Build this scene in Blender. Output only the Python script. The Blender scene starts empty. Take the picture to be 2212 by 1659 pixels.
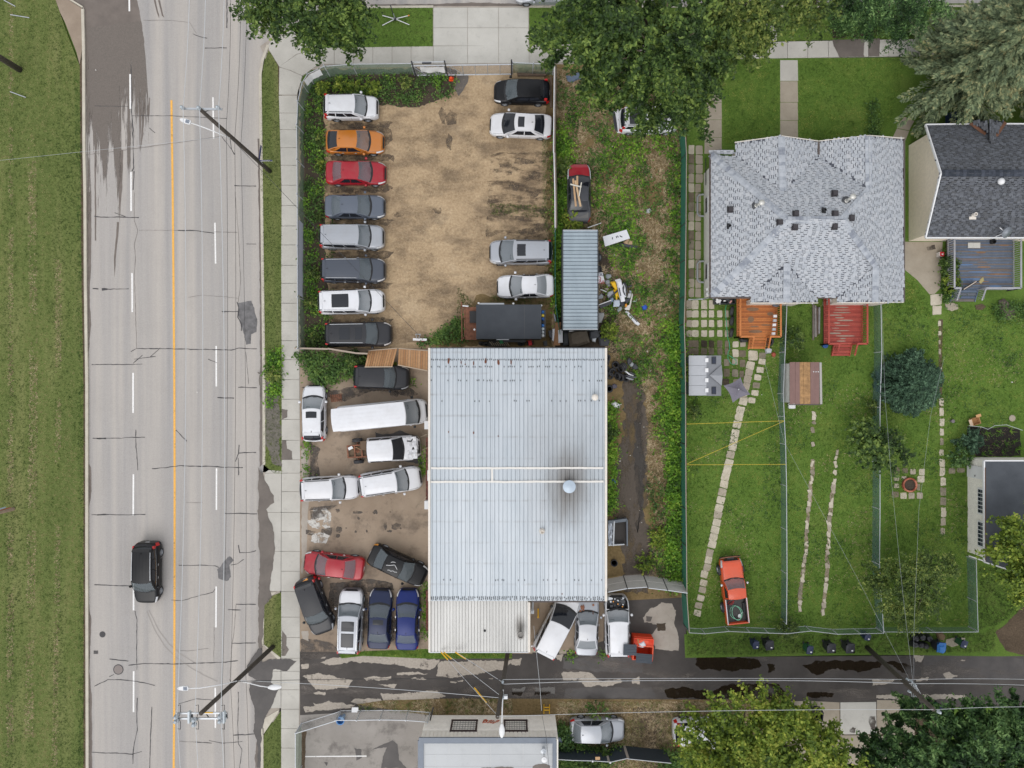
import bpy, math, random
import numpy as np
from mathutils import Vector, Matrix, noise as mnoise
# - camera, sky, sun, exposure
SC = bpy.context.scene
COL = SC.collection
S, CX, CY, CAMH = 0.0365,1106.0,829.5,56.0
cam_d = bpy.data.cameras.new("camera")
cam_d.sensor_width = 36.0
cam_d.lens = 18.0 / (1106.0 * S / CAMH)
cam_d.clip_end = 3000.0
cam = bpy.data.objects.new("camera", cam_d)
cam.location = (0,0, CAMH)
COL.objects.link(cam)
SC.camera = cam
world = bpy.data.worlds.new("World")
SC.world = world
world.use_nodes = True
wn, wl = world.node_tree.nodes, world.node_tree.links
wn.clear()
sky = wn.new("ShaderNodeTexSky"); sky.sky_type = 'NISHITA'; sky.sun_disc = False
sky.sun_elevation = math.radians(52); sky.sun_rotation = math.radians(200)
sky.dust_density = 4.0; sky.air_density = 1.0; sky.ozone_density = 1.0
hsv = wn.new("ShaderNodeHueSaturation"); hsv.inputs['Saturation'].default_value = 0.22
bg = wn.new("ShaderNodeBackground"); bg.inputs['Strength'].default_value = 0.15
wo = wn.new("ShaderNodeOutputWorld")
cl = wn.new("ShaderNodeMix"); cl.data_type = 'RGBA'; cl.inputs[0].default_value = 0.6; cl.inputs[7].default_value = (6.6,6.75,6.95,1)
wl.new(sky.outputs[0], hsv.inputs['Color']); wl.new(hsv.outputs[0], cl.inputs[6]); wl.new(cl.outputs[2], bg.inputs[0]); wl.new(bg.outputs[0], wo.inputs[0])
sun_d = bpy.data.lights.new("sun", 'SUN'); sun_d.energy = 0.6; sun_d.angle = math.radians(45); sun_d.color = (1.0,0.97,0.93)
sun = bpy.data.objects.new("sun", sun_d); COL.objects.link(sun)
_az, _el = math.radians(200), math.radians(52)
_d = Vector((math.sin(_az) * math.cos(_el), math.cos(_az) * math.cos(_el), math.sin(_el)))
sun.rotation_euler = _d.to_track_quat('Z', 'Y').to_euler()
sun.location = (0,0,80)
vs = SC.view_settings
vs.view_transform = 'Standard'; vs.look = 'None'; vs.gamma = 1.0; vs.use_curve_mapping = False
vs.exposure = 0.27
SC.cycles.max_bounces = 6
SC.cycles.transparent_max_bounces = 12
# - helpers
R = random.Random(7)
NP = np.random.default_rng(11)
def W(x, y, z=0.0):
 k = S * (1 - z / CAMH)
 return ((x - CX) * k, (CY - y) * k, z)
def T(i, j, pts):
 return [(553.0 * i + x / 4.0,414.75 * j + y / 4.0) for x, y in pts]
def T1(i, j, x, y):
 return (553.0 * i + x / 4.0,414.75 * j + y / 4.0)
def link(o, parent=None):
 COL.objects.link(o)
 if parent is not None:
  o.parent = parent
 return o
def tag(o, label=None, cat=None, group=None, kind=None):
 if label: o['label'] = label
 if cat: o['category'] = cat
 if group: o['group'] = group
 if kind: o['kind'] = kind
 return o
def thing(name, label, cat, loc=(0,0,0), rz=0.0, group=None):
 o = bpy.data.objects.new(name, None)
 o.empty_display_size = 0.3
 o.location = loc; o.rotation_euler = (0,0, rz)
 link(o)
 return tag(o, label, cat, group)
def mesh_of(name, v, f, smooth=False):
 me = bpy.data.meshes.new(name)
 me.from_pydata(v, [], f)
 if smooth:
  me.polygons.foreach_set('use_smooth', [True] * len(me.polygons))
 me.update()
 return me
def inst(name, me, parent=None, loc=(0,0,0), rot=(0,0,0), sc=(1,1,1)):
 o = bpy.data.objects.new(name, me)
 o.location = loc; o.rotation_euler = rot; o.scale = sc
 return link(o, parent)
class MB:
 def __init__(s):
  s.v = []; s.f = []
 def add(s, vs, fs):
  b = len(s.v)
  s.v.extend([tuple(p) for p in vs]); s.f.extend([tuple(i + b for i in q) for q in fs])
  return s
 def box(s, c, d, rz=0.0, M=None):
  hx, hy, hz = d[0] / 2, d[1] / 2, d[2] / 2
  vs = [Vector((sx * hx, sy * hy, sz * hz)) for sz in (-1,1) for sy in (-1,1) for sx in (-1,1)]
  m = Matrix.Translation(c) @ (M if M is not None else Matrix.Rotation(rz, 4, 'Z'))
  return s.add([m @ p for p in vs],[(0,2,3,1),(4,5,7,6),(0,1,5,4),(2,6,7,3),(0,4,6,2),(1,3,7,5)])
 def beam(s, p, q, w, h):
  p, q = Vector(p), Vector(q); d = q - p; L = d.length
  if L < 1e-6: return s
  x = d / L; up = Vector((0,0,1)) if abs(x.z) < .95 else Vector((0,1,0))
  y = up.cross(x).normalized(); z = x.cross(y)
  M = Matrix((x, y, z)).transposed().to_4x4()
  return s.box((p + q) / 2,(L, w, h), M=M)
 def tube(s, pts, r, n=6, caps=True):
  pts = [Vector(p) for p in pts]; m = len(pts)
  rs = r if isinstance(r, (list, tuple)) else [r] * m
  rings = []
  for i, p in enumerate(pts):
   d = (pts[min(i + 1, m - 1)] - pts[max(i - 1,0)])
   d = d.normalized() if d.length > 1e-9 else Vector((0,0,1))
   up = Vector((0,0,1)) if abs(d.z) < .95 else Vector((1,0,0))
   a = up.cross(d).normalized(); b = d.cross(a)
   rings.append([p + (a * math.cos(2 * math.pi * k / n) + b * math.sin(2 * math.pi * k / n)) * rs[i] for k in range(n)])
  vs = [q for rg in rings for q in rg]; fs = []
  for i in range(m - 1):
   for k in range(n):
    fs.append((i * n + k, i * n + (k + 1) % n, (i + 1) * n + (k + 1) % n, (i + 1) * n + k))
  if caps:
   fs.append(tuple(range(n - 1,-1,-1))); fs.append(tuple((m - 1) * n + k for k in range(n)))
  return s.add(vs, fs)
 def prism(s, poly, z0, z1):
  a = sum(poly[i][0] * poly[(i + 1) % len(poly)][1] - poly[(i + 1) % len(poly)][0] * poly[i][1] for i in range(len(poly)))
  if a < 0: poly = poly[::-1]
  n = len(poly)
  vs = [(p[0], p[1], z0) for p in poly] + [(p[0], p[1], z1) for p in poly]
  fs = [tuple(range(n, 2 * n)), tuple(range(n - 1,-1,-1))] + [(i, (i + 1) % n, n + (i + 1) % n, n + i) for i in range(n)]
  return s.add(vs, fs)
 def lathe(s, prof, n=16, c=(0,0,0), M=None):
  vs = []; fs = []; m = len(prof)
  for r, z in prof:
   for k in range(n):
    t = 2 * math.pi * k / n
    vs.append(Vector((r * math.cos(t), r * math.sin(t), z)))
  if M is not None: vs = [M @ p for p in vs]
  vs = [p + Vector(c) for p in vs]
  for i in range(m - 1):
   for k in range(n):
    fs.append((i * n + k, i * n + (k + 1) % n, (i + 1) * n + (k + 1) % n, (i + 1) * n + k))
  if prof[0][0] > 1e-4: fs.append(tuple(range(n - 1,-1,-1)))
  if prof[-1][0] > 1e-4: fs.append(tuple((m - 1) * n + k for k in range(n)))
  return s.add(vs, fs)
 def grid(s, P):
  a, b = len(P), len(P[0])
  return s.add([p for row in P for p in row],[(i * b + j, i * b + j + 1,(i + 1) * b + j + 1,(i + 1) * b + j) for i in range(a - 1) for j in range(b - 1)])
 def mesh(s, name, mat, smooth=False):
  me = mesh_of(name, s.v, s.f, smooth)
  me.materials.append(mat)
  return me
 def obj(s, name, mat, parent=None, smooth=False):
  return inst(name, s.mesh(name, mat, smooth), parent)
def wpoly(pts, z=0.0):
 return [W(x, y, z) for x, y in pts]
def rough(pts, amp=2.0, step=5.0, seed=0, freq=0.06, closed=True):
 out = []; n = len(pts)
 for i in range(n if closed else n - 1):
  (x0, y0),(x1, y1) = pts[i], pts[(i + 1) % n]
  L = math.hypot(x1 - x0, y1 - y0); k = max(1, int(L / step))
  for q in range(k):
   t = q / k; x, y = x0 + (x1 - x0) * t, y0 + (y1 - y0) * t
   dx = mnoise.noise((x * freq, y * freq, seed + .3)) + .6 * mnoise.noise((x * freq * 3.1, y * freq * 3.1, seed + 9.3))
   dy = mnoise.noise((x * freq, y * freq, seed + 5.7)) + .6 * mnoise.noise((x * freq * 3.1, y * freq * 3.1, seed + 3.1))
   dx += .45 * mnoise.noise((x * freq * 8, y * freq * 8, seed + 1.9)); dy += .45 * mnoise.noise((x * freq * 8, y * freq * 8, seed + 7.1))
   out.append((x + dx * amp * 1.6, y + dy * amp * 1.6))
 if not closed: out.append(pts[-1])
 return out
SHN = [0]
def sheet(name, pts, z, mat, kind='structure', parent=None, label=None):
 SHN[0] += 1
 v = wpoly(pts, z + (SHN[0] % 13) * .00012)
 a = sum(v[i][0] * v[(i + 1) % len(v)][1] - v[(i + 1) % len(v)][0] * v[i][1] for i in range(len(v)))
 if a < 0: v = v[::-1]
 me = mesh_of(name, v, [tuple(range(len(v)))])
 me.materials.append(mat)
 o = inst(name, me, parent)
 if kind and parent is None: o['kind'] = kind
 if label: o['label'] = label
 return o
def slab(name, pts, z0, z1, mat, kind='structure', parent=None):
 o = MB().prism(wpoly(pts, z1), z0, z1).obj(name, mat, parent)
 if kind and parent is None: o['kind'] = kind
 return o
def ribbon(pts, w):
 """outline of a strip of width w (survey units) round a polyline"""
 L, Rr = [],[]
 n = len(pts)
 for i, (x, y) in enumerate(pts):
  x0, y0 = pts[max(i - 1,0)]; x1, y1 = pts[min(i + 1, n - 1)]
  dx, dy = x1 - x0, y1 - y0; d = math.hypot(dx, dy) or 1
  ww = w[i] if isinstance(w, (list, tuple)) else w
  nx, ny = -dy / d * ww / 2, dx / d * ww / 2
  L.append((x + nx, y + ny)); Rr.append((x - nx, y - ny))
 return L + Rr[::-1]
def blob(cx, cy, rx, ry=None, n=18, seed=0, j=.25, rot=0.0):
 ry = ry or rx; out = []
 for k in range(n):
  t = 2 * math.pi * k / n
  q = 1 + j * mnoise.noise((math.cos(t) * 1.7 + seed, math.sin(t) * 1.7, seed * .7)) * 2
  x, y = rx * q * math.cos(t), ry * q * math.sin(t)
  out.append((cx + x * math.cos(rot) - y * math.sin(rot), cy + x * math.sin(rot) + y * math.cos(rot)))
 return out
# - materials
GAIN = 1.25
def lin(c):
 c = c / 255.0
 return c / 12.92 if c <= .04045 else ((c + .055) / 1.055) ** 2.4
def C(r, g, b, k=1.0):
 return tuple(min(.9, lin(v) / GAIN * k) for v in (r, g, b))
class NT:
 def __init__(s, name):
  s.m = bpy.data.materials.new(name); s.m.use_nodes = True
  s.n, s.l = s.m.node_tree.nodes, s.m.node_tree.links
  s.b = s.n['Principled BSDF']
 def node(s, t, **kw):
  q = s.n.new(t)
  for k, v in kw.items(): setattr(q, k, v)
  return q
 def pos(s, world=True):
  if world: return s.node('ShaderNodeNewGeometry').outputs['Position']
  return s.node('ShaderNodeTexCoord').outputs['Object']
 def noise(s, vec, scale, detail=3.0, rough=.6, stretch=None):
  if stretch:
   mp = s.node('ShaderNodeMapping'); mp.inputs['Scale'].default_value = stretch
   s.l.new(vec, mp.inputs['Vector']); vec = mp.outputs[0]
  q = s.node('ShaderNodeTexNoise'); q.inputs['Scale'].default_value = scale
  q.inputs['Detail'].default_value = detail; q.inputs['Roughness'].default_value = rough
  s.l.new(vec, q.inputs['Vector']); return q.outputs['Fac']
 def ramp(s, fac, stops):
  q = s.node('ShaderNodeValToRGB'); e = q.color_ramp.elements
  while len(e) < len(stops): e.new(.5)
  for i, (p, c) in enumerate(stops):
   e[i].position = p; e[i].color = (c[0], c[1], c[2],1) if not isinstance(c, float) else (c, c, c, 1)
  s.l.new(fac, q.inputs[0]); return q.outputs[0]
 def mix(s, fac, a, b, mode='MIX'):
  q = s.node('ShaderNodeMix', data_type='RGBA', blend_type=mode)
  for sock, v in ((q.inputs[0], fac),(q.inputs[6], a),(q.inputs[7], b)):
   if isinstance(v, (int, float)): sock.default_value = v
   elif isinstance(v, tuple): sock.default_value = (v[0], v[1], v[2],1)
   else: s.l.new(v, sock)
  return q.outputs[2]
 def math(s, op, a, b=None):
  q = s.node('ShaderNodeMath', operation=op)
  for sock, v in ((q.inputs[0], a),(q.inputs[1], b)):
   if v is None: continue
   if isinstance(v, (int, float)): sock.default_value = v
   else: s.l.new(v, sock)
  return q.outputs[0]
 def bump(s, h, strength=.4, dist=.05):
  q = s.node('ShaderNodeBump'); q.inputs['Strength'].default_value = strength; q.inputs['Distance'].default_value = dist
  s.l.new(h, q.inputs['Height']); s.l.new(q.outputs[0], s.b.inputs['Normal'])
 def col(s, c):
  if isinstance(c, tuple): s.b.inputs['Base Color'].default_value = (c[0], c[1], c[2],1)
  else: s.l.new(c, s.b.inputs['Base Color'])
 def set(s, **kw):
  for k, v in kw.items():
   k = k.replace('_', ' ')
   if isinstance(v, (int, float, tuple)): s.b.inputs[k].default_value = v
   else: s.l.new(v, s.b.inputs[k])
  return s
def plain(name, c, rough=.6, metal=0.0, coat=0.0, spec=.5, var=0.0, scale=3.0, grime=0.0):
 q = NT(name); col = c
 if var or grime:
  p = q.pos(True)
  if var:
   f = q.noise(p, scale, 4)
   col = q.ramp(f, [(.3, tuple(v * (1 - var) for v in c)),(.7, tuple(min(.9, v * (1 + var)) for v in c))])
  if grime:
   g = q.ramp(q.noise(p, scale * 3.7,5,.7),[(.48,0.0),(.72,1.0)])
   col = q.mix(q.math('MULTIPLY', g, grime), col, (.06,.05,.04))
 q.col(col)
 q.set(Roughness=rough, Metallic=metal)
 q.b.inputs['Coat Weight'].default_value = coat
 q.b.inputs['Specular IOR Level'].default_value = spec
 return q.m
def islands(name, stops, rough=.7, scale=.6, spread=.5, obj=False, spec=.25, trans=0.0, contrast=1.6, stretch=None):
 """colour by random-per-piece, swayed by a broad position noise"""
 q = NT(name)
 rnd = q.node('ShaderNodeObjectInfo').outputs['Random'] if obj else q.node('ShaderNodeNewGeometry').outputs['Random Per Island']
 f = q.noise(q.pos(True), scale, 4,.6, stretch)
 f = q.math('MULTIPLY_ADD', q.math('SUBTRACT', f, .5),2.2); q.n[-1].inputs[2].default_value = .5
 f2 = q.math('MULTIPLY_ADD', q.math('SUBTRACT', q.noise(q.pos(True), max(2.4, scale * 4.5),2),.5),2.4); q.n[-1].inputs[2].default_value = .5
 fac = q.math('ADD', q.math('MULTIPLY', rnd, spread * .8), q.math('ADD', q.math('MULTIPLY', f, (1 - spread) * .6), q.math('MULTIPLY', f2,(1 - spread) * .4 + spread * .2)))
 fac = q.math('MULTIPLY_ADD', q.math('SUBTRACT', fac, .5), contrast); q.n[-1].inputs[2].default_value = .5
 q.col(q.ramp(fac, stops))
 q.set(Roughness=rough)
 q.b.inputs['Specular IOR Level'].default_value = spec
 if trans:
  q.b.inputs['Transmission Weight'].default_value = 0.0
  tr = q.node('ShaderNodeBsdfTranslucent'); mx = q.node('ShaderNodeMixShader'); mx.inputs[0].default_value = trans
  q.l.new(q.ramp(fac, [(p, tuple(min(.9, v * 1.3) for v in c)) for p, c in stops]), tr.inputs[0])
  out = q.n['Material Output']
  q.l.new(q.b.outputs[0], mx.inputs[1]); q.l.new(tr.outputs[0], mx.inputs[2]); q.l.new(mx.outputs[0], out.inputs[0])
 return q.m
def m_concrete(name, a, b, dirt=.35, sc=.5, grain=.12, joints=None, stretch=None):
 q = NT(name); p = q.pos(True)
 f = q.noise(p, sc, 5,.6, stretch)
 col = q.ramp(f, [(.3, a),(.7, b)])
 g = q.noise(p, 22,3,.7)
 col = q.mix(grain, col, q.ramp(g, [(.3, tuple(v * .45 for v in a)),(.7, tuple(min(.9, v * 1.5) for v in b))]))
 st = q.ramp(q.noise(p, sc * 3.3,6,.75),[(.55,0.0),(.75,1.0)])
 col = q.mix(q.math('MULTIPLY', st, dirt), col, tuple(v * .5 for v in a))
 q.col(col); q.set(Roughness=.85); q.b.inputs['Specular IOR Level'].default_value = .25
 q.bump(g, .25,.01)
 return q.m
def m_road():
 q = NT('road_concrete'); p = q.pos(True)
 f = q.noise(p, .55,4,.6,(1.0,.06,1.0))
 col = q.ramp(f, [(.30, C(168,164,161)),(.55, C(184,177,171)),(.75, C(195,187,179))])
 f2 = q.noise(p, 2.2,4,.6,(1.0,.03,1.0))
 col = q.mix(.5, col, q.ramp(f2,[(.35, C(156,153,153)),(.65, C(198,190,182))]))
 col = q.mix(.4, col, q.ramp(q.noise(p, .8,2,.5,(1.0,.012,1.0)),[(.38, C(150,150,153)),(.6, C(198,190,182))]))
 blot = q.ramp(q.noise(p, .35,5,.7),[(.5,0.0),(.8,1.0)])
 col = q.mix(q.math('MULTIPLY', blot, .3), col, C(160,155,150))
 g = q.noise(p, 14,4,.7)
 col = q.mix(.14, col, q.ramp(g, [(.3, C(110,106,103)),(.7, C(225,220,214))]))
 q.col(col); q.set(Roughness=.85); q.b.inputs['Specular IOR Level'].default_value = .25
 q.bump(g, .2,.01)
 return q.m
def m_ground(name, stops, sc=.5, fine=None, fsc=9.0, famt=.35, stretch=None, bumpd=.03):
 q = NT(name); p = q.pos(True)
 col = q.ramp(q.noise(p, sc, 5,.65, stretch), stops)
 g = q.noise(p, fsc, 5,.75)
 if fine: col = q.mix(famt, col, q.ramp(g, fine))
 q.col(col); q.set(Roughness=.95); q.b.inputs['Specular IOR Level'].default_value = .1
 q.bump(g, .6, bumpd)
 return q.m
M = {}
M['road'] = m_road()
M['walk'] = m_concrete('pavement_concrete', C(186,182,174), C(206,202,194),.3)
M['walk_brown'] = m_concrete('stained_concrete', C(140,124,108), C(168,152,136),.4)
M['drive'] = m_concrete('driveway_concrete', C(194,191,184), C(212,209,202),.35)
M['kerb'] = m_concrete('kerb_concrete', C(190,182,168), C(212,205,190),.3,1.5)
M['pad'] = m_concrete('yard_concrete', C(148,130,112), C(178,160,141),.5,.35)
M['pad_light'] = m_concrete('pale_worn_concrete', C(164,154,143), C(186,177,167),.45,.8)
M['lot_grey'] = m_concrete('grey_asphalt_lot', C(148,142,136), C(168,162,156),.5,.4)
M['asphalt'] = m_concrete('dark_asphalt', C(70,66,64), C(92,87,84),.4,.45,.1)
M['asphalt2'] = m_concrete('worn_asphalt', C(96,91,87), C(118,112,107),.4,.6,.12)
M['old_slab'] = m_concrete('beige_path_concrete', C(164,153,137), C(184,173,157),.35,.8)
M['stone'] = m_concrete('pale_stone', C(188,178,160), C(214,204,186),.3,2.0)
M['stone2'] = m_concrete('mossy_stone', C(120,112,98), C(160,150,132),.6,2.0)
M['tar'] = plain('crack_sealant', C(66,64,66),.6)
M['crack'] = plain('open_crack', C(118,112,108),.9)
def m_wet(name, a, b, rough=.35, sc=.8):
 q = NT(name); p = q.pos(True)
 q.col(q.ramp(q.noise(p, sc, 5,.65),[(.35, a),(.65, b)])); q.set(Roughness=rough)
 q.b.inputs['Specular IOR Level'].default_value = .4
 return q.m
M['wet'] = m_wet('wet_concrete', C(104,96,90), C(120,111,104),.6)
M['wet_road'] = m_wet('wet_road', C(108,99,93), C(124,114,107),.6)
M['wet_dark'] = m_wet('soaked_asphalt', C(70,66,65), C(86,81,79),.5)
def m_mask(name, c, sc=.6, lo=.52, hi=.68, amt=.8, stretch=None, rough_=.8, fade=None):
 q = NT(name); p = q.pos(True)
 q.col(q.ramp(q.noise(p, sc * 6,4,.7),[(.3, tuple(v * .8 for v in c)),(.7, tuple(min(.9, v * 1.2) for v in c))])); q.set(Roughness=rough_)
 f = q.noise(p, sc, 6,.68, stretch)
 if fade:
  sp = q.node('ShaderNodeSeparateXYZ'); q.l.new(p, sp.inputs[0])
  mr = q.node('ShaderNodeMapRange'); mr.inputs[1].default_value, mr.inputs[2].default_value, mr.inputs[3].default_value, mr.inputs[4].default_value = fade
  q.l.new(sp.outputs[1], mr.inputs[0]); f = q.math('ADD', f, mr.outputs[0])
 a = q.math('MULTIPLY', q.ramp(f, [(lo, 0.0),(hi, 1.0)]), amt)
 tr = q.node('ShaderNodeBsdfTransparent'); mx = q.node('ShaderNodeMixShader')
 q.l.new(a, mx.inputs[0]); q.l.new(tr.outputs[0], mx.inputs[1]); q.l.new(q.b.outputs[0], mx.inputs[2]); q.l.new(mx.outputs[0], q.n['Material Output'].inputs[0])
 return q.m
M['white_line'] = m_mask('white_road_paint', C(244,242,240),2.6,.24,.36,1.0)
M['yellow_line'] = m_mask('yellow_road_paint', C(244,184,88),2.2,.27,.40,1.0)
M['puddle'] = m_mask('puddle', C(44,36,28),.7,.33,.41,.96, None, .08)
M['alley_old'] = m_mask('old_alley_concrete', C(176,166,154),1.1,.29,.42,1.0)
M['oil'] = m_mask('oil_stain', C(84,75,68),1.6,.34,.56,.8, None, .6)
M['verge'] = m_ground('verge_turf', [(.3, C(84,98,52)),(.5, C(106,116,66)),(.7, C(150,144,100))],.45,[(.3, C(70,84,42)),(.7, C(136,148,88))],8,.5,(1.0,.15,1))
M['lawn'] = m_ground('lawn_turf', [(.3, C(76,104,44)),(.5, C(96,126,56)),(.72, C(120,136,70))],.35,[(.3, C(60,86,34)),(.7, C(122,148,66))],8,.5)
M['soil'] = m_ground('bare_soil', [(.3, C(70,60,50)),(.6, C(100,86,72)),(.8, C(126,110,92))],.7,[(.3, C(50,44,36)),(.7, C(140,122,102))],8,.4)
M['mud'] = m_ground('dark_mud', [(.3, C(66,59,53)),(.7, C(88,78,68))],.8,[(.3, C(48,43,38)),(.7, C(110,98,84))],8,.35)
M['gravel'] = m_ground('straw_coloured_gravel', [(.30, C(150,126,97)),(.44, C(176,150,118)),(.56, C(194,167,133)),(.72, C(208,185,154))],.28,[(.3, C(124,102,78)),(.7, C(224,202,170))],5.5,.45)
M['gravel_wet'] = m_mask('damp_gravel', C(104,90,76),1.1,.38,.6,.75)
M['junk_ground'] = m_ground('rough_ground', [(.28, C(86,78,48)),(.42, C(116,100,68)),(.58, C(140,118,84)),(.72, C(92,96,48))],.35,[(.3, C(66,56,36)),(.7, C(172,148,110))],5,.45)
M['metal'] = plain('galvanised_metal', C(196,200,205),.4,.5)
M['pipe'] = plain('galvanised_pipe', C(206,210,216),.4,.3)
M['steel'] = plain('dark_steel', C(74,76,80),.5,.3)
M['black'] = plain('black_plastic', C(36,37,40),.5)
M['rubber'] = plain('tyre_rubber', C(52,52,55),.75, var=.2)
M['white'] = plain('white_paint', C(236,236,238),.45, var=.03)
M['rust'] = plain('rusty_steel', C(134,88,66),.8, var=.35, scale=5)
M['creo'] = plain('creosoted_wood', C(74,67,60),.8, var=.35, scale=6)
M['yellow'] = plain('yellow_plastic', C(246,190,30),.5)
# - ground, road, pavements
RZ = -0.12
g = MB().box((0,0,-1.14),(1600,1600,2.0)).obj('ground', M['lawn']); g['kind'] = 'structure'
KL = [(-300,-80),(100,-25),(147,0),(179,19),(181,100),(182,325),(184,415),(185,615),(188,830),(188,1244),(189,1659),(190,2300)]
KR = [(569,2300),(566,1659),(566,1400),(570,1270),(571,1100),(570,830),(565,415),(562,160),(567,128),(579,97),(600,75),(650,45),(720,24),(800,16),(1300,15),(2700,13)]
road = slab('road', KL + KR + [(2700,-700),(-300,-700)],-0.5, RZ, M['road'])
def kerb(pts, w=5.5, z=0.012):
 o = MB().prism(wpoly(ribbon(pts, w), z),-0.3, z).obj('kerb', M['kerb']); o['kind'] = 'structure'; return o
kerb([(x - 1, y) for x, y in KL[3:]],6)
kerb([(147,-4),(178,15)],3.5)
kerb([(570,1004),(570,830),(565,415),(562,160),(567,128),(579,97)],6)
kerb([(569,1276),(566,1395)],6)
kerb([(566,1572),(566,2000)],6)
kerb([(720,22),(800,15),(936,14)],5)
kerb([(1142,14),(2400,12)],5)
slab('kerb', T(1,3,[(52,1240),(195,1158),(195,1175),(60,1375)]),-.3,.012, M['kerb'])
slab('kerb', T(1,3,[(58,590),(80,600),(215,708),(195,728)]),-.3,.012, M['kerb'])
slab('kerb', T(1,3,[(58,195),(130,140),(180,138),(70,222)]),-.3,.012, M['kerb'])
def stain(pts, z, mat, name='stain', parent=road, amp=1.5, step=4, seed=0):
 return sheet(name, rough(pts, amp, step, seed) if amp else pts, z, mat, parent=parent)
stain([(183,30),(181,16),(150,-6),(100,-60),(268,-60),(296,0),(304,40),(312,90),(306,120),(298,105),(290,120),(282,95),(272,90),(268,130),(255,150),(245,120),(235,160),(225,140),(214,170),(205,150),(198,190),(190,240),(187,300)], RZ + .006, M['wet_road'], amp=.8, step=5, seed=2)
for k, pts in enumerate([
  [(300,180),(303,190),(305,260),(302,330),(300,260)],[(311,190),(314,190),(312,250),(308,300),(303,330)],
  [(322,210),(324,212),(323,248),(321,248)],[(257,320),(266,325),(264,400),(258,480),(256,400)],[(253,480),(258,480),(250,560),(247,600),(246,560)],
  [(239,245),(243,250),(248,300),(251,360),(247,340)],[(332,0),(336,0),(343,30),(344,40),(340,30)],[(341,0),(345,0),(352,30),(355,38),(350,34)],
  [(204,330),(207,330),(208,520),(205,520)]]):
 stain(pts, RZ + .006, M['wet_road'], amp=.5, step=6, seed=k)
stain([(188,415),(197,415),(197,560),(193,640),(197,700),(192,760),(190,830),(190,1000),(196,1010),(198,1060),(192,1100),(191,1300),(197,1340),(193,1450),(198,1500),(199,1660),(191,1660)], RZ + .006, M['wet_road'], 'gutter', amp=.8, step=8, seed=4)
stain([(556,300),(562,300),(566,415),(567,700),(570,830),(569,1000),(560,1010),(562,830),(560,500)], RZ + .006, M['wet_road'], 'gutter', amp=.8, step=8, seed=5)
stain([(559,1010),(590,1070),(592,1085),(574,1100),(590,1140),(594,1180),(588,1235),(582,1270),(586,1290),(570,1310),(566,1400),(558,1400),(560,1200),(558,1100)],.016, M['wet'], amp=1.6, step=5, seed=6)
stain([(557,1400),(566,1400),(566,1430),(600,1422),(640,1428),(620,1450),(590,1445),(586,1475),(600,1490),(590,1520),(575,1545),(564,1580),(563,1659),(556,1659),(556,1600),(548,1580),(550,1530),(538,1500),(540,1478),(556,1470),(536,1460),(533,1440)],.016, M['wet_dark'], amp=1.6, step=5, seed=7)
stain([(556,1590),(562,1600),(562,1659),(552,1659),(550,1640)], RZ + .006, M['wet_road'], amp=1, seed=8)
stain([(800,9),(930,9),(1030,5),(1110,8),(1145,12),(1145,15),(930,13),(800,13)], RZ + .006, M['wet_road'], 'gutter', amp=.8, seed=9)
stain([(186,60),(305,45),(314,120),(322,240),(318,560),(188,620)], RZ + .0075, m_mask('drying_wet_streaks', C(116,107,100),2.2,.52,.58,.95,(1.0,.06,1.0),.6,(W(0,500)[1], W(0,70)[1],-.30,.28)), 'wet_streaks', amp=0)
stain([(188,150),(262,140),(262,700),(190,760)], RZ + .0085, m_mask('drying_wet_streaks_left', C(116,107,100),1.9,.52,.58,.95,(1.0,.05,1.0),.6,(W(0,700)[1], W(0,150)[1],-.3,.22)), 'wet_streaks', amp=0)
patch_p = plain('patch_repair', C(112,110,111),.8, var=.3, scale=3)
stain(T(0,1,[(2060,960),(2170,940),(2200,1020),(2225,1100),(2215,1210),(2170,1230),(2165,1310),(2125,1320),(2110,1240),(2080,1140),(2060,1060)]), RZ + .006, patch_p, 'patch_repair', amp=1.2, seed=1)
stain(T(0,2,[(1930,1540),(1980,1485),(2015,1520),(1980,1560),(2000,1659),(1960,1700),(1890,1680),(1880,1600)]), RZ + .006, patch_p, 'patch_repair', amp=1.5, seed=2)
def mark(pts, w, mat, z=RZ + .010):
 return sheet('lane_marking', ribbon(pts, w), z, mat, parent=road)
mark(T(0,0,[(1481,865),(1492,1659)]) + T(0,1,[(1500,900),(1506,1659)]) + T(0,2,[(1509,900)]) + T(0,3,[(1508,0),(1504,1300),(1500,1700)]) + [(374,2200)],4.6, M['yellow_line'])
for (j, a, b) in ((0,(1117,-20),(1118,97)),(0,(1124,640),(1126,940)),(0,(1132,1485),(1133,1823)),(1,(1141,700),(1143,1037)),(1,(1150,1562),(1150,1909)),
  (2,(1153,780),(1151,1136)),(3,(1154,100),(1154,297)),(3,(1155,822),(1154,1176))):
 mark(T(0, j, [a, b]),3.6, M['white_line'])
for (j, a, b) in ((0,(1840,840),(1846,1196)),(1,(1857,265),(1863,618)),(1,(1868,1330),(1869,1680)),(2,(1871,728),(1870,1088)),(3,(1868,90),(1866,444)),(3,(1860,966),(1861,1314))):
 mark(T(0, j, [a, b]),3.4, M['white_line'])
tar, crk = MB(), MB()
def crack(pts, w, mb=tar, z=RZ + .014, seed=0, amp=.5):
 p = rough(pts, amp, 6, seed, .12, closed=False)
 v = wpoly(ribbon(p, [w * R.uniform(.55,1.45) for _ in p]), z); n = len(p)
 L = v[:n]; Rr = v[n:][::-1]
 for i in range(n - 1): mb.add([L[i], Rr[i], Rr[i + 1], L[i + 1]],[(0,1,2,3)])
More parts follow.
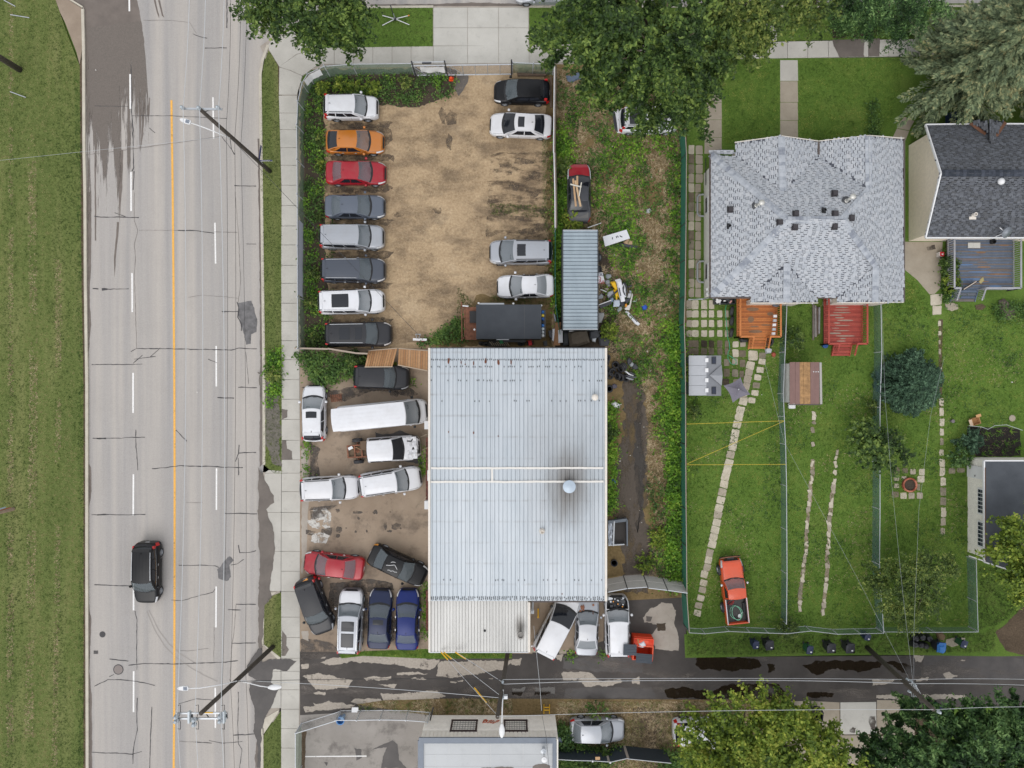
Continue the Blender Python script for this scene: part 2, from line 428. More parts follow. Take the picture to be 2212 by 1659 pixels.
cr = [(0,[(0 + 820,915),(1110,920)],1.2),(0,[(1140,1000),(1480,1000),(1960,1025)],1.0),(0,[(700,1345),(1010,1305),(1480,1240),(1900,1180)],.9),
 (0,[(1770,416),(1960,414)],1.6),(0,[(1665,292),(1720,315),(1790,330)],1.1),(0,[(1290,1105),(1340,1148)],1.1),(0,[(1240,175),(1480,175),(1640,195),(1700,290)],.6),
 (0,[(2025,1605),(2212,1608)],1.6),(0,[(1915,1180),(2000,1290),(2030,1335)],1.1),
 (0,[(1130,560),(1140,800),(1135,960),(1148,1100),(1150,1280),(1155,1450),(1140,1480)],1.6),(0,[(1158,1480),(1150,1640)],2.0),
 (1,[(815,210),(900,218),(1040,217),(1200,222)],1.5),(1,[(990,178),(1085,215)],1.1),(1,[(800,835),(850,838)],3.5),(1,[(878,840),(930,840)],4.0),(1,[(930,840),(1112,836)],1.2),
 (1,[(1540,332),(1660,332),(1850,356)],1.7),(1,[(1850,345),(2050,350)],.8),(1,[(1200,330),(1540,332)],.5),
 (1,[(1158,0),(1160,250),(1190,330),(1160,450),(1170,560),(1160,700),(1170,1000),(1180,1350)],.7),(1,[(1130,1380),(1180,1352),(1500,1355),(1850,1362),(2000,1365),(2060,1350),(2220,1355)],1.5),
 (1,[(1160,1445),(1345,1420)],1.3),(1,[(1300,1425),(1385,1345)],1.5),(1,[(1150,1480),(1230,1410)],1.4),(1,[(790,1492),(1150,1490),(1230,1486)],1.3),(1,[(1800,1445),(1875,1475)],1.3),
 (1,[(1915,1033),(2060,1034)],1.6),(1,[(2050,950),(2065,1000),(2055,1080),(2085,1140),(2085,1200)],2.2),(1,[(2030,0),(2060,350),(2070,600),(2080,760),(2060,950)],.7),
 (1,[(1630,910),(1740,890),(1950,905),(2055,920)],.5),(1,[(2130,450),(2212,450)],1.0),
 (2,[(2060,28),(2220,32)],1.8),(2,[(1880,118),(2022,122)],1.8),(2,[(800,470),(840,470),(915,468),(1050,468),(1110,462),(1252,460)],1.3),(2,[(835,472),(915,470)],2.6),
 (2,[(1172,392),(1174,520),(1185,640),(1190,745)],1.3),(2,[(1520,400),(1615,495)],1.3),(2,[(1313,731),(1440,722),(1560,705),(1690,712),(1800,710),(1950,720),(2098,722)],1.6),
 (2,[(2060,640),(2060,788)],1.4),(2,[(2066,528),(2060,600),(2034,670)],1.4),(2,[(2062,595),(2212,592)],1.6),(2,[(790,1130),(870,1132),(950,1127),(1040,1132),(1256,1127)],1.4),(2,[(840,1132),(915,1126)],2.6),
 (2,[(1940,1120),(2080,1118),(2220,1122)],1.7),(2,[(1610,1025),(1750,1025)],.6),(2,[(1545,1568),(1750,1566),(1860,1572),(1890,1585)],1.2),(2,[(1995,1565),(2050,1555),(2105,1515)],1.3),(2,[(2062,1390),(2070,1460),(2150,1455),(2212,1440)],1.5),
 (3,[(815,75),(880,78),(1030,85),(1145,85)],1.5),(3,[(1480,208),(1580,212),(1720,170),(1840,142),(1860,110)],1.0),(3,[(1970,292),(2078,294)],1.6),(3,[(2040,245),(2212,245)],1.7),(3,[(2000,582),(2212,578)],1.6),
 (3,[(1165,300),(1182,380),(1180,600),(1182,810)],1.3),(3,[(945,718),(1108,736)],1.5),(3,[(1110,772),(1230,758),(1500,760),(1750,752),(1950,745),(2055,732)],1.6),(3,[(815,952),(930,897),(1070,898),(1210,915),(1338,946)],1.4),
 (3,[(945,872),(985,850)],1.2),(3,[(1188,1055),(1180,1180),(1186,1330),(1160,1440),(1148,1530),(1148,1625)],1.5),(3,[(1313,1130),(1300,1400),(1293,1659)],1.6),(3,[(795,1522),(890,1530),(1010,1530),(1145,1540),(1225,1516)],1.4),
 (3,[(2012,1376),(2120,1370),(2212,1364)],1.7),(3,[(1690,1435),(1830,1445)],1.5),(3,[(1805,1422),(1930,1445),(2095,1430)],1.2),(3,[(1545,1430),(1690,1435)],.7),(3,[(1545,1105),(1690,1062),(1850,1072)],1.1),(3,[(2060,1000),(2055,1300),(2060,1450),(2090,1500),(2070,1659)],1.2),
 (3,[(2040,240),(2025,450),(2000,640),(1985,900)],.7),(3,[(1850,440),(1848,740)],.6),(3,[(1550,645),(1620,650),(1800,625)],.6)]
for k, (j, p, w) in enumerate(cr):
 crack(T(0, j, p), w, tar if w >= 1.0 else crk, seed=k * 3.3)
for k, (p, w) in enumerate([([(490,-10),(490,60)],2.2),([(531,760),(537,830)],.6)]): crack(p, w, tar, seed=k)
tar.obj('crack_sealant', M['tar'], road)['kind'] = 'stuff'
crk.obj('crack', M['crack'], road)['kind'] = 'stuff'
scuff = plain('tyre_scuff', C(164,158,153),.85)
for p in ([(317,1320),(335,1362),(356,1396),(380,1420),(410,1441),(440,1458),(470,1472)],[(322,1318),(342,1360),(366,1392),(392,1414),(425,1434)]):
 sheet('tyre_scuff', ribbon(rough(p, .3,6,3, closed=False),2.2), RZ + .008, scuff, parent=road)
def casting(name, cx, cy, r, mat, label):
 x, y, _ = W(cx, cy)
 o = thing(name, label, 'manhole', (x, y, RZ + .004))
 MB().lathe([(r * 1.2,0),(r * 1.2,.008),(r * 1.02,.008)],24).obj('frame', M['tar'], o)
 lid = MB().lathe([(r, .0),(r, .012),(0,.012)],24)
 for k in range(-2,3): lid.box((0, k * r * .33,.015),(r * 1.3 * math.sqrt(1 - (k * .3) ** 2),.02,.006))
 lid.obj('cover', mat, o)
casting('manhole_cover', 254,1447.5,.34, plain('iron_cover', C(140,130,126),.7), 'brown round manhole cover in the left traffic lane below the lone black car')
casting('manhole_cover', 219.5,1371.5,.2, M['tar'], 'small dark valve cover near the left kerb below the lone black car')
grt = MB()
for k in range(5): grt.box(W(207,1406 + k * 1.5, RZ + .01),(.35,.03,.02))
tag(grt.obj('storm_drain', M['tar']), 'small dark drain grate beside the left kerb', 'drain')
# - verges and pavements
slab('verge', [(-400,-140),(100,-22),(120,0),(140,60),(160,112),(172,142),(174,400),(176,620),(180,830),(180,1659),(181,2300),(-400,2300)],-.5,0, M['verge'])
slab('footpath', T(0,0,[(470,-30),(585,-5),(706,70),(712,400),(700,480),(688,560),(660,450),(610,320),(560,190),(520,110)]),-.5,-.004, M['walk_brown'])
slab('soil_strip', [(172,142),(180,118),(180,320),(182,415),(184,620),(186,830),(186,1659),(187,2300),(181,2300),(180,1659),(180,830),(176,620),(174,400)],-.5,-.006, M['soil'])
VERGE = [(-30,-20),(118,-5),(140,60),(160,112),(174,160),(177,400),(179,620),(183,830),(183,1680),(-30,1680)]
BLV = [T(1,0,[(42,1659),(40,1300),(45,900),(50,700),(65,560),(108,435),(140,480),(190,570),(195,820),(205,1100),(218,1659)]),
 T(1,1,[(55,0),(218,0),(222,400),(218,900),(222,1659),(70,1659),(60,800)]),
 T(1,2,[(70,0),(222,0),(222,775),(160,775),(60,690)]),
 T(1,3,[(68,230),(110,185),(215,142),(220,450),(240,520),(250,680),(205,700),(70,590)]),
 T(1,3,[(195,1195),(216,1165),(216,2400),(60,2400),(65,1380)])]
for p in BLV: slab('boulevard', p, -.5,-.002, M['verge'])
slab('soil_strip', [(596,128),(608,140),(612,700),(612,1010),(600,1012),(600,700),(598,300)],-.5,-.004, M['soil'])
sub = slab('pavement_bed', [(562,100),(600,72),(660,90),(700,92),(936,13),(1142,13),(1150,92),(1320,88),(1320,150),(648,150),(650,1010),(652,2300),(600,2300),(606,1020),(568,1020),(569,1275),(566,1420),(566,1560),(606,1560),(604,200)],-.5,-.03, M['pad_light'])
walk = slab('pavement', [(645,140),(646,140),(646,141)],-.5,-.02, M['walk'])
NSL = 0
def flag(pts, z=.006, mat=None, parent=walk, gap=.45):
 global NSL
 NSL += 1
 cx = sum(p[0] for p in pts) / len(pts); cy = sum(p[1] for p in pts) / len(pts)
 q = []
 for x, y in pts:
  dx, dy = cx - x, cy - y
  q.append((x + (gap if dx > 0 else -gap), y + (gap if dy > 0 else -gap)))
 zz = z + R.uniform(-.004,.004)
 return MB().prism(wpoly(q, zz),-.3, zz).obj('paving_slab', mat or M['walk'], parent)
def xl(y): return np.interp(y, [100,207,415,560,830,1010,1245,1420,1659],[601,602,608,607,608,608,607,607,607])
def xr(y): return np.interp(y, [100,207,415,560,830,1010,1245,1420,1659],[641,642,643,643,647,649,648,648,645])
ys = [206,244,280,319,357,400,444,488,529,573,612,655,694,736,777,820,862.5,906,951,993,1022,1062,1107,1148,1191,1234,1278,1333,1377,1422,1450,1490,1532,1574,1616,1660,1702,1750]
for a, b in zip(ys, ys[1:]):
 flag([(xl(a), a),(xr(a), a),(xr(b), b),(xl(b), b)])
for a, b in zip([1003,1022,1107,1191,1277],[1022,1107,1191,1277]):
 flag([(571 if a > 1010 else 580, a + (12 if a < 1010 else 0)),(xl(a), a + (14 if a < 1010 else 0)),(xl(b), b),(571, b)], z=-.01 + .01)
for a, b in ((1424,1450),(1450,1490),(1490,1530)):
 flag([(585 if a < 1440 else 567, a),(xl(a), a),(xl(b), b),(567 if b < 1520 else 580, b)], z=0)
flag(T(1,0,[(110,428),(98,392),(140,340),(300,260),(500,325),(545,410),(350,470),(200,578),(140,480)]))
flag(T(1,0,[(350,470),(545,410),(562,545),(400,655),(300,610),(200,578)]))
flag(T(1,0,[(200,578),(300,610),(400,655),(355,820),(197,820)]))
nx = [689,722,764,805.5,847,888,936,1010,1077,1143,1187,1232,1280,1330,1375,1420,1465,1510,1556,1603,1655,1701,1745,1789.5,1833,1876,1920,1963,2006,2050,2094,2138,2182,2226]
def yt(x): return np.interp(x, [690,936,1143,1570,1960,2212],[103,99.5,97,92,84,80])
def yb(x): return np.interp(x, [690,936,1143,1570,1960,2212],[139,138,136,128,121.5,117])
for a, b in zip(nx, nx[1:]):
 flag([(a, yt(a)),(b, yt(b)),(b, yb(b)),(a, yb(a))], mat=M['drive'] if 930 < a < 1100 else None)
for a, b in zip([936,1010,1077],[1010,1077,1142]):
 for c, d in ((16,60),(60,99)):
  flag([(a, c),(b, c),(b, d),(a, d)], mat=M['drive'])
wet_p = T(3,0,[(555,345),(835,335),(825,470),(835,490),(620,495),(570,400)])
stain(wet_p, .018, M['wet'], parent=walk, amp=.5, seed=3)
stain(T(3,0,[(870,335),(968,332),(962,485),(868,490)]),.018, M['wet'], parent=walk, amp=.5, seed=4)
for k, (j, p) in enumerate([(2,[(222,490),(260,490),(270,560),(310,580),(315,650),(280,655),(222,655)]),(2,[(222,215),(270,225),(270,290),(225,305)]),(3,[(225,470),(262,520),(262,600),(285,640),(255,690),(222,690)])]):
 stain(T(1, j, p),.018, M['wet'], parent=walk, amp=.8, seed=k)
stain([(558,800),(604,830),(606,1010),(590,1000),(572,960),(572,900)],.004, plain('bare_grey_dirt', C(118,112,104),.95, var=.2), 'bare_patch', amp=4, seed=3)
NB = [[(689,90),(700,84),(795,17),(935,17),(935,101),(692,103)],[(1143,14),(1680,12),(1660,90),(1143,96)],[(1677,10),(2400,5),(2400,78),(1960,83),(1677,88)]]
for p in NB: slab('boulevard', p, -.5,-.002, M['lawn'])
fw = slab('front_walk', [(1655,20),(1678,20),(1678,90),(1655,91)],-.4,.004, M['walk'])
sheet('planting_bed', rough([(1790,12),(1985,10),(1985,70),(1800,82)],3,6,2),.004, M['mud'])
# - fenced lots
slab('gravel_lot', [(646,210),(652,180),(666,160),(690,148),(1198,139),(1200,752),(648,753)],-.5,0, M['gravel'])
slab('junk_lot', [(1200,139),(1483,139),(1484,1290),(1300,1300),(1300,740),(1200,752)],-.5,-.002, M['junk_ground'])
slab('concrete_yard', [(648,753),(940,753),(940,1300),(1150,1300),(1150,1412),(648,1408)],-.5,-.003, M['pad'])
slab('rear_yard', [(1150,1290),(1484,1284),(1481,1422),(1150,1416)],-.5,-.004, M['asphalt'])
slab('alley', [(648,1408),(1150,1412),(1480,1420),(2500,1412),(2500,1526),(1300,1532),(648,1545)],-.5,-.006, M['asphalt'])
slab('grey_lot', [(648,1545),(905,1530),(930,1560),(930,2200),(648,2200)],-.5,-.004, M['lot_grey'])
def spot(name, pts, z, mat, amp=2.0, step=4, seed=0):
 return sheet(name, rough(pts, amp, step, seed), z, mat)
sd = M['soil']
spot('soil', [(648,205),(668,165),(700,150),(960,146),(985,150),(985,185),(970,205),(900,232),(800,225),(735,205),(700,220),(702,480),(710,740),(760,752),(648,752)],.004, M['mud'],3,6,1)
spot('damp_patch', T(1,0,[(1740,650),(1840,650),(1830,720),(1760,830),(1720,780)]),.008, M['asphalt2'],1.5,4,5)
spot('damp_patch', T(1,0,[(1680,940),(1740,990),(1720,1070),(1650,1080),(1640,1010)]),.008, M['gravel_wet'],1.5,4,6)
spot('damp_patch', T(1,0,[(700,1050),(1050,1050),(1170,1120),(1180,1200),(1050,1330),(1200,1340),(1190,1400),(1100,1350),(700,1350),(900,1150)]),.007, M['gravel_wet'],2.5,4,7)
spot('damp_patch', [(703,398),(840,395),(842,412),(703,416)],.007, M['gravel_wet'],2,4,3)
for k in range(8):
 y = [265,335,405,475,545,612,690,730][k]
 spot('damp_patch', [(712, y),(820, y - 3),(850, y),(838, y + 12),(715, y + 12)],.006, M['gravel_wet'],2.5,4, k + 11)
for k, (x, y, a, b) in enumerate([(957,250,10,16),(970,305,6,18),(1090,355,14,6),(1130,350,20,7),(1110,405,12,8),(1150,415,18,10),(1160,380,15,7),(1170,490,22,9),(1140,500,18,8),(1120,470,10,6),(1175,455,12,6),(860,465,10,6),(945,455,9,7),(1090,345,6,5),(1100,375,5,4)]):
 spot('damp_patch', blob(x, y, a, b, 14, k),.007, M['gravel_wet'],2,4, k)
spot('dirt_film', [(800,205),(985,190),(1050,165),(1190,240),(1195,640),(930,740),(780,745)],.0045, m_mask('dark_dirt_film', C(112,96,80),.5,.46,.78,.7,(.6,1,1)),2,6,5)
spot('dirt_film', [(1060,330),(1192,325),(1194,520),(1050,515)],.0055, m_mask('dark_rutted_soil', C(86,72,60),1.2,.48,.66,.8,(.45,1.3,1)),3,6,15)
spot('soil', [(1030,640),(1190,640),(1195,750),(930,750),(1000,700)],.004, M['junk_ground'],4,6,8)
spot('soil', [(1175,145),(1197,145),(1199,640),(1185,640),(1180,300)],.004, M['junk_ground'],4,6,9)
spot('mud', [(1345,800),(1385,790),(1398,900),(1402,1040),(1395,1120),(1420,1200),(1400,1280),(1350,1280),(1345,1180),(1325,1120),(1330,1000),(1345,920)],.004, m_mask('trampled_mud', C(92,82,73),.8,.30,.52,.95,(1,.4,1)),7,6,3)
spot('mud', [(1375,870),(1390,870),(1392,1100),(1378,1150),(1368,1000)],.007, m_mask('wet_rut_mud', C(72,67,63),.9,.36,.56,.9,(1,.3,1)),5,6,4)
spot('mud', [(1205,490),(1320,490),(1340,760),(1200,760)],.004, M['mud'],5,6,6)
spot('worn_concrete', T(1,2,[(388,560),(450,560),(455,800),(395,800)]),.004, M['pad_light'],1,4,2)
spot('worn_concrete', T(1,2,[(395,1010),(455,1015),(440,1400),(400,1640),(390,1640)]),.004, M['pad_light'],1.2,4,3)
spot('wet_stain', T(1,2,[(468,500),(550,560),(530,660),(550,790),(465,800)]),.005, M['oil'],1.2,4,4)
flk = m_mask('flaking_white_concrete', C(212,208,202),1.7,.40,.52,.95)
spot('grime', [(650,800),(925,800),(925,1400),(650,1400)],.0035, m_mask('yard_grime', C(104,94,86),.6,.52,.74,.5),0,9,2)
spot('grime', [(652,1550),(905,1550),(905,1660),(652,1660)],.0015, m_mask('lot_grime', C(112,106,102),.6,.52,.75,.6),0,9,2)
spot('grime', [(650,1412),(2210,1422),(2210,1515),(650,1535)],-.0048, m_mask('alley_wear', C(122,114,108),.55,.52,.66,.7,(.35,1,1)),0,9,2)
for k, p in enumerate([[(500,1070),(600,1075),(650,1140),(640,1270),(560,1230),(590,1170),(480,1190)],[(450,1180),(540,1200),(560,1260),(480,1240)],[(470,1290),(640,1300),(600,1370),(480,1370)]]):
 spot('flaked_patch', T(1,2, p),.005, flk, 2.2,3, k)
for k, p in enumerate([[(460,1100),(560,1090),(600,1150),(470,1170)],[(430,1260),(520,1270),(480,1310),(430,1300)],[(570,1250),(660,1240),(650,1310),(560,1300)],[(455,1090),(480,1060),(700,1050),(640,1085)]]):
 spot('wet_stain', T(1,2, p),.006, M['oil'],1.2,3, k + 5)
for k, (x, y, a, b) in enumerate([(1120,1225,16,28),(1155,1270,22,10),(1248,1247,9,9),(862,1275,10,12),(957,1272,7,14),(885,1160,14,12),(720,1258,28,26),(710,1310,18,16),(1030,1105,20,20),(870,1110,40,16),(780,1245,9,7),(1160,1105,9,5),(705,1095,18,14),(1210,1230,40,30),(1190,75,40,35)]):
 q = T1(1,2, x, y)
 spot('oil_spot', blob(q[0], q[1], a / 4, b / 4,12, k),.006, M['oil'],.6,3, k)
for k, (j, p) in enumerate([(2,[(1030,420),(1100,440),(1250,405),(1350,450),(1420,560),(1440,700),(1250,660),(1130,460),(1040,470)]),(2,[(390,30),(640,60),(860,20),(1200,0),(1340,30),(1400,90),(1330,110),(1150,60),(1000,60),(760,150),(620,110),(600,30)]),
       (3,[(700,60),(960,20),(1180,60),(1200,120),(960,140),(980,440),(900,480),(690,420),(640,160)]),(3,[(1130,390),(1230,330),(1240,520),(1150,590)]),(3,[(390,540),(640,570),(720,640),(560,710),(380,740)]),
       (3,[(640,60),(620,300),(660,340),(700,240),(760,60)])]):
 spot('wet_stain', T(1, j, p),.005, M['oil'] if k not in (0,) else M['wet_dark'],1.5,4, k + 2)
spot('worn_concrete', T(1,3,[(390,480),(455,470),(455,560),(400,540)]),.005, M['pad_light'],1,4,7)
conc = M['pad_light']
A = [(1,[(560,745),(760,690),(1000,680),(1300,700),(1590,730),(1550,780),(1480,815),(1360,790),(1250,770),(1000,755),(840,742),(640,770)]),
 (1,[(400,870),(540,840),(660,860),(830,910),(800,965),(620,980),(520,975),(450,900)]),(1,[(920,885),(1000,870),(1165,870),(1160,895),(950,898)]),(1,[(1040,945),(1210,930),(1190,965),(1100,950)]),
 (1,[(1075,1015),(1250,1020),(1400,1000),(1560,1000),(1640,1040),(1500,1070),(1100,1080)]),(1,[(810,1080),(900,1055),(1075,1070),(1090,1095),(880,1110)]),(1,[(500,1010),(600,1005),(590,1030),(510,1030)]),
 (1,[(490,1100),(620,1085),(860,1110),(840,1125),(600,1125),(500,1115)]),(1,[(400,1130),(650,1115),(850,1135),(600,1160),(420,1180)]),(1,[(1570,780),(1600,740),(2212,725),(2160,800),(1960,840),(1700,880),(1560,860)]),(1,[(1215,830),(1330,830),(1480,845),(1370,858),(1220,850)]),
 (1,[(1435,760),(1540,750),(1550,790),(1460,815)]),(1,[(1340,880),(1470,885),(1470,895),(1350,895)]),(1,[(1680,905),(1740,905),(1720,920),(1680,920)]),(1,[(1740,905),(1800,900),(1790,918),(1745,918)]),(1,[(2000,885),(2045,880),(2040,892)]),
 (1,[(395,770),(450,760),(455,800),(400,810)]),(1,[(540,695),(600,690),(600,705),(545,710)]),
 (2,[(420,835),(640,830),(690,850),(740,900),(940,900),(955,920),(840,950),(640,955),(560,900),(440,890)]),(2,[(1030,895),(1105,872),(1105,930),(1040,930)]),(2,[(0,720),(80,710),(60,780),(0,760)]),(2,[(365,680),(440,680),(420,740)]),
 (3,[(1255,690),(1350,690),(1330,740),(1270,740)]),(3,[(1510,850),(1560,830),(1640,860),(1580,895),(1530,895)]),(3,[(890,900),(1090,895),(1060,935),(900,945)]),(3,[(1280,890),(1400,875),(1390,905),(1290,905)]),(3,[(1660,730),(1710,725),(1700,740)]),(3,[(930,1030),(1190,1025),(1170,1060),(940,1065)]),(3,[(1330,1030),(1480,1020),(1720,1040),(1700,1065),(1360,1065)])]
for k, (i, p) in enumerate(A): spot('old_concrete_patch', T(i, 3, p),-.0035, M['alley_old'],2.2,2.5, k)
P = [(2,[(1600,700),(1660,660),(1900,705),(2120,715),(2160,770),(2100,800),(1880,820),(1640,810),(1590,760)]),(2,[(1320,980),(1500,960),(1700,1000),(1900,930),(2212,930),(2212,1075),(1900,1060),(1330,1055)]),(3,[(300,780),(420,735),(700,730),(1000,740),(960,800),(780,830),(560,800),(420,850),(360,820)]),
 (3,[(340,1000),(560,1000),(560,1040),(420,1060),(340,1040)]),(3,[(0,930),(90,930),(180,1060),(0,1070)]),(3,[(1000,740),(1150,745),(1330,790),(1320,870),(1200,850)]),(2,[(180,965),(370,965),(370,1025),(190,1030)]),(2,[(0,965),(110,970),(80,1030),(0,1035)]),
 (3,[(0,760),(60,770),(60,820),(0,825)])]
for k, (i, p) in enumerate(P): spot('puddle', T(i, 3, p),-.0015, M['puddle'],2.4,3, k + 30)
P2 = [(2,[(450,970),(1200,960),(1250,1050),(450,1060)]),(2,[(440,710),(1130,690),(1130,840),(700,820),(440,800)]),(3,[(1340,680),(2000,690),(2212,720),(2212,900),(1640,900),(1350,880)]),(3,[(940,950),(1200,940),(1330,1010),(950,1015)])]
for k, (i, p) in enumerate(P2): spot('damp_asphalt', T(i, 3, p),-.0055, M['wet_dark'],2,5, k + 50)
spot('old_concrete_patch', T(2,3,[(1130,360),(1180,300),(1290,230),(1385,240),(1420,300),(1400,400),(1440,520),(1440,645),(1240,630),(1200,520),(1260,420),(1140,400)]),.002, conc, 1.6,3,3)
spot('mud', T(2,3,[(1250,410),(1330,400),(1320,470),(1260,480)]),.006, M['mud'],1.5,3,6)
spot('wet_stain', T(2,3,[(1160,345),(1210,350),(1200,390),(1160,385)]),.006, M['asphalt2'],1,3,7)
slab('rear_pad', T(2,3,[(165,215),(800,215),(790,560),(560,640),(165,660)]),-.4,.003, M['pad'])
for p in ([(400,640),(470,640),(470,670),(410,672)],[(495,640),(530,645),(520,668),(497,665)],[(160,620),(210,620),(260,660),(165,660)]):
 slab('old_concrete_patch', T(2,3, p),-.3,.012, M['old_slab'])
for k, p in enumerate([[(1000,1500),(1180,1420),(1220,1450),(1240,1590),(1310,1659),(1080,1659),(1100,1560),(1130,1480)],[(850,1490),(910,1500),(915,1570),(870,1590)],[(590,1610),(620,1610),(610,1640)]]):
 spot('wet_stain', T(1,3, p),.003, M['wet_dark'],1.2,3, k)
sheet('lot_line', ribbon(T(1,3,[(425,1560),(955,1556)]),2.4),.004, M['white_line'])
sheet('soil_strip', rough(T(1,3,[(395,1350),(435,1345),(420,1659),(395,1659)]),1,4,3),.002, M['soil'])
slab('alley_verge', T(1,3,[(870,1110),(1100,1075),(1640,1060),(2212,1060)]) + T(2,3,[(900,1065),(2212,1070)]) + [(1690,1510),(1690,2200),(925,2200),(925,1545)],-.5,.0, M['junk_ground'])
slab('bare_track', rough([(1365,1530),(1450,1530),(1440,1590),(1470,1680),(1400,1700),(1360,1600)],4,6,2),-.4,.008, M['soil'])
slab('alley_verge', T(1,3,[(720,680),(930,650),(1480,630),(1500,655),(2212,655),(2212,712),(1500,715),(930,690),(740,712)]),-.4,.004, M['lawn'])
slab('alley_verge', [(1478,1370),(2500,1360),(2500,1412),(2150,1418),(1900,1414),(1480,1421)],-.5,.0, M['lawn'])
spot('bare_track', T(3,3,[(2300,200),(2160,300),(2040,430),(1970,490),(2020,600),(2090,660),(2212,690),(2400,690)]),.006, M['soil'],2,5,3)
slab('lawn', [(1484,640),(2600,640),(2600,1362),(1900,1366),(1484,1371)],-.5,-.003, M['lawn'])
slab('front_lawn', [(1484,128),(2600,118),(2600,645),(1484,645)],-.5,-.004, M['lawn'])
fr = slab('front_walk', [(1684,129),(1725,129),(1725,310),(1684,310)],-.4,-.012, M['soil'])
for a, b in zip([129.5,175,221,260,297],[175,221,260,297,312]):
 flag([(1685, a),(1723.5, a),(1724.5, b),(1685, b)], parent=fr, z=.004, mat=M['old_slab'] if a > 170 else M['walk'])
cw = slab('curved_walk', T(3,0,[(1070,1200),(1110,1100),(1180,1005),(1268,1042),(1215,1140),(1190,1210)]),-.4,-.01, M['soil'])
flag(T(3,0,[(1070,1200),(1112,1110),(1222,1130),(1190,1215)]), parent=cw, mat=M['old_slab'])
flag(T(3,0,[(1112,1108),(1140,1050),(1180,1008),(1266,1044),(1222,1128)]), parent=cw, mat=M['old_slab'])
sw = slab('side_walk', T(2,0,[(1660,840),(1720,760),(1790,765),(1815,850),(1815,1320),(1655,1320)]),-.4,-.01, M['soil'])
for a, b in ((765,885),(885,1035),(1035,1187),(1187,1330)):
 flag(T(2,0,[(1700 if a < 800 else 1664, a),(1790 if a < 800 else 1813, a),(1815, b),(1660, b)]), parent=sw, mat=M['old_slab'])
slab('driveway', T(3,1,[(1180,430),(1510,430),(1500,600),(1490,830),(1440,880),(1397,885),(1290,760),(1180,670)]),-.4,.004, M['old_slab'])
stain(T(3,1,[(1365,475),(1440,455),(1450,490),(1380,505)]),.01, M['oil'], parent=None, amp=1)['kind'] = 'structure'
dw = slab('garage_apron', [(1690,1512),(2050,1505),(2050,2200),(1690,2200)],-.4,-.016, M['soil'])
for p, m in (([(1690,1515),(1735,1514),(1735,1580),(1690,1580)], 'old_slab'),([(1735,1513),(1814,1517),(1814,1586),(1735,1580)], 'old_slab'),([(1815,1517),(1893,1516),(1894,1586),(1815,1587)], 'drive'),([(1894,1512),(1976,1512),(1976,1590),(1894,1586)], 'old_slab'),
 ([(1690,1580),(1814,1586),(1814,1700),(1690,1700)], 'old_slab'),([(1815,1588),(1894,1588),(1890,1760),(1815,1760)], 'old_slab'),([(1894,1590),(1976,1592),(1976,1760),(1894,1760)], 'old_slab')):
 flag(p, parent=dw, mat=M[m])
for k, (x, y, a, b) in enumerate([(1885,1560,9,13),(1842,1577,7,6),(1889,1575,8,5)]):
 q = stain(blob(x, y, a, b, 12, k),.018, M['oil'], parent=dw, amp=.8)
# - buildings
def m_roofmetal(name, a, b, soot=None, band=None):
 q = NT(name); p = q.pos(True)
 col = q.ramp(q.noise(p, .5,4,.6,(1,.25,1)),[(.3, a),(.7, b)])
 rnd = q.node('ShaderNodeObjectInfo').outputs['Random']
 col = q.mix(q.math('MULTIPLY', rnd, .14), col, tuple(v * .8 for v in a))
 sp = q.node('ShaderNodeSeparateXYZ'); q.l.new(p, sp.inputs[0])
 fine = q.noise(p, 6,5,.75,(1,.3,1))
 col = q.mix(.12, col, q.ramp(fine, [(.3, tuple(v * .6 for v in a)),(.7, b)]))
 if band:
  w = q.math('ABSOLUTE', q.math('SUBTRACT', q.math('FRACT', q.math('MULTIPLY', sp.outputs[1],1 / band)),.5))
  msk = q.math('MULTIPLY', q.ramp(w, [(0.0,1.0),(.08,0.0)]), q.ramp(q.noise(p, 1.1,4,.7),[(.42,0.0),(.7,1.0)]))
  col = q.mix(q.math('MULTIPLY', msk, .5), col, C(140,138,136))
 if soot:
  for (sx, sy, rx, ry, am) in soot:
   dx = q.math('MULTIPLY', q.math('SUBTRACT', sp.outputs[0], sx),1 / rx); dy = q.math('MULTIPLY', q.math('SUBTRACT', sp.outputs[1], sy),1 / ry)
   d = q.math('SQRT', q.math('ADD', q.math('MULTIPLY', dx, dx), q.math('MULTIPLY', dy, dy)))
   d = q.math('ADD', d, q.math('MULTIPLY', q.math('SUBTRACT', q.noise(p, 1.6,5,.7,(1,.12,1)),.5),.9))
   col = q.mix(q.math('MULTIPLY', q.ramp(d, [(.1,1.0),(1.0,0.0)]), am), col, C(98,88,78))
 q.col(col); q.set(Roughness=.45, Metallic=.15)
 return q.m
RE, RRG = 4.4,4.85
sx, sy, _ = W(1226,1040,4.8)
M['roof'] = m_roofmetal('ribbed_steel_roof', C(190,199,207), C(210,216,222),[(sx, sy - .4,1.9,3.6,.75),(sx - .2, sy + .6,4.2,7.0,.28)],1.53)
M['roof2'] = m_roofmetal('weathered_white_roof', C(196,195,192), C(214,213,210),[(W(1124,1352,3.3)[0], W(1124,1352,3.3)[1],.5,1.2,.7)])
M['roof3'] = m_roofmetal('dull_galvanised_roof', C(150,164,174), C(184,197,206))
M['stucco'] = plain('painted_wall', C(214,206,194),.9, var=.06, scale=2, grime=.25)
M['trim'] = plain('white_trim', C(236,228,218),.6, var=.05, grime=.2)
M['dgrey'] = plain('dark_flashing', C(70,74,82),.5)
wh = thing('warehouse', 'large workshop with a pale blue ribbed steel roof and soot round its flue', 'warehouse', W(1118,1025,0))
wx, wy, _ = wh.location
def loc(o, p): return (p[0] - o.location[0], p[1] - o.location[1], p[2] - o.location[2])
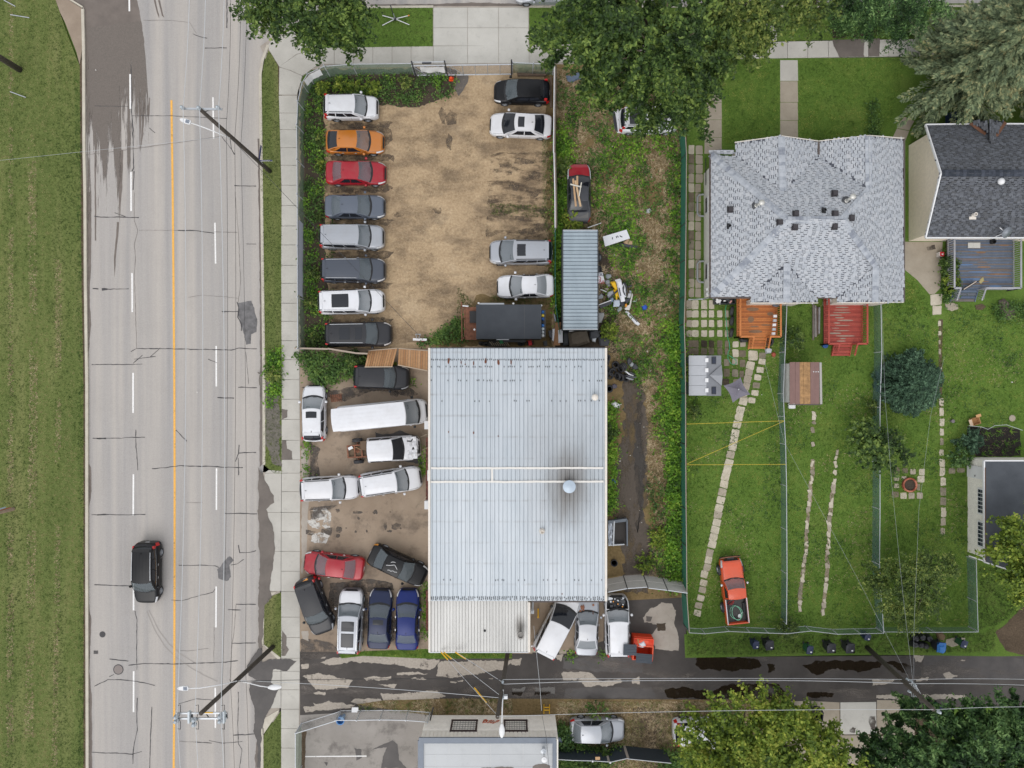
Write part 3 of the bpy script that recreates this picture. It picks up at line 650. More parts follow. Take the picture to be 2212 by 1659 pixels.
def roofz(y):
 return RRG - (RRG - RE) * abs(y - 1026) / 273.0
x0, y0, _ = W(929,757, RE); x1, y1, _ = W(1307,1292, RE)
MB().box(((x0 + x1) / 2 - wx, (y0 + y1) / 2 - wy, 2.1),(x1 - x0 - .2, y0 - y1 - .3,4.2)).obj('wall', M['stucco'], wh)
def rib_sheet(pa, pb, pc, pd, n, depth=.058, gw=.115, along=0):
 """ribbed sheet between four corners; grooves run from edge pa-pb to edge pd-pc"""
 mb = MB(); a, b, c, d = map(Vector, (pa, pb, pc, pd)); prof = []
 for k in range(n):
  u = k / n; w = 1.0 / n
  prof += [(u, 0),(u + w * (.5 - gw),0),(u + w * (.5 - gw * .55),-depth),(u + w * (.5 + gw * .55),-depth),(u + w * (.5 + gw),0), ]
 prof.append((1,0)); up = Vector((0,0,1))
 top = [a.lerp(b, u) + up * h for u, h in prof]; bot = [d.lerp(c, u) + up * h for u, h in prof]
 m = len(prof)
 mb.add(top + bot, [(i, i + m, i + m + 1, i + 1) for i in range(m - 1)])
 return mb
cols = np.linspace(929.5,1306.5,15)
rows = [(752.5,1011.5),(1011.5,1041),(1041,1298)]
for r, (ya, yb_) in enumerate(rows):
 for a, b in zip(cols, cols[1:]):
  dz = R.uniform(0,.012) - (.014 if r == 1 else 0)
  za, zb = roofz(ya) + dz, roofz(yb_) + dz
  if r == 1: za = zb = RRG + dz - .02
  P4 = [W(a + .1, ya, za), W(b - .1, ya, za), W(b - .1, yb_, zb), W(a + .1, yb_, zb)]
  rib_sheet(*[loc(wh, p) for p in P4],3).obj('roof_sheet', M['roof'], wh)
base = MB(); base.add([loc(wh, p) for p in (W(928,752, RE - .1), W(1308,752, RE - .1), W(1308,1026, RRG - .1), W(928,1026, RRG - .1), W(1308,1298, RE - .1), W(928,1298, RE - .1))],[(3,2,1,0),(5,4,2,3)])
base.obj('roof_deck', M['dgrey'], wh)
def beam_obj(name, p, q, w, h, mat, parent):
 return MB().beam(loc(parent, p), loc(parent, q), w, h).obj(name, mat, parent)
for x in (927.5,1308.8):
 for ya, yb_ in ((752,1026),(1026,1298)):
  beam_obj('barge_board', W(x, ya, roofz(ya) + .02), W(x, yb_, roofz(yb_) + .02),.15,.2, M['trim'], wh)
beam_obj('gutter', W(928,751.5, RE - .05), W(1308,751.5, RE - .05),.06,.16, M['dgrey'], wh)
beam_obj('gutter', W(1150,1299, RE - .05), W(1308,1299, RE - .05),.1,.16, plain('brown_gutter', C(84,74,72),.6), wh)
seal = plain('white_sealant', C(232,228,222),.7, var=.04)
for y in (1011.5,1041):
 v = rough(ribbon([(931, y),(1304, y - .6)],4.2),.5,3, y)
 mb = MB().prism([loc(wh, W(px, py, RRG + .03))[:2] for px, py in v], RRG - .05, RRG + .03)
 mb.obj('sealant_seam', seal, wh)
mb = MB().prism([loc(wh, W(px, py, RRG + .03))[:2] for px, py in rough(ribbon([(1063,1013),(1063,1040)],4),.4,3,7)], RRG - .05, RRG + .028); mb.obj('sealant_seam', seal, wh)
scr, RUSTM = MB(), plain('rust_spot', C(110,62,40),.9)
for y, pr in ((777,.95),(792,.5),(822,.3),(866,.15),(1253,.15),(1290,.95),(1294,.8)):
 for k in range(84):
  if R.random() < pr:
   x = 932 + k * 4.48 + R.uniform(-.5,.5)
   p = loc(wh, W(x, y + R.uniform(-.7,.7), roofz(y) + .02)); scr.box(p, (.055,.10,.03))
scr.obj('screw_heads', M['steel'], wh)['kind'] = 'stuff'
for (x, y, a, b) in [(969,779,2.4,6),(1049,780,2,6),(1077,783,2.6,6),(1023,785,1.2,5),(996,783,1,4),(1005,787,1.5,1.5),(969,933,1,2.2),(1023,935,1.4,3),(1076,942,1,2),(1214,1283,1.2,1.5),(1104,783,1.5,5)]:
 MB().add([loc(wh, W(px, py, roofz(y) + .025)) for px, py in blob(x, y, a, b, 10, x)],[tuple(range(9,-1,-1))]).obj('rust_spot', RUSTM, wh)
def cap(px, py, z, r, h, mat, name='roof_vent', parent=wh):
 p = loc(parent, W(px, py, z))
 return MB().lathe([(r * .55,0),(r * .55, h * .6),(r, h * .6),(r, h * .85),(r * .6, h),(0, h * 1.05)],20, p).obj(name, mat, parent, True)
cap(1284,858,4.55,.24,.5, M['trim'])
MB().lathe([(.22,0),(.2,.12),(.14,.2),(.14,.45),(.11,.45),(.11,.3),(0,.3)],18, loc(wh, W(1171,1147,4.62))).obj('roof_vent', M['trim'], wh, True)
MB().lathe([(.2,-.5),(.2,.25),(.46,.25),(.46,.34),(.1,.40),(0,.40)],26, loc(wh, W(1229,1050,4.95))).obj('flue_cover', plain('pale_sheet_metal', C(186,200,214),.4,.2), wh)
for y in (918,1090): MB().box(loc(wh, W(922, y, 3.6)),(.3,.6,.5)).obj('wall_lamp', M['white'], wh)
MB().box(loc(wh, W(927,1027,4.75)),(.22,.75,.2)).obj('roof_patch', M['white'], wh)
bl = MB()
for (ya, yb_) in ((945,1092),(1275,1362)):
 n = int((yb_ - ya) / 2.2)
 for k in range(n):
  for j in range(2):
   p = W(921.5 + j * 2.6, ya + (k + .5) * (yb_ - ya) / n, .4); bl.box(loc(wh, p),(.085,.075,.2))
bl.obj('brick_edging', islands('red_brick', [(.2, C(96,64,58)),(.8, C(142,92,82))],.9), wh)['kind'] = 'stuff'
lt = thing('lean_to_shed', 'pale ribbed lean-to shed built onto the south end of the workshop', 'shed', W(1036,1350,0))
x0, y0, _ = W(932,1300,3.2); x1, y1, _ = W(1141,1402,3.2)
MB().box(loc(lt, ((x0 + x1) / 2,(y0 + y1) / 2,1.5)),(x1 - x0, y0 - y1,3.0)).obj('wall', M['stucco'], lt)
cols = np.linspace(929,1141,9)
for a, b in zip(cols, cols[1:]):
 dz = R.uniform(0,.01)
 rib_sheet(*[loc(lt, p) for p in (W(a + .1,1297,3.7 + dz), W(b - .1,1297,3.7 + dz), W(b - .1,1408,3.2 + dz), W(a + .1,1408,3.2 + dz))],4,.07,.09).obj('roof_sheet', M['roof2'], lt)
MB().add([loc(lt, p) for p in (W(928.5,1296,3.6), W(1142,1296,3.6), W(1142,1408,3.1), W(928.5,1408,3.1))],[(3,2,1,0)]).obj('roof_deck', M['dgrey'], lt)
beam_obj('barge_board', W(927.6,1297,3.72), W(927.6,1408,3.22),.12,.18, M['trim'], lt)
beam_obj('barge_board', W(1143,1300,3.72), W(1143,1408,3.22),.16,.18, M['trim'], lt)
beam_obj('gutter', W(928,1408.8,3.15), W(1142,1408.8,3.15),.06,.12, M['metal'], lt)
MB().tube([loc(lt, W(1124,1370,3.3)), loc(lt, W(1124,1371,4.1))],.17,16).lathe([(.27,0),(.27,.12),(.18,.14),(.18,.02),(0,.02)],18, loc(lt, W(1124.5,1372,4.1))).obj('chimney', plain('stained_flue', C(150,146,142),.5,.3, var=.2), lt)
MB().lathe([(.12,0),(.07,.1),(0,.12)],12, loc(lt, W(1047,1362,3.38))).obj('roof_cap', M['black'], lt)
ct = thing('storage_container', 'long grey ribbed metal storage container with a car wreck behind its end', 'container', W(1252,606,0))
a, b = W(1216,498,2.55), W(1291,711,2.55)
MB().box(loc(ct, ((a[0] + b[0]) / 2,(a[1] + b[1]) / 2,1.25)),(b[0] - a[0] - .04, a[1] - b[1] - .04,2.4)).obj('wall', plain('grey_container_wall', C(96,104,110),.6,.2), ct)
for k in range(9):
 ya, yb_ = 498 + k * 23.7,498 + (k + 1) * 23.7
 dz = R.uniform(0,.01)
 rib_sheet(*[loc(ct, p) for p in (W(1216.5, yb_ - .1,2.55 + dz), W(1216.5, ya + .1,2.55 + dz), W(1290.5, ya + .1,2.55 + dz), W(1290.5, yb_ - .1,2.55 + dz))],3,.09,.15).obj('roof_sheet', M['roof3'], ct)
for (p, q) in (((1216,497.5),(1291,497.5)),((1216,711.6),(1291,711.6))): beam_obj('end_rail', W(*p, 2.53), W(*q, 2.53),.06,.14, M['metal'], ct)
for x in (1215.6,1291.4): beam_obj('side_rail', W(x, 498,2.5), W(x, 711,2.5),.07,.14, M['steel'], ct)
# ---- shingled houses
def shingle_mat(name, stops, obj):
 q = NT(name)
 rnd = q.node('ShaderNodeObjectInfo').outputs['Random'] if obj else q.node('ShaderNodeNewGeometry').outputs['Random Per Island']
 col = q.ramp(rnd, stops); q.n[-1].color_ramp.interpolation = 'CONSTANT'
 col = q.mix(.15, col, q.ramp(q.noise(q.pos(True),30,2),[(.3,0.25),(.7,.6)]))
 q.col(col); q.set(Roughness=.85); q.b.inputs['Specular IOR Level'].default_value = .2
 return q.m
def fit_plane(P):
 A = np.array(P); c = A.mean(0)
 X = np.c_[A[:, 0] - c[0], A[:, 1] - c[1], np.ones(len(A))]
 s, *_ = np.linalg.lstsq(X, A[:, 2], rcond=None)
 return lambda x, y: s[0] * (x - c[0]) + s[1] * (y - c[1]) + s[2], Vector((-s[0],-s[1],1)).normalized()
def in_poly(X, Y, poly):
 X = np.asarray(X); Y = np.asarray(Y); r = np.zeros(X.shape, bool); n = len(poly); j = n - 1
 for i in range(n):
  xi, yi = poly[i][0], poly[i][1]; xj, yj = poly[j][0], poly[j][1]
  c = ((yi > Y) != (yj > Y)) & (X < (xj - xi) * (Y - yi) / ((yj - yi) or 1e-9) + xi)
  r ^= c; j = i
 return r
class Shingler:
 def __init__(s, root, light, dark_mat, deck_mat, limit=300):
  s.root, s.root_loc = root, root.location.copy(); s.bulk = MB(); s.left = limit
  s.mo, s.mb = light; s.deck = deck_mat; s.units = {}
 def facet(s, pts, tab=(.31,.145), single=False):
  P = [Vector(loc(s.root, W(*p))) for p in pts]
  f, n = fit_plane(P)
  if n.z < 0: n = -n
  Pp = [Vector((p.x, p.y, f(p.x, p.y))) for p in P]
  MB().add([tuple(p + n * -.02) for p in Pp],[tuple(range(len(Pp)))]).obj('roof_deck', s.deck, s.root)
  down = Vector((n.x, n.y, 0)); down = (down - n * down.dot(n)).normalized()
  u = n.cross(down).normalized()
  o = Pp[0]
  us = [(p - o).dot(u) for p in Pp]; vs_ = [(p - o).dot(down) for p in Pp]
  poly = list(zip(us, vs_))
  v = max(vs_); row = 0
  while v > min(vs_):
   x = min(us) - (row % 2) * .26 - R.uniform(0,.12); short = False
   while x < max(us):
    short = not short and R.random() < .85; w = R.choice((.62,.75) if short else (.85,1.0,1.15)) * tab[0]
    h = tab[1] * (.70 if short else 1.0)
    c = (x + w / 2, v - tab[1] / 2)
    if in_poly([c[0], c[0] - w * .3, c[0] + w * .3],[c[1]] * 3, poly).sum() >= 2:
     ctr = o + u * c[0] + down * (v - tab[1] + h / 2)
     lift = .012 + R.random() * .016
     if single and s.left > 0:
      s.left -= 1
      key = (round(w, 3), round(h, 3))
      if key not in s.units: s.units[key] = MB().box((0,0,0),(w - .01, h, .022)).mesh('shingle', s.mo)
      Mx = Matrix((u, -down, n)).transposed().to_4x4(); Mx.translation = ctr + n * lift
      ob = inst('shingle', s.units[key], s.root); ob.matrix_local = Mx
     else:
      Mx = Matrix((u, -down, n)).transposed().to_4x4()
      s.bulk.box(ctr + n * lift, (w - .01, h, .022), M=Mx)
    x += w + .006
   v -= tab[1]; row += 1
 def caps(s, p, q, mat, step=.26, w=.44):
  a, b = Vector(loc(s.root, W(*p))), Vector(loc(s.root, W(*q))); L = (b - a).length; k = max(2, int(L / step))
  d = (b - a) / k; y = Vector((0,0,1)).cross(d).normalized()
  for i in range(k):
   c = a + d * (i + .5)
   mb = MB(); t = Vector((0,0,.05 + R.random() * .015)); e = d * .5
   mb.add([c - e - y * w * .55 + t * .2, c - e + t, c - e + y * w * .55 + t * .2, c + e - y * w * .55 + t * .1, c + e + t * .8, c + e + y * w * .55 + t * .1,
     ],[(0,1,4,3),(1,2,5,4),(0,3,5,2),(0,2,1),(3,4,5)])
   mb.obj('ridge_cap', mat, s.root)
 def done(s):
  s.bulk.obj('shingle_field', s.mb, s.root)['kind'] = 'stuff'
st = [(0, C(180,185,192)),(.25, C(186,190,197)),(.5, C(176,181,189)),(.7, C(191,194,200)),(.88, C(170,175,184))]
gh = thing('grey_house', 'bungalow with pale grey shingled hip roof, gabled wings and two timber decks', 'house', W(1740,480,0))
E = 3.5
lightm = (shingle_mat('grey_shingle', st, True), shingle_mat('grey_shingle_field', st, False))
sh = Shingler(gh, lightm, None, plain('shingle_underlay', C(92,95,106),.9))
NWc, SWc, PA, PB = (1535,333, E),(1535,642, E),(1702,475,5.4),(1819,474,5.4)
P1, P1b, P2, P2b = (1688,295,4.55),(1691,413,4.57),(1876,294,4.5),(1877,409,4.5)
P3, P3b, P4, P4b = (1890.5,652,4.5),(1892,575,4.55),(1699,653,4.52),(1700,569,4.5)
sh.facet([NWc, SWc, PA], single=True)
sh.facet([NWc, PA, PB, P2b, (1768,338, E), P1b, (1590,338, E)])
sh.facet([(1588,309, E), P1, P1b, (1590,338, E)]); sh.facet([P1,(1768,306, E),(1768,338, E), P1b])
sh.facet([(1768,306, E), P2, P2b, (1768,338, E)])
sh.facet([P2,(1952,300, E),(1951,651, E), P3, P3b, PB, P2b])
sh.facet([SWc, (1623,642, E), P4b, (1764,642, E),(1809,642, E), P3b, PB, PA])
sh.facet([(1623,642, E),(1621,653, E), P4, P4b]); sh.facet([P4,(1766,653, E),(1764,642, E), P4b]); sh.facet([(1809,642, E),(1808,653, E), P3, P3b])
sh.facet([(1534,325,3.3),(1560,322,3.45),(1586,325,3.3),(1586,333,3.3),(1534,333,3.3)])
sh.done()
capm = islands('ridge_shingle', [(.1, C(140,145,156)),(.5, C(174,179,187)),(.9, C(190,194,201))],.85, obj=True)
for p, q in ((PA, PB),(NWc, PA),(SWc, PA),(P2b, PB),(PB, P3b),(P1, P1b),(P2, P2b),(P3b, P3),(P4b, P4)): sh.caps(p, q, capm)
a, b = W(1548,345, E), W(1938,630, E)
MB().box(loc(gh, ((a[0] + b[0]) / 2,(a[1] + b[1]) / 2,1.7)),(b[0] - a[0], a[1] - b[1],3.4)).obj('wall', plain('cream_siding', (.80,.77,.73),.8, var=.05), gh)
for p, q in (((1600,345),(1756,316)),((1780,345),(1940,316)),((1640,640),(1750,650)),((1822,640),(1940,650))):
 a, b = W(*p, E), W(*q, E); MB().box(loc(gh, ((a[0] + b[0]) / 2,(a[1] + b[1]) / 2,1.68)),(b[0] - a[0], abs(a[1] - b[1]),3.36)).obj('wing_wall', M['stucco'], gh)
fas = plain('fascia_brown', C(90,80,76),.6)
for p, q in (((1533.6,333, E),(1533.6,643, E)),((1533,643.6, E),(1622,643.6, E)),((1764,643.5, E),(1809,643.5, E)),((1953,300, E),(1952.6,652, E))):
 beam_obj('gutter', W(*p), W(*q),.1,.12, fas, gh)
for p, q in (((1621,654.5, E),(1699,655,4.5)),((1699,655,4.5),(1766,654.5, E)),((1808,654, E),(1890,654,4.45)),((1890,654,4.45),(1951,653, E)),((1587,308, E),(1688,294,4.5)),((1688,294,4.5),(1767,305, E)),((1769,305, E),(1876,293,4.45)),((1876,293,4.45),(1952,299, E))):
 beam_obj('fascia', W(*p), W(*q),.05,.14, M['trim'], gh)
MB().add([loc(gh, p) for p in (W(1766,306,3.55), W(1771,306,3.55), W(1771,334,3.6), W(1766,334,3.6))],[(3,2,1,0)]).obj('valley_flashing', fas, gh)
bk = plain('black_roof_vent', C(58,54,58),.6)
for (x, y, z) in ((1718,462,5.3),(1803,462,5.3),(1838,471,5.15),(1683.5,481,5.15),(1716,491,5.25),(1801.5,490,5.25),(1802,418,4.75),(1577,453,4.02)):
 mb = MB(); c = Vector(loc(gh, W(x, y, z))); mb.box(c + Vector((0,0,.05)),(.46,.46,.05)); mb.box(c + Vector((0,0,.16)),(.36,.36,.16)); mb.box(c + Vector((0,0,.255)),(.3,.3,.04))
 mb.obj('roof_vent', bk, gh)
for (x, y, z) in ((1574,489,3.95),(1779,455,5.2)):
 mb = MB(); c = Vector(loc(gh, W(x, y, z))); mb.box(c + Vector((0,0,.04)),(.3,.42,.03)); mb.lathe([(.11,0),(.11,.3),(.07,.3),(.07,.1),(0,.1)],14, c); mb.obj('vent_pipe', M['black'], gh)
for (xa, ya, za, xb, yb_, zb) in ((1633.5,444.5,4.6,1645,438,5.75),(1828,434,4.9,1842,425,6.0)):
 mb = MB().tube([loc(gh, W(xa, ya, za)), loc(gh, W(xb, yb_, zb))],.10,14); mb.lathe([(.19,0),(.20,.1),(0,.14)],16, loc(gh, W(xb, yb_, zb))); mb.lathe([(.2,0),(.1,.12)],14, loc(gh, W(xa, ya, za)))
 mb.obj('flue_pipe', plain('flue_steel', C(222,220,214),.35,.2), gh, True); MB().lathe([(.34,0),(.13,.07)],14, loc(gh, W(xa, ya, za))).obj('flashing', M['steel'], gh)
def well(y0, y1):
 pts = [(1521, y0),(1510, y0 + 1),(1506.5, y0 + 6),(1506.5, y1 - 6),(1510, y1 - 1),(1521, y1)]
 return MB().tube([loc(gh, W(x, y, .3)) for x, y in pts],.07,6)
for y0, y1 in ((420,467),(564,610)):
 well(y0, y1).obj('window_well', M['metal'], gh)
 f = MB().box(loc(gh, W(1527,(y0 + y1) / 2,.9)),(.06,1.3,.6)).obj('window', M['white'], gh)
 MB().box(loc(gh, W(1525.6,(y0 + y1) / 2,.9)),(.03,1.1,.42)).obj('pane', plain('window_glass', C(48,56,64),.08), f)
MB().tube([loc(gh, W(1536,641,3.3)), loc(gh, W(1519,646,.5)), loc(gh, W(1487,647,.3))],.07,6).obj('downpipe', M['metal'], gh)
for (x, y) in ((1527,626),(1527,636)): MB().lathe([(.12,0),(.14,.3),(0,.34)],12, loc(gh, W(x, y, .8))).obj('gas_meter', M['white'], gh)
rl = MB()
for k in range(12): rl.tube([loc(gh, W(1523,345 + k * 4.6,0.0)), loc(gh, W(1524.5,345 + k * 4.6,1.0))],.015,4)
rl.tube([loc(gh, W(1524.5,342,1.0)), loc(gh, W(1524.5,400,1.0))],.025,5)
rl.obj('handrail', M['black'], gh)
bh = thing('dark_roof_house', 'cream stucco house with dark slate-grey shingle roof, gable wall and satellite dish', 'house', W(2100,390,0))
st2 = [(0, C(58,63,73)),(.25, C(70,75,86)),(.5, C(50,55,64)),(.7, C(82,87,97)),(.9, C(42,46,54))]
dk = (shingle_mat('dark_shingle', st2, True), shingle_mat('dark_shingle_field', st2, False))
sh2 = Shingler(bh, dk, None, plain('dark_underlay', C(34,37,44),.9))
sh2.facet([(2000,512,3.2),(2480,512,3.2),(2480,374,5.1),(2033,374,5.1)], single=True)
sh2.facet([(2000,271,3.2),(2033,374,5.1),(2480,374,5.1),(2480,268,3.2)])
sh2.facet([(2097,264,3.45),(2136,258,4.1),(2141,313,4.1),(2128,290,3.6)]); sh2.facet([(2136,258,4.1),(2172,262,3.45),(2150,290,3.6),(2141,313,4.1)])
sh2.done()
sh2.caps((2033,374,5.1),(2480,374,5.1), islands('dark_ridge_shingle', [(.2, C(52,57,66)),(.8, C(76,81,92))],.85, obj=True))
wallx0 = W(1963,390,0)[0]; yA, yB = W(0,283,3.2)[1], W(0,502,3.2)[1]; yM = W(0,374,5.1)[1]
ws = plain('cream_stucco', (.78,.69,.57),.95, var=.07, scale=4, grime=.15)
mb = MB(); X1 = wallx0 + 22
mb.add([loc(bh, p) for p in ((wallx0, yA, 0),(wallx0, yB, 0),(wallx0, yB, 3.15),(wallx0, yM, 4.95),(wallx0, yA, 3.15),(X1, yA, 0),(X1, yB, 0),(X1, yB, 3.15),(X1, yA, 3.15),(X1, yM, 4.95))],
 [(0,4,3,2,1),(1,2,7,6),(0,5,8,4),(5,6,7,9,8)])
mb.obj('wall', ws, bh)
for p, q in (((1999,270,3.22),(2032,374,5.12)),((1999,513,3.22),(2032,374,5.12)),((1999,514,3.18),(2480,514,3.18)),((1999,269.5,3.2),(2095,268,3.2)),((2173,268,3.2),(2480,268,3.2))):
 beam_obj('fascia', W(*p), W(*q),.09,.16, M['white'], bh)
for p, q in (((2096,266,3.5),(2129,290,3.62)),((2172,264,3.5),(2152,294,3.7))): beam_obj('valley_flashing', W(*p), W(*q),.22,.04, plain('rusty_flashing', C(112,76,56),.8, var=.2), bh)
mb = MB().box(loc(bh, (wallx0 - .02, yM - .3,4.1)),(.05,.5,.55)); mb.obj('gable_vent', M['white'], bh)
cc = loc(bh, W(1988,352,4.05))
for (ya, yb_) in ():
 f = MB().box(loc(bh, (wallx0 - .02, W(0,(ya + yb_) / 2,1.4)[1],1.4)),(.06,1.5,1.1)).obj('window', M['white'], bh)
 MB().box(loc(bh, (wallx0 - .05, W(0,(ya + yb_) / 2,1.4)[1],1.4)),(.03,1.3,.9)).obj('pane', plain('window_glass_dark', C(48,56,64),.08), f)
mb = MB().lathe([(.17,0),(.24,.08),(.24,.2),(.12,.32),(0,.34)],18, loc(bh, W(2160,393,5.0))); mb.obj('roof_vent', M['white'], bh, True)
mb = MB().box(loc(bh, W(2101,471,3.85)),(.5,.2,.04)).lathe([(.13,0),(.13,.4),(.08,.4),(.08,.1),(0,.1)],14, loc(bh, W(2101,465,3.85))); mb.obj('vent_pipe', M['trim'], bh)
Md = Matrix.Rotation(math.radians(34),4, Vector((.9,.5,0)))
dish = MB().lathe([(0,0),(.2,.02),(.36,.08),(.42,.13)],24, loc(bh, W(2172,501,4.0)), Md)
dish.obj('satellite_dish', plain('dish_grey', C(150,156,164),.5), bh, True)
MB().tube([loc(bh, W(2151,511,3.3)), loc(bh, W(2172,502,3.95)), loc(bh, W(2160,492,4.3))],.03,6).obj('dish_arm', M['white'], bh)
pp = thing('blue_porch', 'blue painted porch half hidden under the spruce beside the dark roof', 'porch', W(2085,256,0))
for k in range(8): MB().box((-.75 + k * .2,0,.55),(.185,1.3,.05)).obj('plank', plain('porch_blue_%d' % k, C(44,84,128),.7, var=.15), pp)
for k in range(3): MB().box((-1.05 - k * .22,-.1,.42 - k * .16),(.24,1.0,.05)).obj('step', plain('step_blue_%d' % k, C(36,62,96),.7, var=.15), pp)
for x, y in ((-.7,.5),(.6,.5),(.6,-.5),(-.7,-.5)): MB().box((x, y, .27),(.1,.1,.5)).obj('post', M['steel'], pp)
gg = thing('garage', 'white stucco garage with flat dark roof and two paned side windows', 'garage', W(2150,1105,0))
bx = W(2090,0,0)[0]; yT, yBm = W(0,996,2.7)[1], W(0,1210,2.7)[1]; xr_ = W(2500,0,2.7)[0]
MB().box(loc(gg, ((bx + xr_) / 2,(yT + yBm) / 2,1.32)),(xr_ - bx, yT - yBm, 2.64)).obj('wall', plain('garage_stucco', (.80,.765,.70),.95, var=.08, scale=3, grime=.3), gg)
rf = MB(); rf.prism([loc(gg, W(x, y, 2.75))[:2] for x, y in ((2126,996),(2500,996),(2500,1330),(2127,1213))],2.68,2.76); rf.obj('roof', m_concrete('grey_felt_roof', C(78,82,88), C(92,96,102),.2,.8), gg)
for p, q in (((2125,995,2.7),(2500,995,2.7)),((2125,995,2.7),(2126,1214,2.7)),((2126,1214,2.7),(2500,1331,2.7))): beam_obj('fascia', W(*p), W(*q),.1,.16, M['white'], gg)
beam_obj('gutter', W(2128,1010,2.78), W(2128.5,1210,2.78),.05,.08, plain('brown_edge', C(96,66,48),.7), gg)
glass = plain('garage_glass', C(38,46,66),.08)
def gwin(yc, n):
 y = W(0, yc, 1.7)[1]
 f = MB().box(loc(gg, (bx - .02, y, 1.72)),(.07,2.05,.85)).obj('window', M['white'], gg)
 for k in range(n):
  for j in range(2):
   MB().box(loc(gg, (bx - .065, y - .92 + (k + .5) * 1.84 / n, 1.53 + j * .37)),(.03,1.84 / n - .07,.31)).obj('pane', glass, f)
gwin(1083,6); gwin(1154,6)
d = MB().box(loc(gg, (bx - .04, W(0,1020,1.1)[1],1.05)),(.08,.95,2.0)).obj('door', M['white'], gg)
MB().box(loc(gg, (bx - .1, W(0,1028,1.1)[1],1.05)),(.06,.12,.05)).obj('handle', M['steel'], d)
bb = thing('clad_building', 'white metal-clad building at the bottom edge with flat grey roof and barred windows', 'building', W(1055,1620,0))
HB = 3.8
xa, xb = W(920,0,0)[0] , W(1199,0,0)[0]; xa = W(906,0, HB)[0] + .08; yw = W(0,1545,0)[1]
clad = plain('cream_cladding', (.84,.80,.735),.6, var=.05, grime=.12)
mb = MB().box(loc(bb, ((xa + xb) / 2, yw - 6, HB / 2)),(xb - xa, 12, HB)); mb.obj('wall', clad, bb)
n = 12
for k in range(n):
 z = .1 + k * .2
 mb = MB(); prof = [(0, z),(.06, z + .02),(.06, z + .12),(0, z + .15)]
 mb.add([loc(bb, (x, yw + .005 + o, zz)) for x in (xa, xb) for o, zz in prof],[(0,1,5,4),(1,2,6,5),(2,3,7,6)]); mb.obj('siding_rib', clad, bb)
for k in range(34):
 x = xa + (k + .5) * (xb - xa) / 34
 MB().box(loc(bb, (x, yw + .02,3.12)),((xb - xa) / 34 - .05,.05,1.2)).obj('fascia_panel', clad, bb)
par = plain('grey_parapet_metal', C(112,120,132),.45,.3, var=.06)
for p, q, w in (((905,1599, HB + .05),(1201,1599, HB + .05),.42),((909,1599, HB + .04),(909,1900, HB + .04),.42),((1198,1599, HB + .04),(1198,1900, HB + .04),.30)): beam_obj('parapet_cap', W(*p), W(*q), w, .12, par, bb)
beam_obj('drip_edge', W(905,1594, HB - .03), W(1201,1594, HB - .03),.05,.14, M['dgrey'], bb)
q = m_concrete('grey_roof_membrane', C(190,192,194), C(204,206,208),.2,.3)
rows_ = [(1604,1629),(1629.4,1655),(1655.4,1690),(1690.4,1760)]
for ya, yb_ in rows_:
 xs_ = [913,970 if ya < 1620 else 940,1060,1130,1195]
 for a, b in zip(xs_, xs_[1:]):
  MB().prism([loc(bb, W(x, y, HB + .02))[:2] for x, y in ((a + .15, ya),(b - .15, ya),(b - .15, yb_),(a + .15, yb_))], HB - .1, HB + .02 + R.uniform(0,.004)).obj('roof_membrane', q, bb)
for k, p in enumerate(([(1152,1657),(1160,1651),(1175,1650),(1188,1655),(1192,1680),(1150,1680)],[(1040,1659),(1075,1656),(1110,1659),(1100,1680),(1050,1680)])):
 MB().add([loc(bb, W(x, y, HB + .03)) for x, y in rough(p, 1.2,3, k)][::-1],[tuple(range(len(rough(p, 1.2,3, k))))]).obj('roof_stain', M['wet'], bb)
gls = NT('wired_glass'); gls.col(gls.ramp(gls.noise(gls.pos(True),1.4,4,.7),[(.3, C(46,52,42)),(.55, C(66,80,86)),(.8, C(150,152,150))])); gls.set(Roughness=.1)
for (xa_, xb_) in ((972,1031),(1087,1140)):
 a = W(xa_ + 3,0,2.0)[0]; b = W(xb_ - 2,0,2.0)[0]; zc = 1.85
 f = MB()
 for (cx, cz, sx_, sz) in (((a + b) / 2, zc + .85, b - a + .16,.12),((a + b) / 2, zc - .85, b - a + .16,.12),(a, zc, .12,1.6),(b, zc, .12,1.6)): f.box(loc(bb, (cx, yw + .06, cz)),(sx_, .12, sz))
 f = f.obj('window', plain('dark_window_frame', C(62,46,46),.6), bb)
 MB().box(loc(bb, ((a + b) / 2, yw + .035, zc)),(b - a, .02,1.6)).obj('pane', gls.m, f)
 gr = MB()
 for k in range(1,9): gr.box(loc(bb, (a + (b - a) * k / 9, yw + .07, zc)),(.018,.018,1.6))
 for k in range(1,5): gr.box(loc(bb, ((a + b) / 2, yw + .072, zc - .8 + 1.6 * k / 5)),(b - a, .018,.018))
 gr.obj('grille', M['steel'], f)
gf = MB()
sc = [(0,.0),(.12,.35),(.3,.4),(.15,.2),(.05,.05),(.3,.05),(.45,.3),(.35,.35),(.3,.15),(.5,.0),(.62,.25),(.8,.3),(.7,.05),(.55,.1),(.8,.0),(.95,.3),(1.05,.2),(.9,-.05),(1.15,.05),(1.3,.3),(1.5,.28),(1.3,.1)]
gx = W(1043,0,1)[0]
gf.tube([loc(bb, (gx + a * .85, yw + .09,1.45 - b * 1.4)) for a, b in sc],.035,4)
gf.obj('graffiti_scrawl', plain('orange_spray_paint', C(206,106,70),.7), bb)
MB().tube([loc(bb, W(1174,1617, HB)), loc(bb, W(1174,1622, HB + .5))],.13,14).lathe([(.2,0),(.2,.08),(0,.14)],16, loc(bb, W(1174,1622, HB + .5))).obj('roof_vent', M['pipe'], bb)
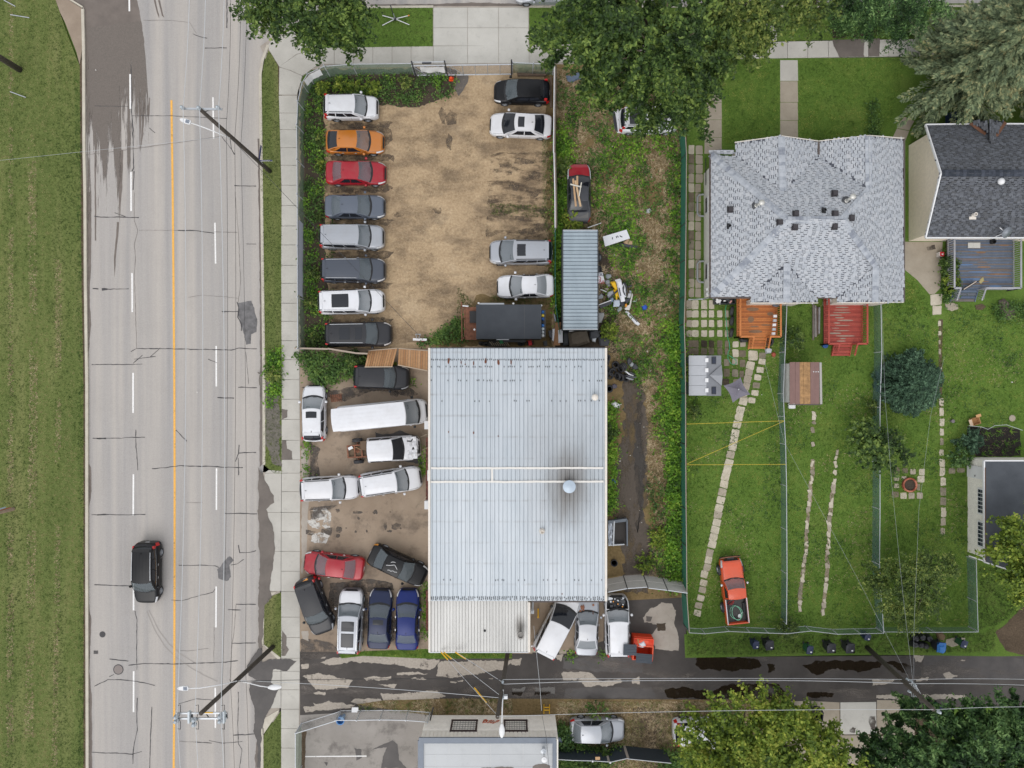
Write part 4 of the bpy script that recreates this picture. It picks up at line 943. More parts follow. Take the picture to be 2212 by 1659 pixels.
MB().tube([loc(bb, W(1175,1624, HB)), loc(bb, W(1175.5,1640, HB + 1.1))],.07,10).lathe([(.22,0),(.2,.1),(0,.16)],18, loc(bb, W(1175.5,1640, HB + 1.1))).obj('flue_pipe', M['white'], bb)
MB().tube([loc(bb, W(929,1556,2.6)), loc(bb, W(936,1528,1.5))],.05,8).obj('wall_pipe', M['steel'], bb)
tag(MB().lathe([(.36,0),(.4,.25),(.4,.7),(.36,.95),(.3,.97),(0,.9)],20, W(1203,1590,0)).obj('barrel', plain('blue_grey_barrel', C(108,124,140),.5), None, True), 'blue grey barrel standing against the right wall of the clad building', 'barrel')
ph = thing('playhouse', 'small two-tone grey playhouse with ridge blocks, dormer and skylights beside the fence', 'playhouse', W(1523,811,0))
def pl(p): return loc(ph, W(*p))
lg, dg = plain('light_grey_panel', C(186,188,194),.6, var=.04), plain('mid_grey_panel', C(138,140,146),.6, var=.04)
a, b = W(1491,771,1.5), W(1555,852,1.5)
MB().box(loc(ph, ((a[0] + b[0]) / 2,(a[1] + b[1]) / 2,.75)),(b[0] - a[0], a[1] - b[1],1.5)).obj('wall', dg, ph)
for k in range(4):
 ya, yb_ = 768 + k * 21.7,768 + (k + 1) * 21.7 - .5
 MB().add([pl((1488, ya, 1.45)), pl((1526, ya, 2.1)), pl((1526, yb_, 2.1)), pl((1488, yb_, 1.45)), pl((1488, ya, 1.38)), pl((1488, yb_, 1.38))],[(3,2,1,0),(0,4,5,3)]).obj('roof_panel', lg, ph)
 MB().box(pl((1526.5, ya + 10,2.13)),(.24,.3,.09)).obj('ridge_block', M['white'], ph)
MB().add([pl((1526,768,2.1)), pl((1558,768,1.5)), pl((1558,855,1.5)), pl((1526,855,2.1))],[(3,2,1,0)]).obj('roof_panel', dg, ph)
MB().add([pl((1533,811,2.12)), pl((1559,788,1.62)), pl((1561,811,2.12)), pl((1559,833,1.62))],[(0,2,1),(0,3,2)]).obj('dormer', plain('dormer_grey', C(152,154,160),.6), ph)
for y in (778.5,843.5):
 f = MB().add([pl((1537.5, y - 8,1.94)), pl((1547, y - 8,1.77)), pl((1547, y + 8,1.77)), pl((1537.5, y + 8,1.94))],[(3,2,1,0)]).obj('skylight', M['steel'], ph)
 MB().add([pl((1538.5, y - 6.5,1.955)), pl((1546, y - 6.5,1.815)), pl((1546, y + 6.5,1.815)), pl((1538.5, y + 6.5,1.955))],[(3,2,1,0)]).obj('pane', glass, f)
ts = thing('tin_shed', 'low brown tin shed with rusted roof sheets next to the chain-link fence', 'shed', W(1737,828,0))
a, b = W(1708,785,2.0), W(1770,870,2.0)
MB().box(loc(ts, ((a[0] + b[0]) / 2,(a[1] + b[1]) / 2,1.0)),(b[0] - a[0], a[1] - b[1],2.0)).obj('wall', plain('shed_white_wall', C(206,206,204),.7, var=.1), ts)
br, rt = plain('brown_roof_sheet', C(134,104,98),.6,.1, var=.08), plain('rusted_roof_sheet', C(168,130,88),.8, var=.35, scale=4)
xs_ = [1706,1718,1727.5,1736,1744.5,1750.5,1760,1770]
for k, (a, b) in enumerate(zip(xs_, xs_[1:])):
 MB().prism([loc(ts, W(x, y, 2.1))[:2] for x, y in ((a + .2,782.5),(b - .2,782),(b + .3,872),(a + .3,873))],2.02,2.08 + .02 * (k % 2)).obj('roof_sheet', rt if k in (2,3,4) else br, ts)
beam_obj('gable_trim', W(1772,783,2.06), W(1773.5,873,2.06),.16,.1, plain('trim_grey', C(176,172,168),.6), ts)
beam_obj('gable_trim', W(1705,873.8,2.04), W(1773,874,2.04),.08,.1, fas, ts)
for k in range(3): MB().lathe([(.05,0),(.03,.05),(0,.05)],8, loc(ts, W(1757.5 + k * 5,803,2.1))).obj('roof_bolt', M['white'], ts)
tag(MB().box(W(1710,877,.25),(.4,.35,.5)).box(W(1710,877,.52),(.44,.4,.06)).obj('plastic_box', M['white']), 'white plastic box at the lower left corner of the tin shed', 'box')
def deck(label, x0, x1, y0, y1, z, cols, stair, worn=None, pitch=.125, baluster_side='E', rail_mat=None, group='timber decks'):
 o = thing('deck', label, 'deck', W((x0 + x1) / 2,(y0 + y1) / 2,0))
 a, b = W(x0, y0,0), W(x1, y1,0); Wd, Dp = b[0] - a[0], a[1] - b[1]
 mats = [plain('deck_paint_%s_%d' % (label[:3], k), c, .65, var=.12, scale=2.5, grime=.25) for k, c in enumerate(cols)]
 n = int(Dp / pitch)
 for k in range(n):
  y = Dp / 2 - (k + .5) * Dp / n
  MB().box((0, y, z),(Wd, Dp / n - .014,.035)).obj('plank', mats[k % len(mats)] if R.random() < .8 else mats[0], o)
 rm = rail_mat or mats[0]
 MB().box((0,0, z - .12),(Wd - .1, Dp - .1,.18)).obj('joists', M['creo'], o)
 zt = z + .92
 s0, s1 = W(stair[0],0,0)[0] - o.location[0], W(stair[1],0,0)[0] - o.location[0]
 rails = [((-Wd / 2, Dp / 2),(-Wd / 2,-Dp / 2)),((Wd / 2, Dp / 2),(Wd / 2,-Dp / 2)),((-Wd / 2,-Dp / 2),(s0,-Dp / 2)),((s1,-Dp / 2),(Wd / 2,-Dp / 2))]
 for (p, q) in rails:
  MB().beam((p[0], p[1], zt),(q[0], q[1], zt),.13,.04).obj('top_rail', rm, o)
  MB().beam((p[0], p[1], z + .12),(q[0], q[1], z + .12),.05,.05).obj('bottom_rail', rm, o)
  L = math.hypot(p[0] - q[0], p[1] - q[1]); m = max(2, int(L / .16))
  for k in range(m + 1):
   t = k / m; x, y = p[0] + (q[0] - p[0]) * t, p[1] + (q[1] - p[1]) * t
   post = k in (0, m)
   MB().box((x, y, (z + zt) / 2 - (.3 if post else 0)),(.09,.09,.92 + (.6 if post else 0)) if post else (.04,.04,.86)).obj('post' if post else 'baluster', rm, o)
 ns = 4; run = (stair[2] - y1) * S / ns
 for k in range(ns):
  MB().box(((s0 + s1) / 2,-Dp / 2 - (k + .5) * run, z - (k + 1) * z / (ns + 1)),(s1 - s0 - .05, run - .015,.04)).obj('step', mats[k % len(mats)], o)
 for x in (s0, s1):
  MB().beam((x, -Dp / 2, zt - .02),(x, -Dp / 2 - ns * run, zt - z * .85),.11,.04).obj('stair_rail', rm, o)
  MB().beam((x, -Dp / 2, z - .1),(x, -Dp / 2 - ns * run, .1),.05,.2).obj('stringer', mats[0], o)
  for k in range(1,6):
   t = k / 6; MB().box((x, -Dp / 2 - ns * run * t, (zt - z * .85 * t) / 2 + .35),(.035,.035,.8)).obj('baluster', rm, o)
 if worn:
  for k, (x, y, l, w, m_) in enumerate(worn):
   p = loc(o, W(x, y, z + .019))
   MB().add([(p[0] + u * 1.0, p[1] + v, p[2]) for u, v in [(math.cos(t * .5236) * l / 2 * (1 + .3 * mnoise.noise((t, k, 1))), math.sin(t * .5236) * w / 2) for t in range(12)]],[tuple(range(12))]).obj('worn_patch', m_, o)
 return o
bare = plain('bare_grey_wood', C(158,146,132),.9, var=.15, scale=5); bareg = plain('grey_worn_stain', C(138,108,84),.9, var=.15, scale=5)
deck('orange-stained timber deck with rails and stairs behind the grey house', 1586,1671,636,730,.6,[C(204,126,66), C(190,112,56), C(178,104,54)],(1615,1650,754),
 [(1626,668,1.0,.3, bareg),(1622,690,.5,.5, bareg),(1630,705,.7,.12, bareg),(1632,716,1.1,.25, bareg),(1655,702,.8,.12, bareg),(1664,678,.5,.3, bareg)])
deck('red-painted timber deck with peeling boards and stairs behind the grey house', 1772,1853,640,745,.6,[C(176,74,62), C(160,64,54), C(186,84,70)],(1795,1833,769),
 [(1786 + R.uniform(-1,1) * 14 + 28,664 + k * 5.6, R.uniform(.5,1.7), R.uniform(.05,.13), bare) for k in range(14)])
deck('blue-painted timber deck with worn boards behind the dark-roofed house', 2036,2176,520,628,.6,[C(100,114,136), C(106,111,121), C(92,106,130), C(118,110,106)],(2050,2103,652),
 [(R.uniform(2070,2170),530 + k * 5.2, R.uniform(.6,2.2), R.uniform(.06,.15),[bareg, plain('worn_brown_%d' % k, C(118,104,96),.9), plain('worn_blue_%d' % k, C(98,126,164),.8)][k % 3]) for k in range(18)], rail_mat=plain('weathered_rail', C(170,170,176),.7, var=.1))
# - fences, poles, wires
def m_screen(name, c, alpha, rough_=.8, vary=.15, c2=None):
 q = NT(name); p = q.pos(True)
 col = q.ramp(q.noise(p, 1.5,4,.65),[(.3, tuple(v * (1 - vary) for v in c)),(.7, c2 or tuple(v * (1 + vary) for v in c))])
 q.col(col); q.set(Roughness=rough_)
 tr = q.node('ShaderNodeBsdfTransparent'); mx = q.node('ShaderNodeMixShader'); mx.inputs[0].default_value = alpha
 q.l.new(tr.outputs[0], mx.inputs[1]); q.l.new(q.b.outputs[0], mx.inputs[2]); q.l.new(mx.outputs[0], q.n['Material Output'].inputs[0])
 return q.m
M['privacy'] = m_screen('green_privacy_mesh', C(118,142,122),.62)
M['green'] = m_screen('bright_green_mesh', C(46,118,96),.94)
M['chain'] = m_screen('chain_link_mesh', C(98,132,134),.46)
M['chain_g'] = m_screen('weedy_chain_link', C(104,136,126),.48)
M['gate_mesh'] = m_screen('gate_mesh', C(176,178,180),.28)
def wallmesh(fo, top, z, mat, name='mesh_panel', z0=.05, base_scale=None):
 """upright panels under a rail; top = survey points of the rail as seen"""
 g = [W(x, y, z) for x, y in top]
 for a, b in zip(g, g[1:]):
  MB().add([loc(fo, p) for p in ((a[0], a[1], z0),(b[0], b[1], z0),(b[0], b[1], z - .02),(a[0], a[1], z - .02))],[(0,1,2,3)]).obj(name, mat, fo)
 return g
def fence(label, top, z, mat, step=2.6, rail_r=.03, rail=None, post_h=0.0, mesh_name='mesh_panel', post_mat=None, bottom=False):
 c = W(*top[0],0)
 fo = thing('fence', label, 'fence', (c[0], c[1],0))
 g = wallmesh(fo, top, z, mat, mesh_name)
 if rail_r:
  MB().tube([loc(fo, p) for p in g], rail_r, 6).obj('top_rail', rail or M['pipe'], fo)
  if bottom: MB().tube([loc(fo, (p[0], p[1],.1)) for p in g], rail_r * .8,6).obj('bottom_rail', rail or M['pipe'], fo)
 for a, b in zip(g, g[1:]):
  L = math.dist(a, b); n = max(1, round(L / step))
  for k in range(n):
   t = k / n; x, y = a[0] + (b[0] - a[0]) * t, a[1] + (b[1] - a[1]) * t
   MB().tube([loc(fo, (x, y, 0)), loc(fo, (x, y, z + post_h))],.04,7).obj('post', post_mat or M['pipe'], fo)
 MB().tube([loc(fo, (g[-1][0], g[-1][1],0)), loc(fo, (g[-1][0], g[-1][1], z + post_h))],.04,7).obj('post', post_mat or M['pipe'], fo)
 return fo
fence('tall chain-link fence with green privacy screen along the left pavement and round the corner', [(643,753),(642,420),(641,270),(643,220),(652,180),(664,160),(700,143),(760,138.5),(891,137)],1.9, M['privacy'],3.4,.035, post_h=.25)
fence('short green-screened fence between the sliding gate and the black hatchback', [(1107,135),(1197,139)],1.9, M['privacy'],1.7,.035, post_h=.2)
def drape(label, top, z, zl, mat, name='tarpaulin', cat='tarpaulin', off=.04):
 mb = MB(); g = [W(x, y, z) for x, y in top]; n = 14
 rows = []
 for k in range(4):
  t = k / 3; row = []
  for i in range(n + 1):
   u = i / n * (len(g) - 1); j = min(int(u), len(g) - 2); u -= j
   x, y = g[j][0] + (g[j + 1][0] - g[j][0]) * u, g[j][1] + (g[j + 1][1] - g[j][1]) * u
   w = off + .09 * t * (1 + mnoise.noise((i * .7, t * 2, z)))
   row.append((x + w * (.4 if x < 0 else -.4), y - w, z + .03 - (z - zl) * t * (1 + .15 * mnoise.noise((i * .5,3,1)))))
  rows.append(row)
 mb.grid(rows)
 return tag(mb.obj(name, mat, None, True), label, cat)
drape('torn pale grey sheet hanging on the left screen fence beside the grey sports utility cars', [(643.5,470),(643,540),(642.5,632)],1.95,.9, plain('pale_grey_sheet', C(178,182,194),.7), off=.15)
drape('torn white sheet hanging on the curved corner of the screen fence', [(656,172),(668,158),(690,147)],1.95,1.2, M['white'], off=.1)
gt = thing('sliding_gate', 'galvanised sliding gate with diagonal braces closing the car lot', 'gate', W(1000,160,0))
ga, gb = W(889,142,1.85), W(1107,139,1.85); gz = .15
na = 12
def gp(t, z): return loc(gt, (ga[0] + (gb[0] - ga[0]) * t, ga[1] + (gb[1] - ga[1]) * t, z))
MB().tube([gp(0,1.85), gp(1,1.85)],.045,6).obj('top_rail', M['pipe'], gt); MB().tube([gp(.03, gz), gp(1, gz)],.05,6).obj('bottom_rail', M['pipe'], gt)
for k in range(9): MB().tube([gp(k / 8, gz), gp(k / 8,1.85)],.03,6).obj('upright', M['metal'], gt)
for k in (0,1,2,3): MB().tube([gp(k / 8,1.8), gp((k + 1) / 8, gz)],.028,6).obj('brace', M['metal'], gt)
MB().add([gp(0, gz), gp(1, gz), gp(1,1.82), gp(0,1.82)],[(0,1,2,3)]).obj('mesh_panel', M['gate_mesh'], gt)
for t in (.012,.335,.99):
 MB().tube([gp(t, 0), gp(t, 2.6)],.055,8).obj('post', M['steel'], gt)
MB().tube([tuple(np.array(gp(.01,1.9)) + (0,.25,0)), tuple(np.array(gp(.34,1.9)) + (0,.25,0))],.04,6).obj('guide_rail', M['pipe'], gt)
MB().box(tuple(np.array(gp(.15,1.85)) + (0,.22,0)),(.7,.12,.16)).obj('lock_box', M['steel'], gt)
def banner(parent):
 mb = MB(); n = 12
 rows = [[tuple(np.array(gp(.08 + .24 * i / n, 1.75 - .95 * k / 4)) + (0,-.06 - .05 * math.sin(i * .9 + k) * (k / 4),-.06 * math.sin(i / n * 3.1) * (1 - k / 4))) for i in range(n + 1)] for k in range(5)]
 return mb.grid(rows).obj('banner', M['white'], None, True)
b = banner(gt); b.location = gt.location; tag(b, 'plain white banner tied to the sliding gate', 'banner')
cf = thing('fence', 'narrow plank-topped boundary fence behind the black and white cars', 'fence', W(1197,320,0))
for (y0, y1, x0, x1) in ((141,230,1197.5,1196.5),(230,330,1196.5,1195.5),(330,420,1196.5,1198.5),(420,492,1198.5,1199)):
 for dx, m in ((0, M['white']),(2.2, plain('grey_fence_wood', C(150,138,126),.9, var=.2)),(4.0, M['creo'])):
  MB().beam(loc(cf, W(x0 + dx, y0,1.7)), loc(cf, W(x1 + dx, y1,1.7)),.06,.14).obj('rail', m, cf)
 n = int((y1 - y0) / 5)
 for k in range(n):
  t = (k + .5) / n; p = W(x0 + 1.2 + (x1 - x0) * t, y0 + (y1 - y0) * t, 1.7)
  MB().box(loc(cf, (p[0], p[1],.85)),(.03,.16,1.66)).obj('board', M['creo'], cf)
fence('low green mesh fence with climbing weeds between the white sedan and the container', [(1200,493),(1199.5,600),(1201,660),(1210,722)],1.4, M['green'],3.0,.015, M['green'])
fence('bright green mesh fence between the scrap yard and the paved garden', [(1479,268),(1483,330),(1482,480),(1481,560),(1480,640),(1478,700),(1480,760),(1481,850),(1481,960),(1482,1100),(1483,1180),(1484,1290),(1489,1365)],1.9, M['green'],3.6,.03, plain('top_pole_brown', C(172,160,150),.7), post_mat=M['steel'])
fence('chain-link fence with pale top rail between the two long lawns', [(1700,655),(1696,760),(1692,850),(1694,900),(1697,960),(1699,1050),(1700,1240),(1699,1348)],1.2, M['chain'],3.0,.03)
fence('chain-link fence running down past the round blue-green spruce', [(1903,655),(1905,760),(1901,880),(1901,1000),(1901,1100),(1900,1220),(1904,1285),(1909,1367)],1.2, M['chain'],3.0,.03)
fence('low chain-link fence with sagging gates along the alley below the long lawns', [(1490,1367),(1523,1369),(1575,1364),(1620,1366),(1700,1369),(1752,1363),(1810,1370),(1909,1368)],1.2, M['chain_g'],1.8,.025, bottom=True)
fence('low chain-link fence along the alley above the black rubbish bags', [(1911,1365),(2020,1366),(2113,1365)],1.2, M['chain_g'],2.6,.025)
fence('chain-link fence at the far right lawn running down to the alley corner', [(2109,1210),(2111,1300),(2113,1364)],1.2, M['chain'],2.6,.025)
fence('angled galvanised chain-link fence at the corner of the grey asphalt lot', [(637,1585),(726,1557)],1.7, M['gate_mesh'],3.2,.03, bottom=True)
fence('galvanised chain-link gate fence across the top of the grey asphalt lot', [(724,1556),(770,1556),(820,1555),(876,1556),(924,1560)],1.7, M['gate_mesh'],1.7,.03, bottom=True, post_h=.1)
fence('green screened fence along the pavement beside the grey asphalt lot', [(638,1586),(638,1680),(637,1800)],1.7, M['privacy'],3.0,.03)
wf = thing('panel_fence', 'white panelled double gate closing the end of the scrap yard', 'gate', W(1400,1265,0))
top = [(1313,1279),(1355,1271),(1398,1268),(1400,1270),(1442,1275),(1485,1281)]
for a, b in zip(top, top[1:]):
 if abs(a[0] - b[0]) < 5: continue
 pa, pb = W(*a, 2.0), W(*b, 2.0)
 for z0, z1 in ((.1,.98),(1.02,1.96)):
  sh_ = lambda z: (2.0 - z) * .22
  MB().add([loc(wf, p) for p in ((pa[0], pa[1] + sh_(z0), z0),(pb[0], pb[1] + sh_(z0), z0),(pb[0], pb[1] + sh_(z1), z1),(pa[0], pa[1] + sh_(z1), z1),(pa[0], pa[1] + sh_(z0) + .03, z0),(pb[0], pb[1] + sh_(z0) + .03, z0),(pb[0], pb[1] + sh_(z1) + .03, z1),(pa[0], pa[1] + sh_(z1) + .03, z1))],
  [(0,1,2,3),(7,6,5,4),(3,2,6,7),(0,3,7,4),(1,5,6,2)]).obj('panel', plain('white_panel', C(206,202,198),.7, var=.05, grime=.2), wf)
 MB().beam(loc(wf, (pa[0], pa[1] + .44,0)), loc(wf, (pa[0], pa[1],2.05)),.07,.07).obj('post', M['steel'], wf)
 MB().beam(loc(wf, (pa[0], pa[1],2.02)), loc(wf, (pb[0], pb[1],2.02)),.06,.05).obj('top_rail', M['metal'], wf)
df = thing('panel_fence', 'dark slate panel fence zigzagging below the silver hatchback', 'fence', W(1340,1625,0))
dmat = plain('dark_slate_panel', C(50,60,68),.7, var=.08)
top = [(1205,1640),(1238,1642),(1280,1643),(1313,1645),(1318,1646),(1354,1638),(1360,1639),(1408,1644),(1450,1648)]
g = [W(*p, 2.0) for p in top]
for k, (a, b) in enumerate(zip(g, g[1:])):
 w = k in (3,5)
 MB().add([loc(df, p) for p in ((a[0], a[1],.05),(b[0], b[1],.05),(b[0], b[1],2.0),(a[0], a[1],2.0),(a[0], a[1] - .03,.05),(b[0], b[1] - .03,.05),(b[0], b[1] - .03,2.0),(a[0], a[1] - .03,2.0))],
 [(3,2,1,0),(4,5,6,7),(2,3,7,6)]).obj('panel', M['pad_light'] if w else dmat, df)
 MB().tube([loc(df, (a[0], a[1] - .02,2.0)), loc(df, (b[0], b[1] - .02,2.0))],.03,6).obj('top_rail', M['metal'], df)
 if k in (2,4): MB().lathe([(.07,0),(.07,.1),(0,.14)],10, loc(df, (a[0], a[1] - .02,2.0))).obj('post_cap', M['white'], df)
tag(MB().box(W(1291,1638,2.05),(.35,.22,.05)).obj('cardboard_piece', plain('cardboard', C(196,158,118),.8)), 'small tan board on the dark slate fence', 'board')
fl = thing('timber_fence', 'two fresh timber fence panels leaning over the black car by the workshop', 'fence', W(860,775,0))
wood = [plain('fresh_timber_%d' % k, c, .75, var=.1, scale=6) for k, c in enumerate((C(208,158,112), C(220,172,128), C(192,142,98), C(178,122,78)))]
def panel(q, zs, n, z0=0):
 a, b, c, d = [Vector(loc(fl, W(x, y, z))) for (x, y), z in zip(q, zs)]
 for k in range(n):
  u0, u1 = k / n + .006,(k + 1) / n - .006
  j = Vector((0,0, R.uniform(0,.015)))
  P4 = [a.lerp(b, u0) + j, a.lerp(b, u1) + j, d.lerp(c, u1) + j, d.lerp(c, u0) + j]; dn = Vector((0,0,-.03))
  MB().add(P4 + [p + dn for p in P4],[(3,2,1,0),(0,1,5,4),(1,2,6,5),(2,3,7,6),(3,0,4,7)]).obj('board', wood[R.choice((0,0,1,2)) if n > 9 else R.choice((0,1,3))], fl)
 for e0, e1 in ((a, b),(d, c)):
  MB().beam(e0 + Vector((0,0,.04)), e1 + Vector((0,0,.04)),.07,.06).obj('rail', plain('grey_rail', C(186,168,148),.8), fl)
panel(T(1,1,[(970,1372),(1222,1350),(1180,1510),(940,1512)]),(.55,.55,1.7,1.7),12)
panel(T(1,1,[(1232,1352),(1486,1372),(1482,1545),(1226,1495)]),(.55,.55,1.75,1.75),12)
gl = thing('timber_fence', 'long weathered grey fence running from the pavement to the timber panels', 'fence', W(710,758,0))
for (a, b, m) in (((636,752),(708,754), M['creo']),((708,753),(770,763), plain('grey_board', C(156,142,124),.9, var=.2)),((770,763),(794,764), wood[2])):
 n = max(2, int(math.dist(a, b) / 4.5)); pa, pb = Vector(W(*a, 1.5)), Vector(W(*b, 1.5))
 for k in range(n):
  p = pa.lerp(pb, (k + .5) / n); MB().box(loc(gl, (p.x, p.y, .75)),(.15,.03,1.5)).obj('board', m, gl)
 MB().beam(loc(gl, pa), loc(gl, pb),.12,.05).obj('rail', plain('pale_rail', C(176,160,146),.9), gl)
# ---------------- poles
def pole(label, bx, by, tx, ty, h, r0=.17, r1=.12):
 b = W(bx, by, 0); t = W(tx, ty, h)
 o = thing('utility_pole', label, 'utility pole', b)
 MB().tube([(0,0,-.2), tuple((Vector(t) - Vector(b)) * .5), loc(o, t)],[r0,(r0 + r1) / 2, r1],12).obj('pole', M['creo'], o, True)
 return o, t
def insulator(o, px, py, z, r=.13):
 MB().lathe([(r * .4,0),(r, .05),(r * .55,.1),(r * .9,.16),(r * .45,.22),(r * .7,.27),(0,.3)],14, loc(o, W(px, py, z))).obj('insulator', plain('grey_porcelain', C(196,204,212),.25), o, True)
def lamp(o, arm, head, z, hdir, led=True):
 MB().tube([loc(o, W(*p)) for p in arm],.035,8).obj('lamp_arm', M['white'], o, True)
 p = Vector(loc(o, W(*head, z)))
 if led:
  mb = MB(); Mx = Matrix.Rotation(hdir, 4, 'Z')
  prof = [(-.33,.10),(-.28,.15),(.0,.17),(.25,.13),(.36,.07),(.40,.05)]
  ring = []
  for zz, k in ((-.04,.9),(.03,1),(.07,.85)):
   ring.append([p + Mx @ Vector((x, w * k, zz)) for x, w in prof] + [p + Mx @ Vector((x, -w * k, zz)) for x, w in prof[::-1]])
  n = len(ring[0]); mb.add([q for rg in ring for q in rg],[(i * n + k, i * n + (k + 1) % n, (i + 1) * n + (k + 1) % n, (i + 1) * n + k) for i in range(2) for k in range(n)] + [tuple(2 * n + k for k in range(n)), tuple(range(n - 1,-1,-1))])
  hd = mb.obj('lamp_head', M['white'], o)
  for k in range(6): MB().box(p + Mx @ Vector((-.24 + k * .045,0,.08)),(.025,.22,.03), M=Mx).obj('cooling_fin', plain('fin_grey', C(140,150,166),.5), hd)
 else:
  mb = MB(); Mx = Matrix.Rotation(hdir, 4, 'Z')
  rows = []
  for i in range(9):
   x = -.45 + i * .115; w = .2 * math.sin(math.pi * min(1,(i + .6) / 9.2)) ** .7
   rows.append([p + Mx @ Vector((x, w * math.cos(t),.12 * math.sin(t) * (w / .2))) for t in [k * math.pi / 6 for k in range(7)]] + [p + Mx @ Vector((x, 0,-.08))])
  mb.grid(rows); mb.obj('lamp_head', M['white'], o, True)
o, t1 = pole('dark wooden utility pole with one crossarm and street name blades on the left boulevard', 583,370,432,236,12.0)
MB().beam(loc(o, W(392,235,11.8)), loc(o, W(480,236,11.8)),.12,.1).obj('crossarm', M['metal'], o)
for x in (395.5,472): insulator(o, x, 234,11.85)
insulator(o, 431,235,12.0)
MB().tube([loc(o, W(441,242,11.3)), loc(o, W(455,237,11.75))],.025,6).obj('arm_brace', M['steel'], o)
lamp(o, [(496,298,8.2),(470,287,8.9),(440,275,9.1),(412,265.5,9.1)],(402,262),9.1, math.pi - .3)
MB().tube([loc(o, W(497,300,8.0)), loc(o, W(500,322,7.5)), loc(o, W(506,334,7.4))],.02,5).obj('cable_loop', M['black'], o)
def lettering(o, body, size, mat, M4):
 cu = bpy.data.curves.new('lettering', 'FONT'); cu.body = body; cu.size = size; cu.extrude = .003; cu.align_x = 'CENTER'; cu.align_y = 'CENTER'
 t = bpy.data.objects.new('lettering', cu); COL.objects.link(t); bpy.context.view_layer.update()
 me = bpy.data.meshes.new_from_object(t.evaluated_get(bpy.context.evaluated_depsgraph_get())); bpy.data.objects.remove(t)
 me.materials.clear(); me.materials.append(mat); f = inst('lettering', me, o); f.matrix_local = M4
def nameblade(o, a, b, z, text, back):
 pa, pb = Vector(loc(o, W(*a, z))), Vector(loc(o, W(*b, z))); d = (pb - pa); L = d.length; d.normalize()
 mid = (pa + pb) / 2; n = Vector((0,0,1)).cross(d)
 bl_ = MB().beam(pa, pb, .02,.24).obj('name_blade', plain('navy_sign', C(52,58,110),.5), o)
 MB().beam(pa + Vector((0,0,-.13)), pb + Vector((0,0,-.13)),.03,.03).obj('blade_rim', M['white'], o)
 if not text: return
 nn = Vector((-mid.x - o.location.x, -mid.y - o.location.y, 0)); s = 1 if n.dot(nn) > 0 else -1
 zc = n * s; xv = Vector((0,0,1)).cross(zc)
 lettering(o, text, .2, M['white'], Matrix.Translation(mid + zc * .02) @ Matrix((xv, Vector((0,0,1)), zc)).transposed().to_4x4())
nameblade(o, (561,347),(588,346.5),3.4, 'STREET', 0)
nameblade(o, (560,344),(564,314),3.4, None, 0)
MB().tube([loc(o, W(562,346,3.3)), loc(o, W(567,353,2.6))],.02,5).obj('bracket', M['metal'], o)
o2, t2 = pole('dark wooden utility pole with twin crossarms and two street lamps by the alley mouth', 590,1397,434,1541,12.0,.18,.14)
for y in (1540.5,1552): MB().beam(loc(o2, W(380, y, 11.6)), loc(o2, W(490, y - .5,11.6)),.1,.1).obj('crossarm', M['metal'], o2)
for x, y in ((382,1547),(382,1556),(421,1553),(421,1563),(477,1546),(477,1556)): insulator(o2, x, y, 11.75,.16)
for x in (409,484):
 MB().beam(loc(o2, W(x, 1536,11.7)), loc(o2, W(x, 1561,11.7)),.12,.25).obj('cutout_bracket', plain('pale_fibreglass', C(206,214,220),.4), o2)
 MB().tube([loc(o2, W(x + 5,1538,11.5)), loc(o2, W(x + 6,1552,11.5))],.06,8).obj('fuse_tube', M['steel'], o2)
for x0 in (382,421,477):
 for dy, s in ((-26,1),(24,-1)):
  MB().tube([loc(o2, W(x0 + 1,1550 + dy, 11.3)), loc(o2, W(x0 + 8,1550 + dy * 1.05,11.5)), loc(o2, W(x0 + 8,1550 + dy * .45,11.5)), loc(o2, W(x0 + 4,1550,11.7))],.02,5).obj('jumper_wire', M['black'], o2)
MB().beam(loc(o2, W(437,1539.5,11.66)), loc(o2, W(460,1539.5,11.66)),.05,.06).obj('warning_strip', M['yellow'], o2)
MB().tube([loc(o2, W(446,1543,11.2)), loc(o2, W(452,1551,11.5))],.03,6).obj('arm_brace', M['steel'], o2)
lamp(o2,[(512,1471,8.0),(478,1479,8.8),(430,1486.5,9.1),(405,1487,9.1)],(397,1486.5),9.1, math.pi)
lamp(o2,[(513,1470,6.8),(535,1475,7.3),(562,1482,7.5),(580,1484.5,7.5)],(593,1484.5),7.5,0.05, False)
MB().tube([loc(o2, W(496,1468,7.4)), loc(o2, W(500,1475,7.6)), loc(o2, W(506,1472,7.5)), loc(o2, W(514,1468,7.2))],.02,5).obj('cable_loop', M['black'], o2)
o3, t3 = pole('dark wooden utility pole over the alley behind the lean-to shed', 1099,1396,1074.5,1549,11.6,.17,.13)
MB().tube([loc(o3, W(1087,1490,8.0)), loc(o3, W(1085,1530,8.6)), loc(o3, W(1084,1570,8.8))],.04,8).obj('lamp_arm', M['white'], o3)
lamp(o3,[(1084,1570,8.8),(1084,1574,8.8)],(1084,1578),8.8,-math.pi / 2, False)
for x, y, z in ((1086,1472,7.0),(1086,1505,8.6)): insulator(o3, x, y, z, .1)
MB().box(loc(o3, W(1090,1505,8.4)),(.4,.2,.3)).obj('splice_box', M['metal'], o3)
o4, t4 = pole('dark wooden utility pole leaning over the alley among fanned service wires', 1874,1399,2016,1532,11.6,.2,.14)
for x, y, z in ((1958,1466,7.0),(1966,1470,7.0),(1974,1478,7.4),(1962,1492,7.6),(1978,1500,8)): insulator(o4, x, y, z, .09)
insulator(o4,2026,1536,11.6,.12)
for a in range(5):
 MB().tube([loc(o4, W(1970 + a * 2,1468 + a * 3,7.2)), loc(o4, W(1968 + a * 5,1490 + a * 2,7.3)), loc(o4, W(1970 + a * 3,1505,7.8))],.018,5).obj('service_loop', M['pipe'], o4)
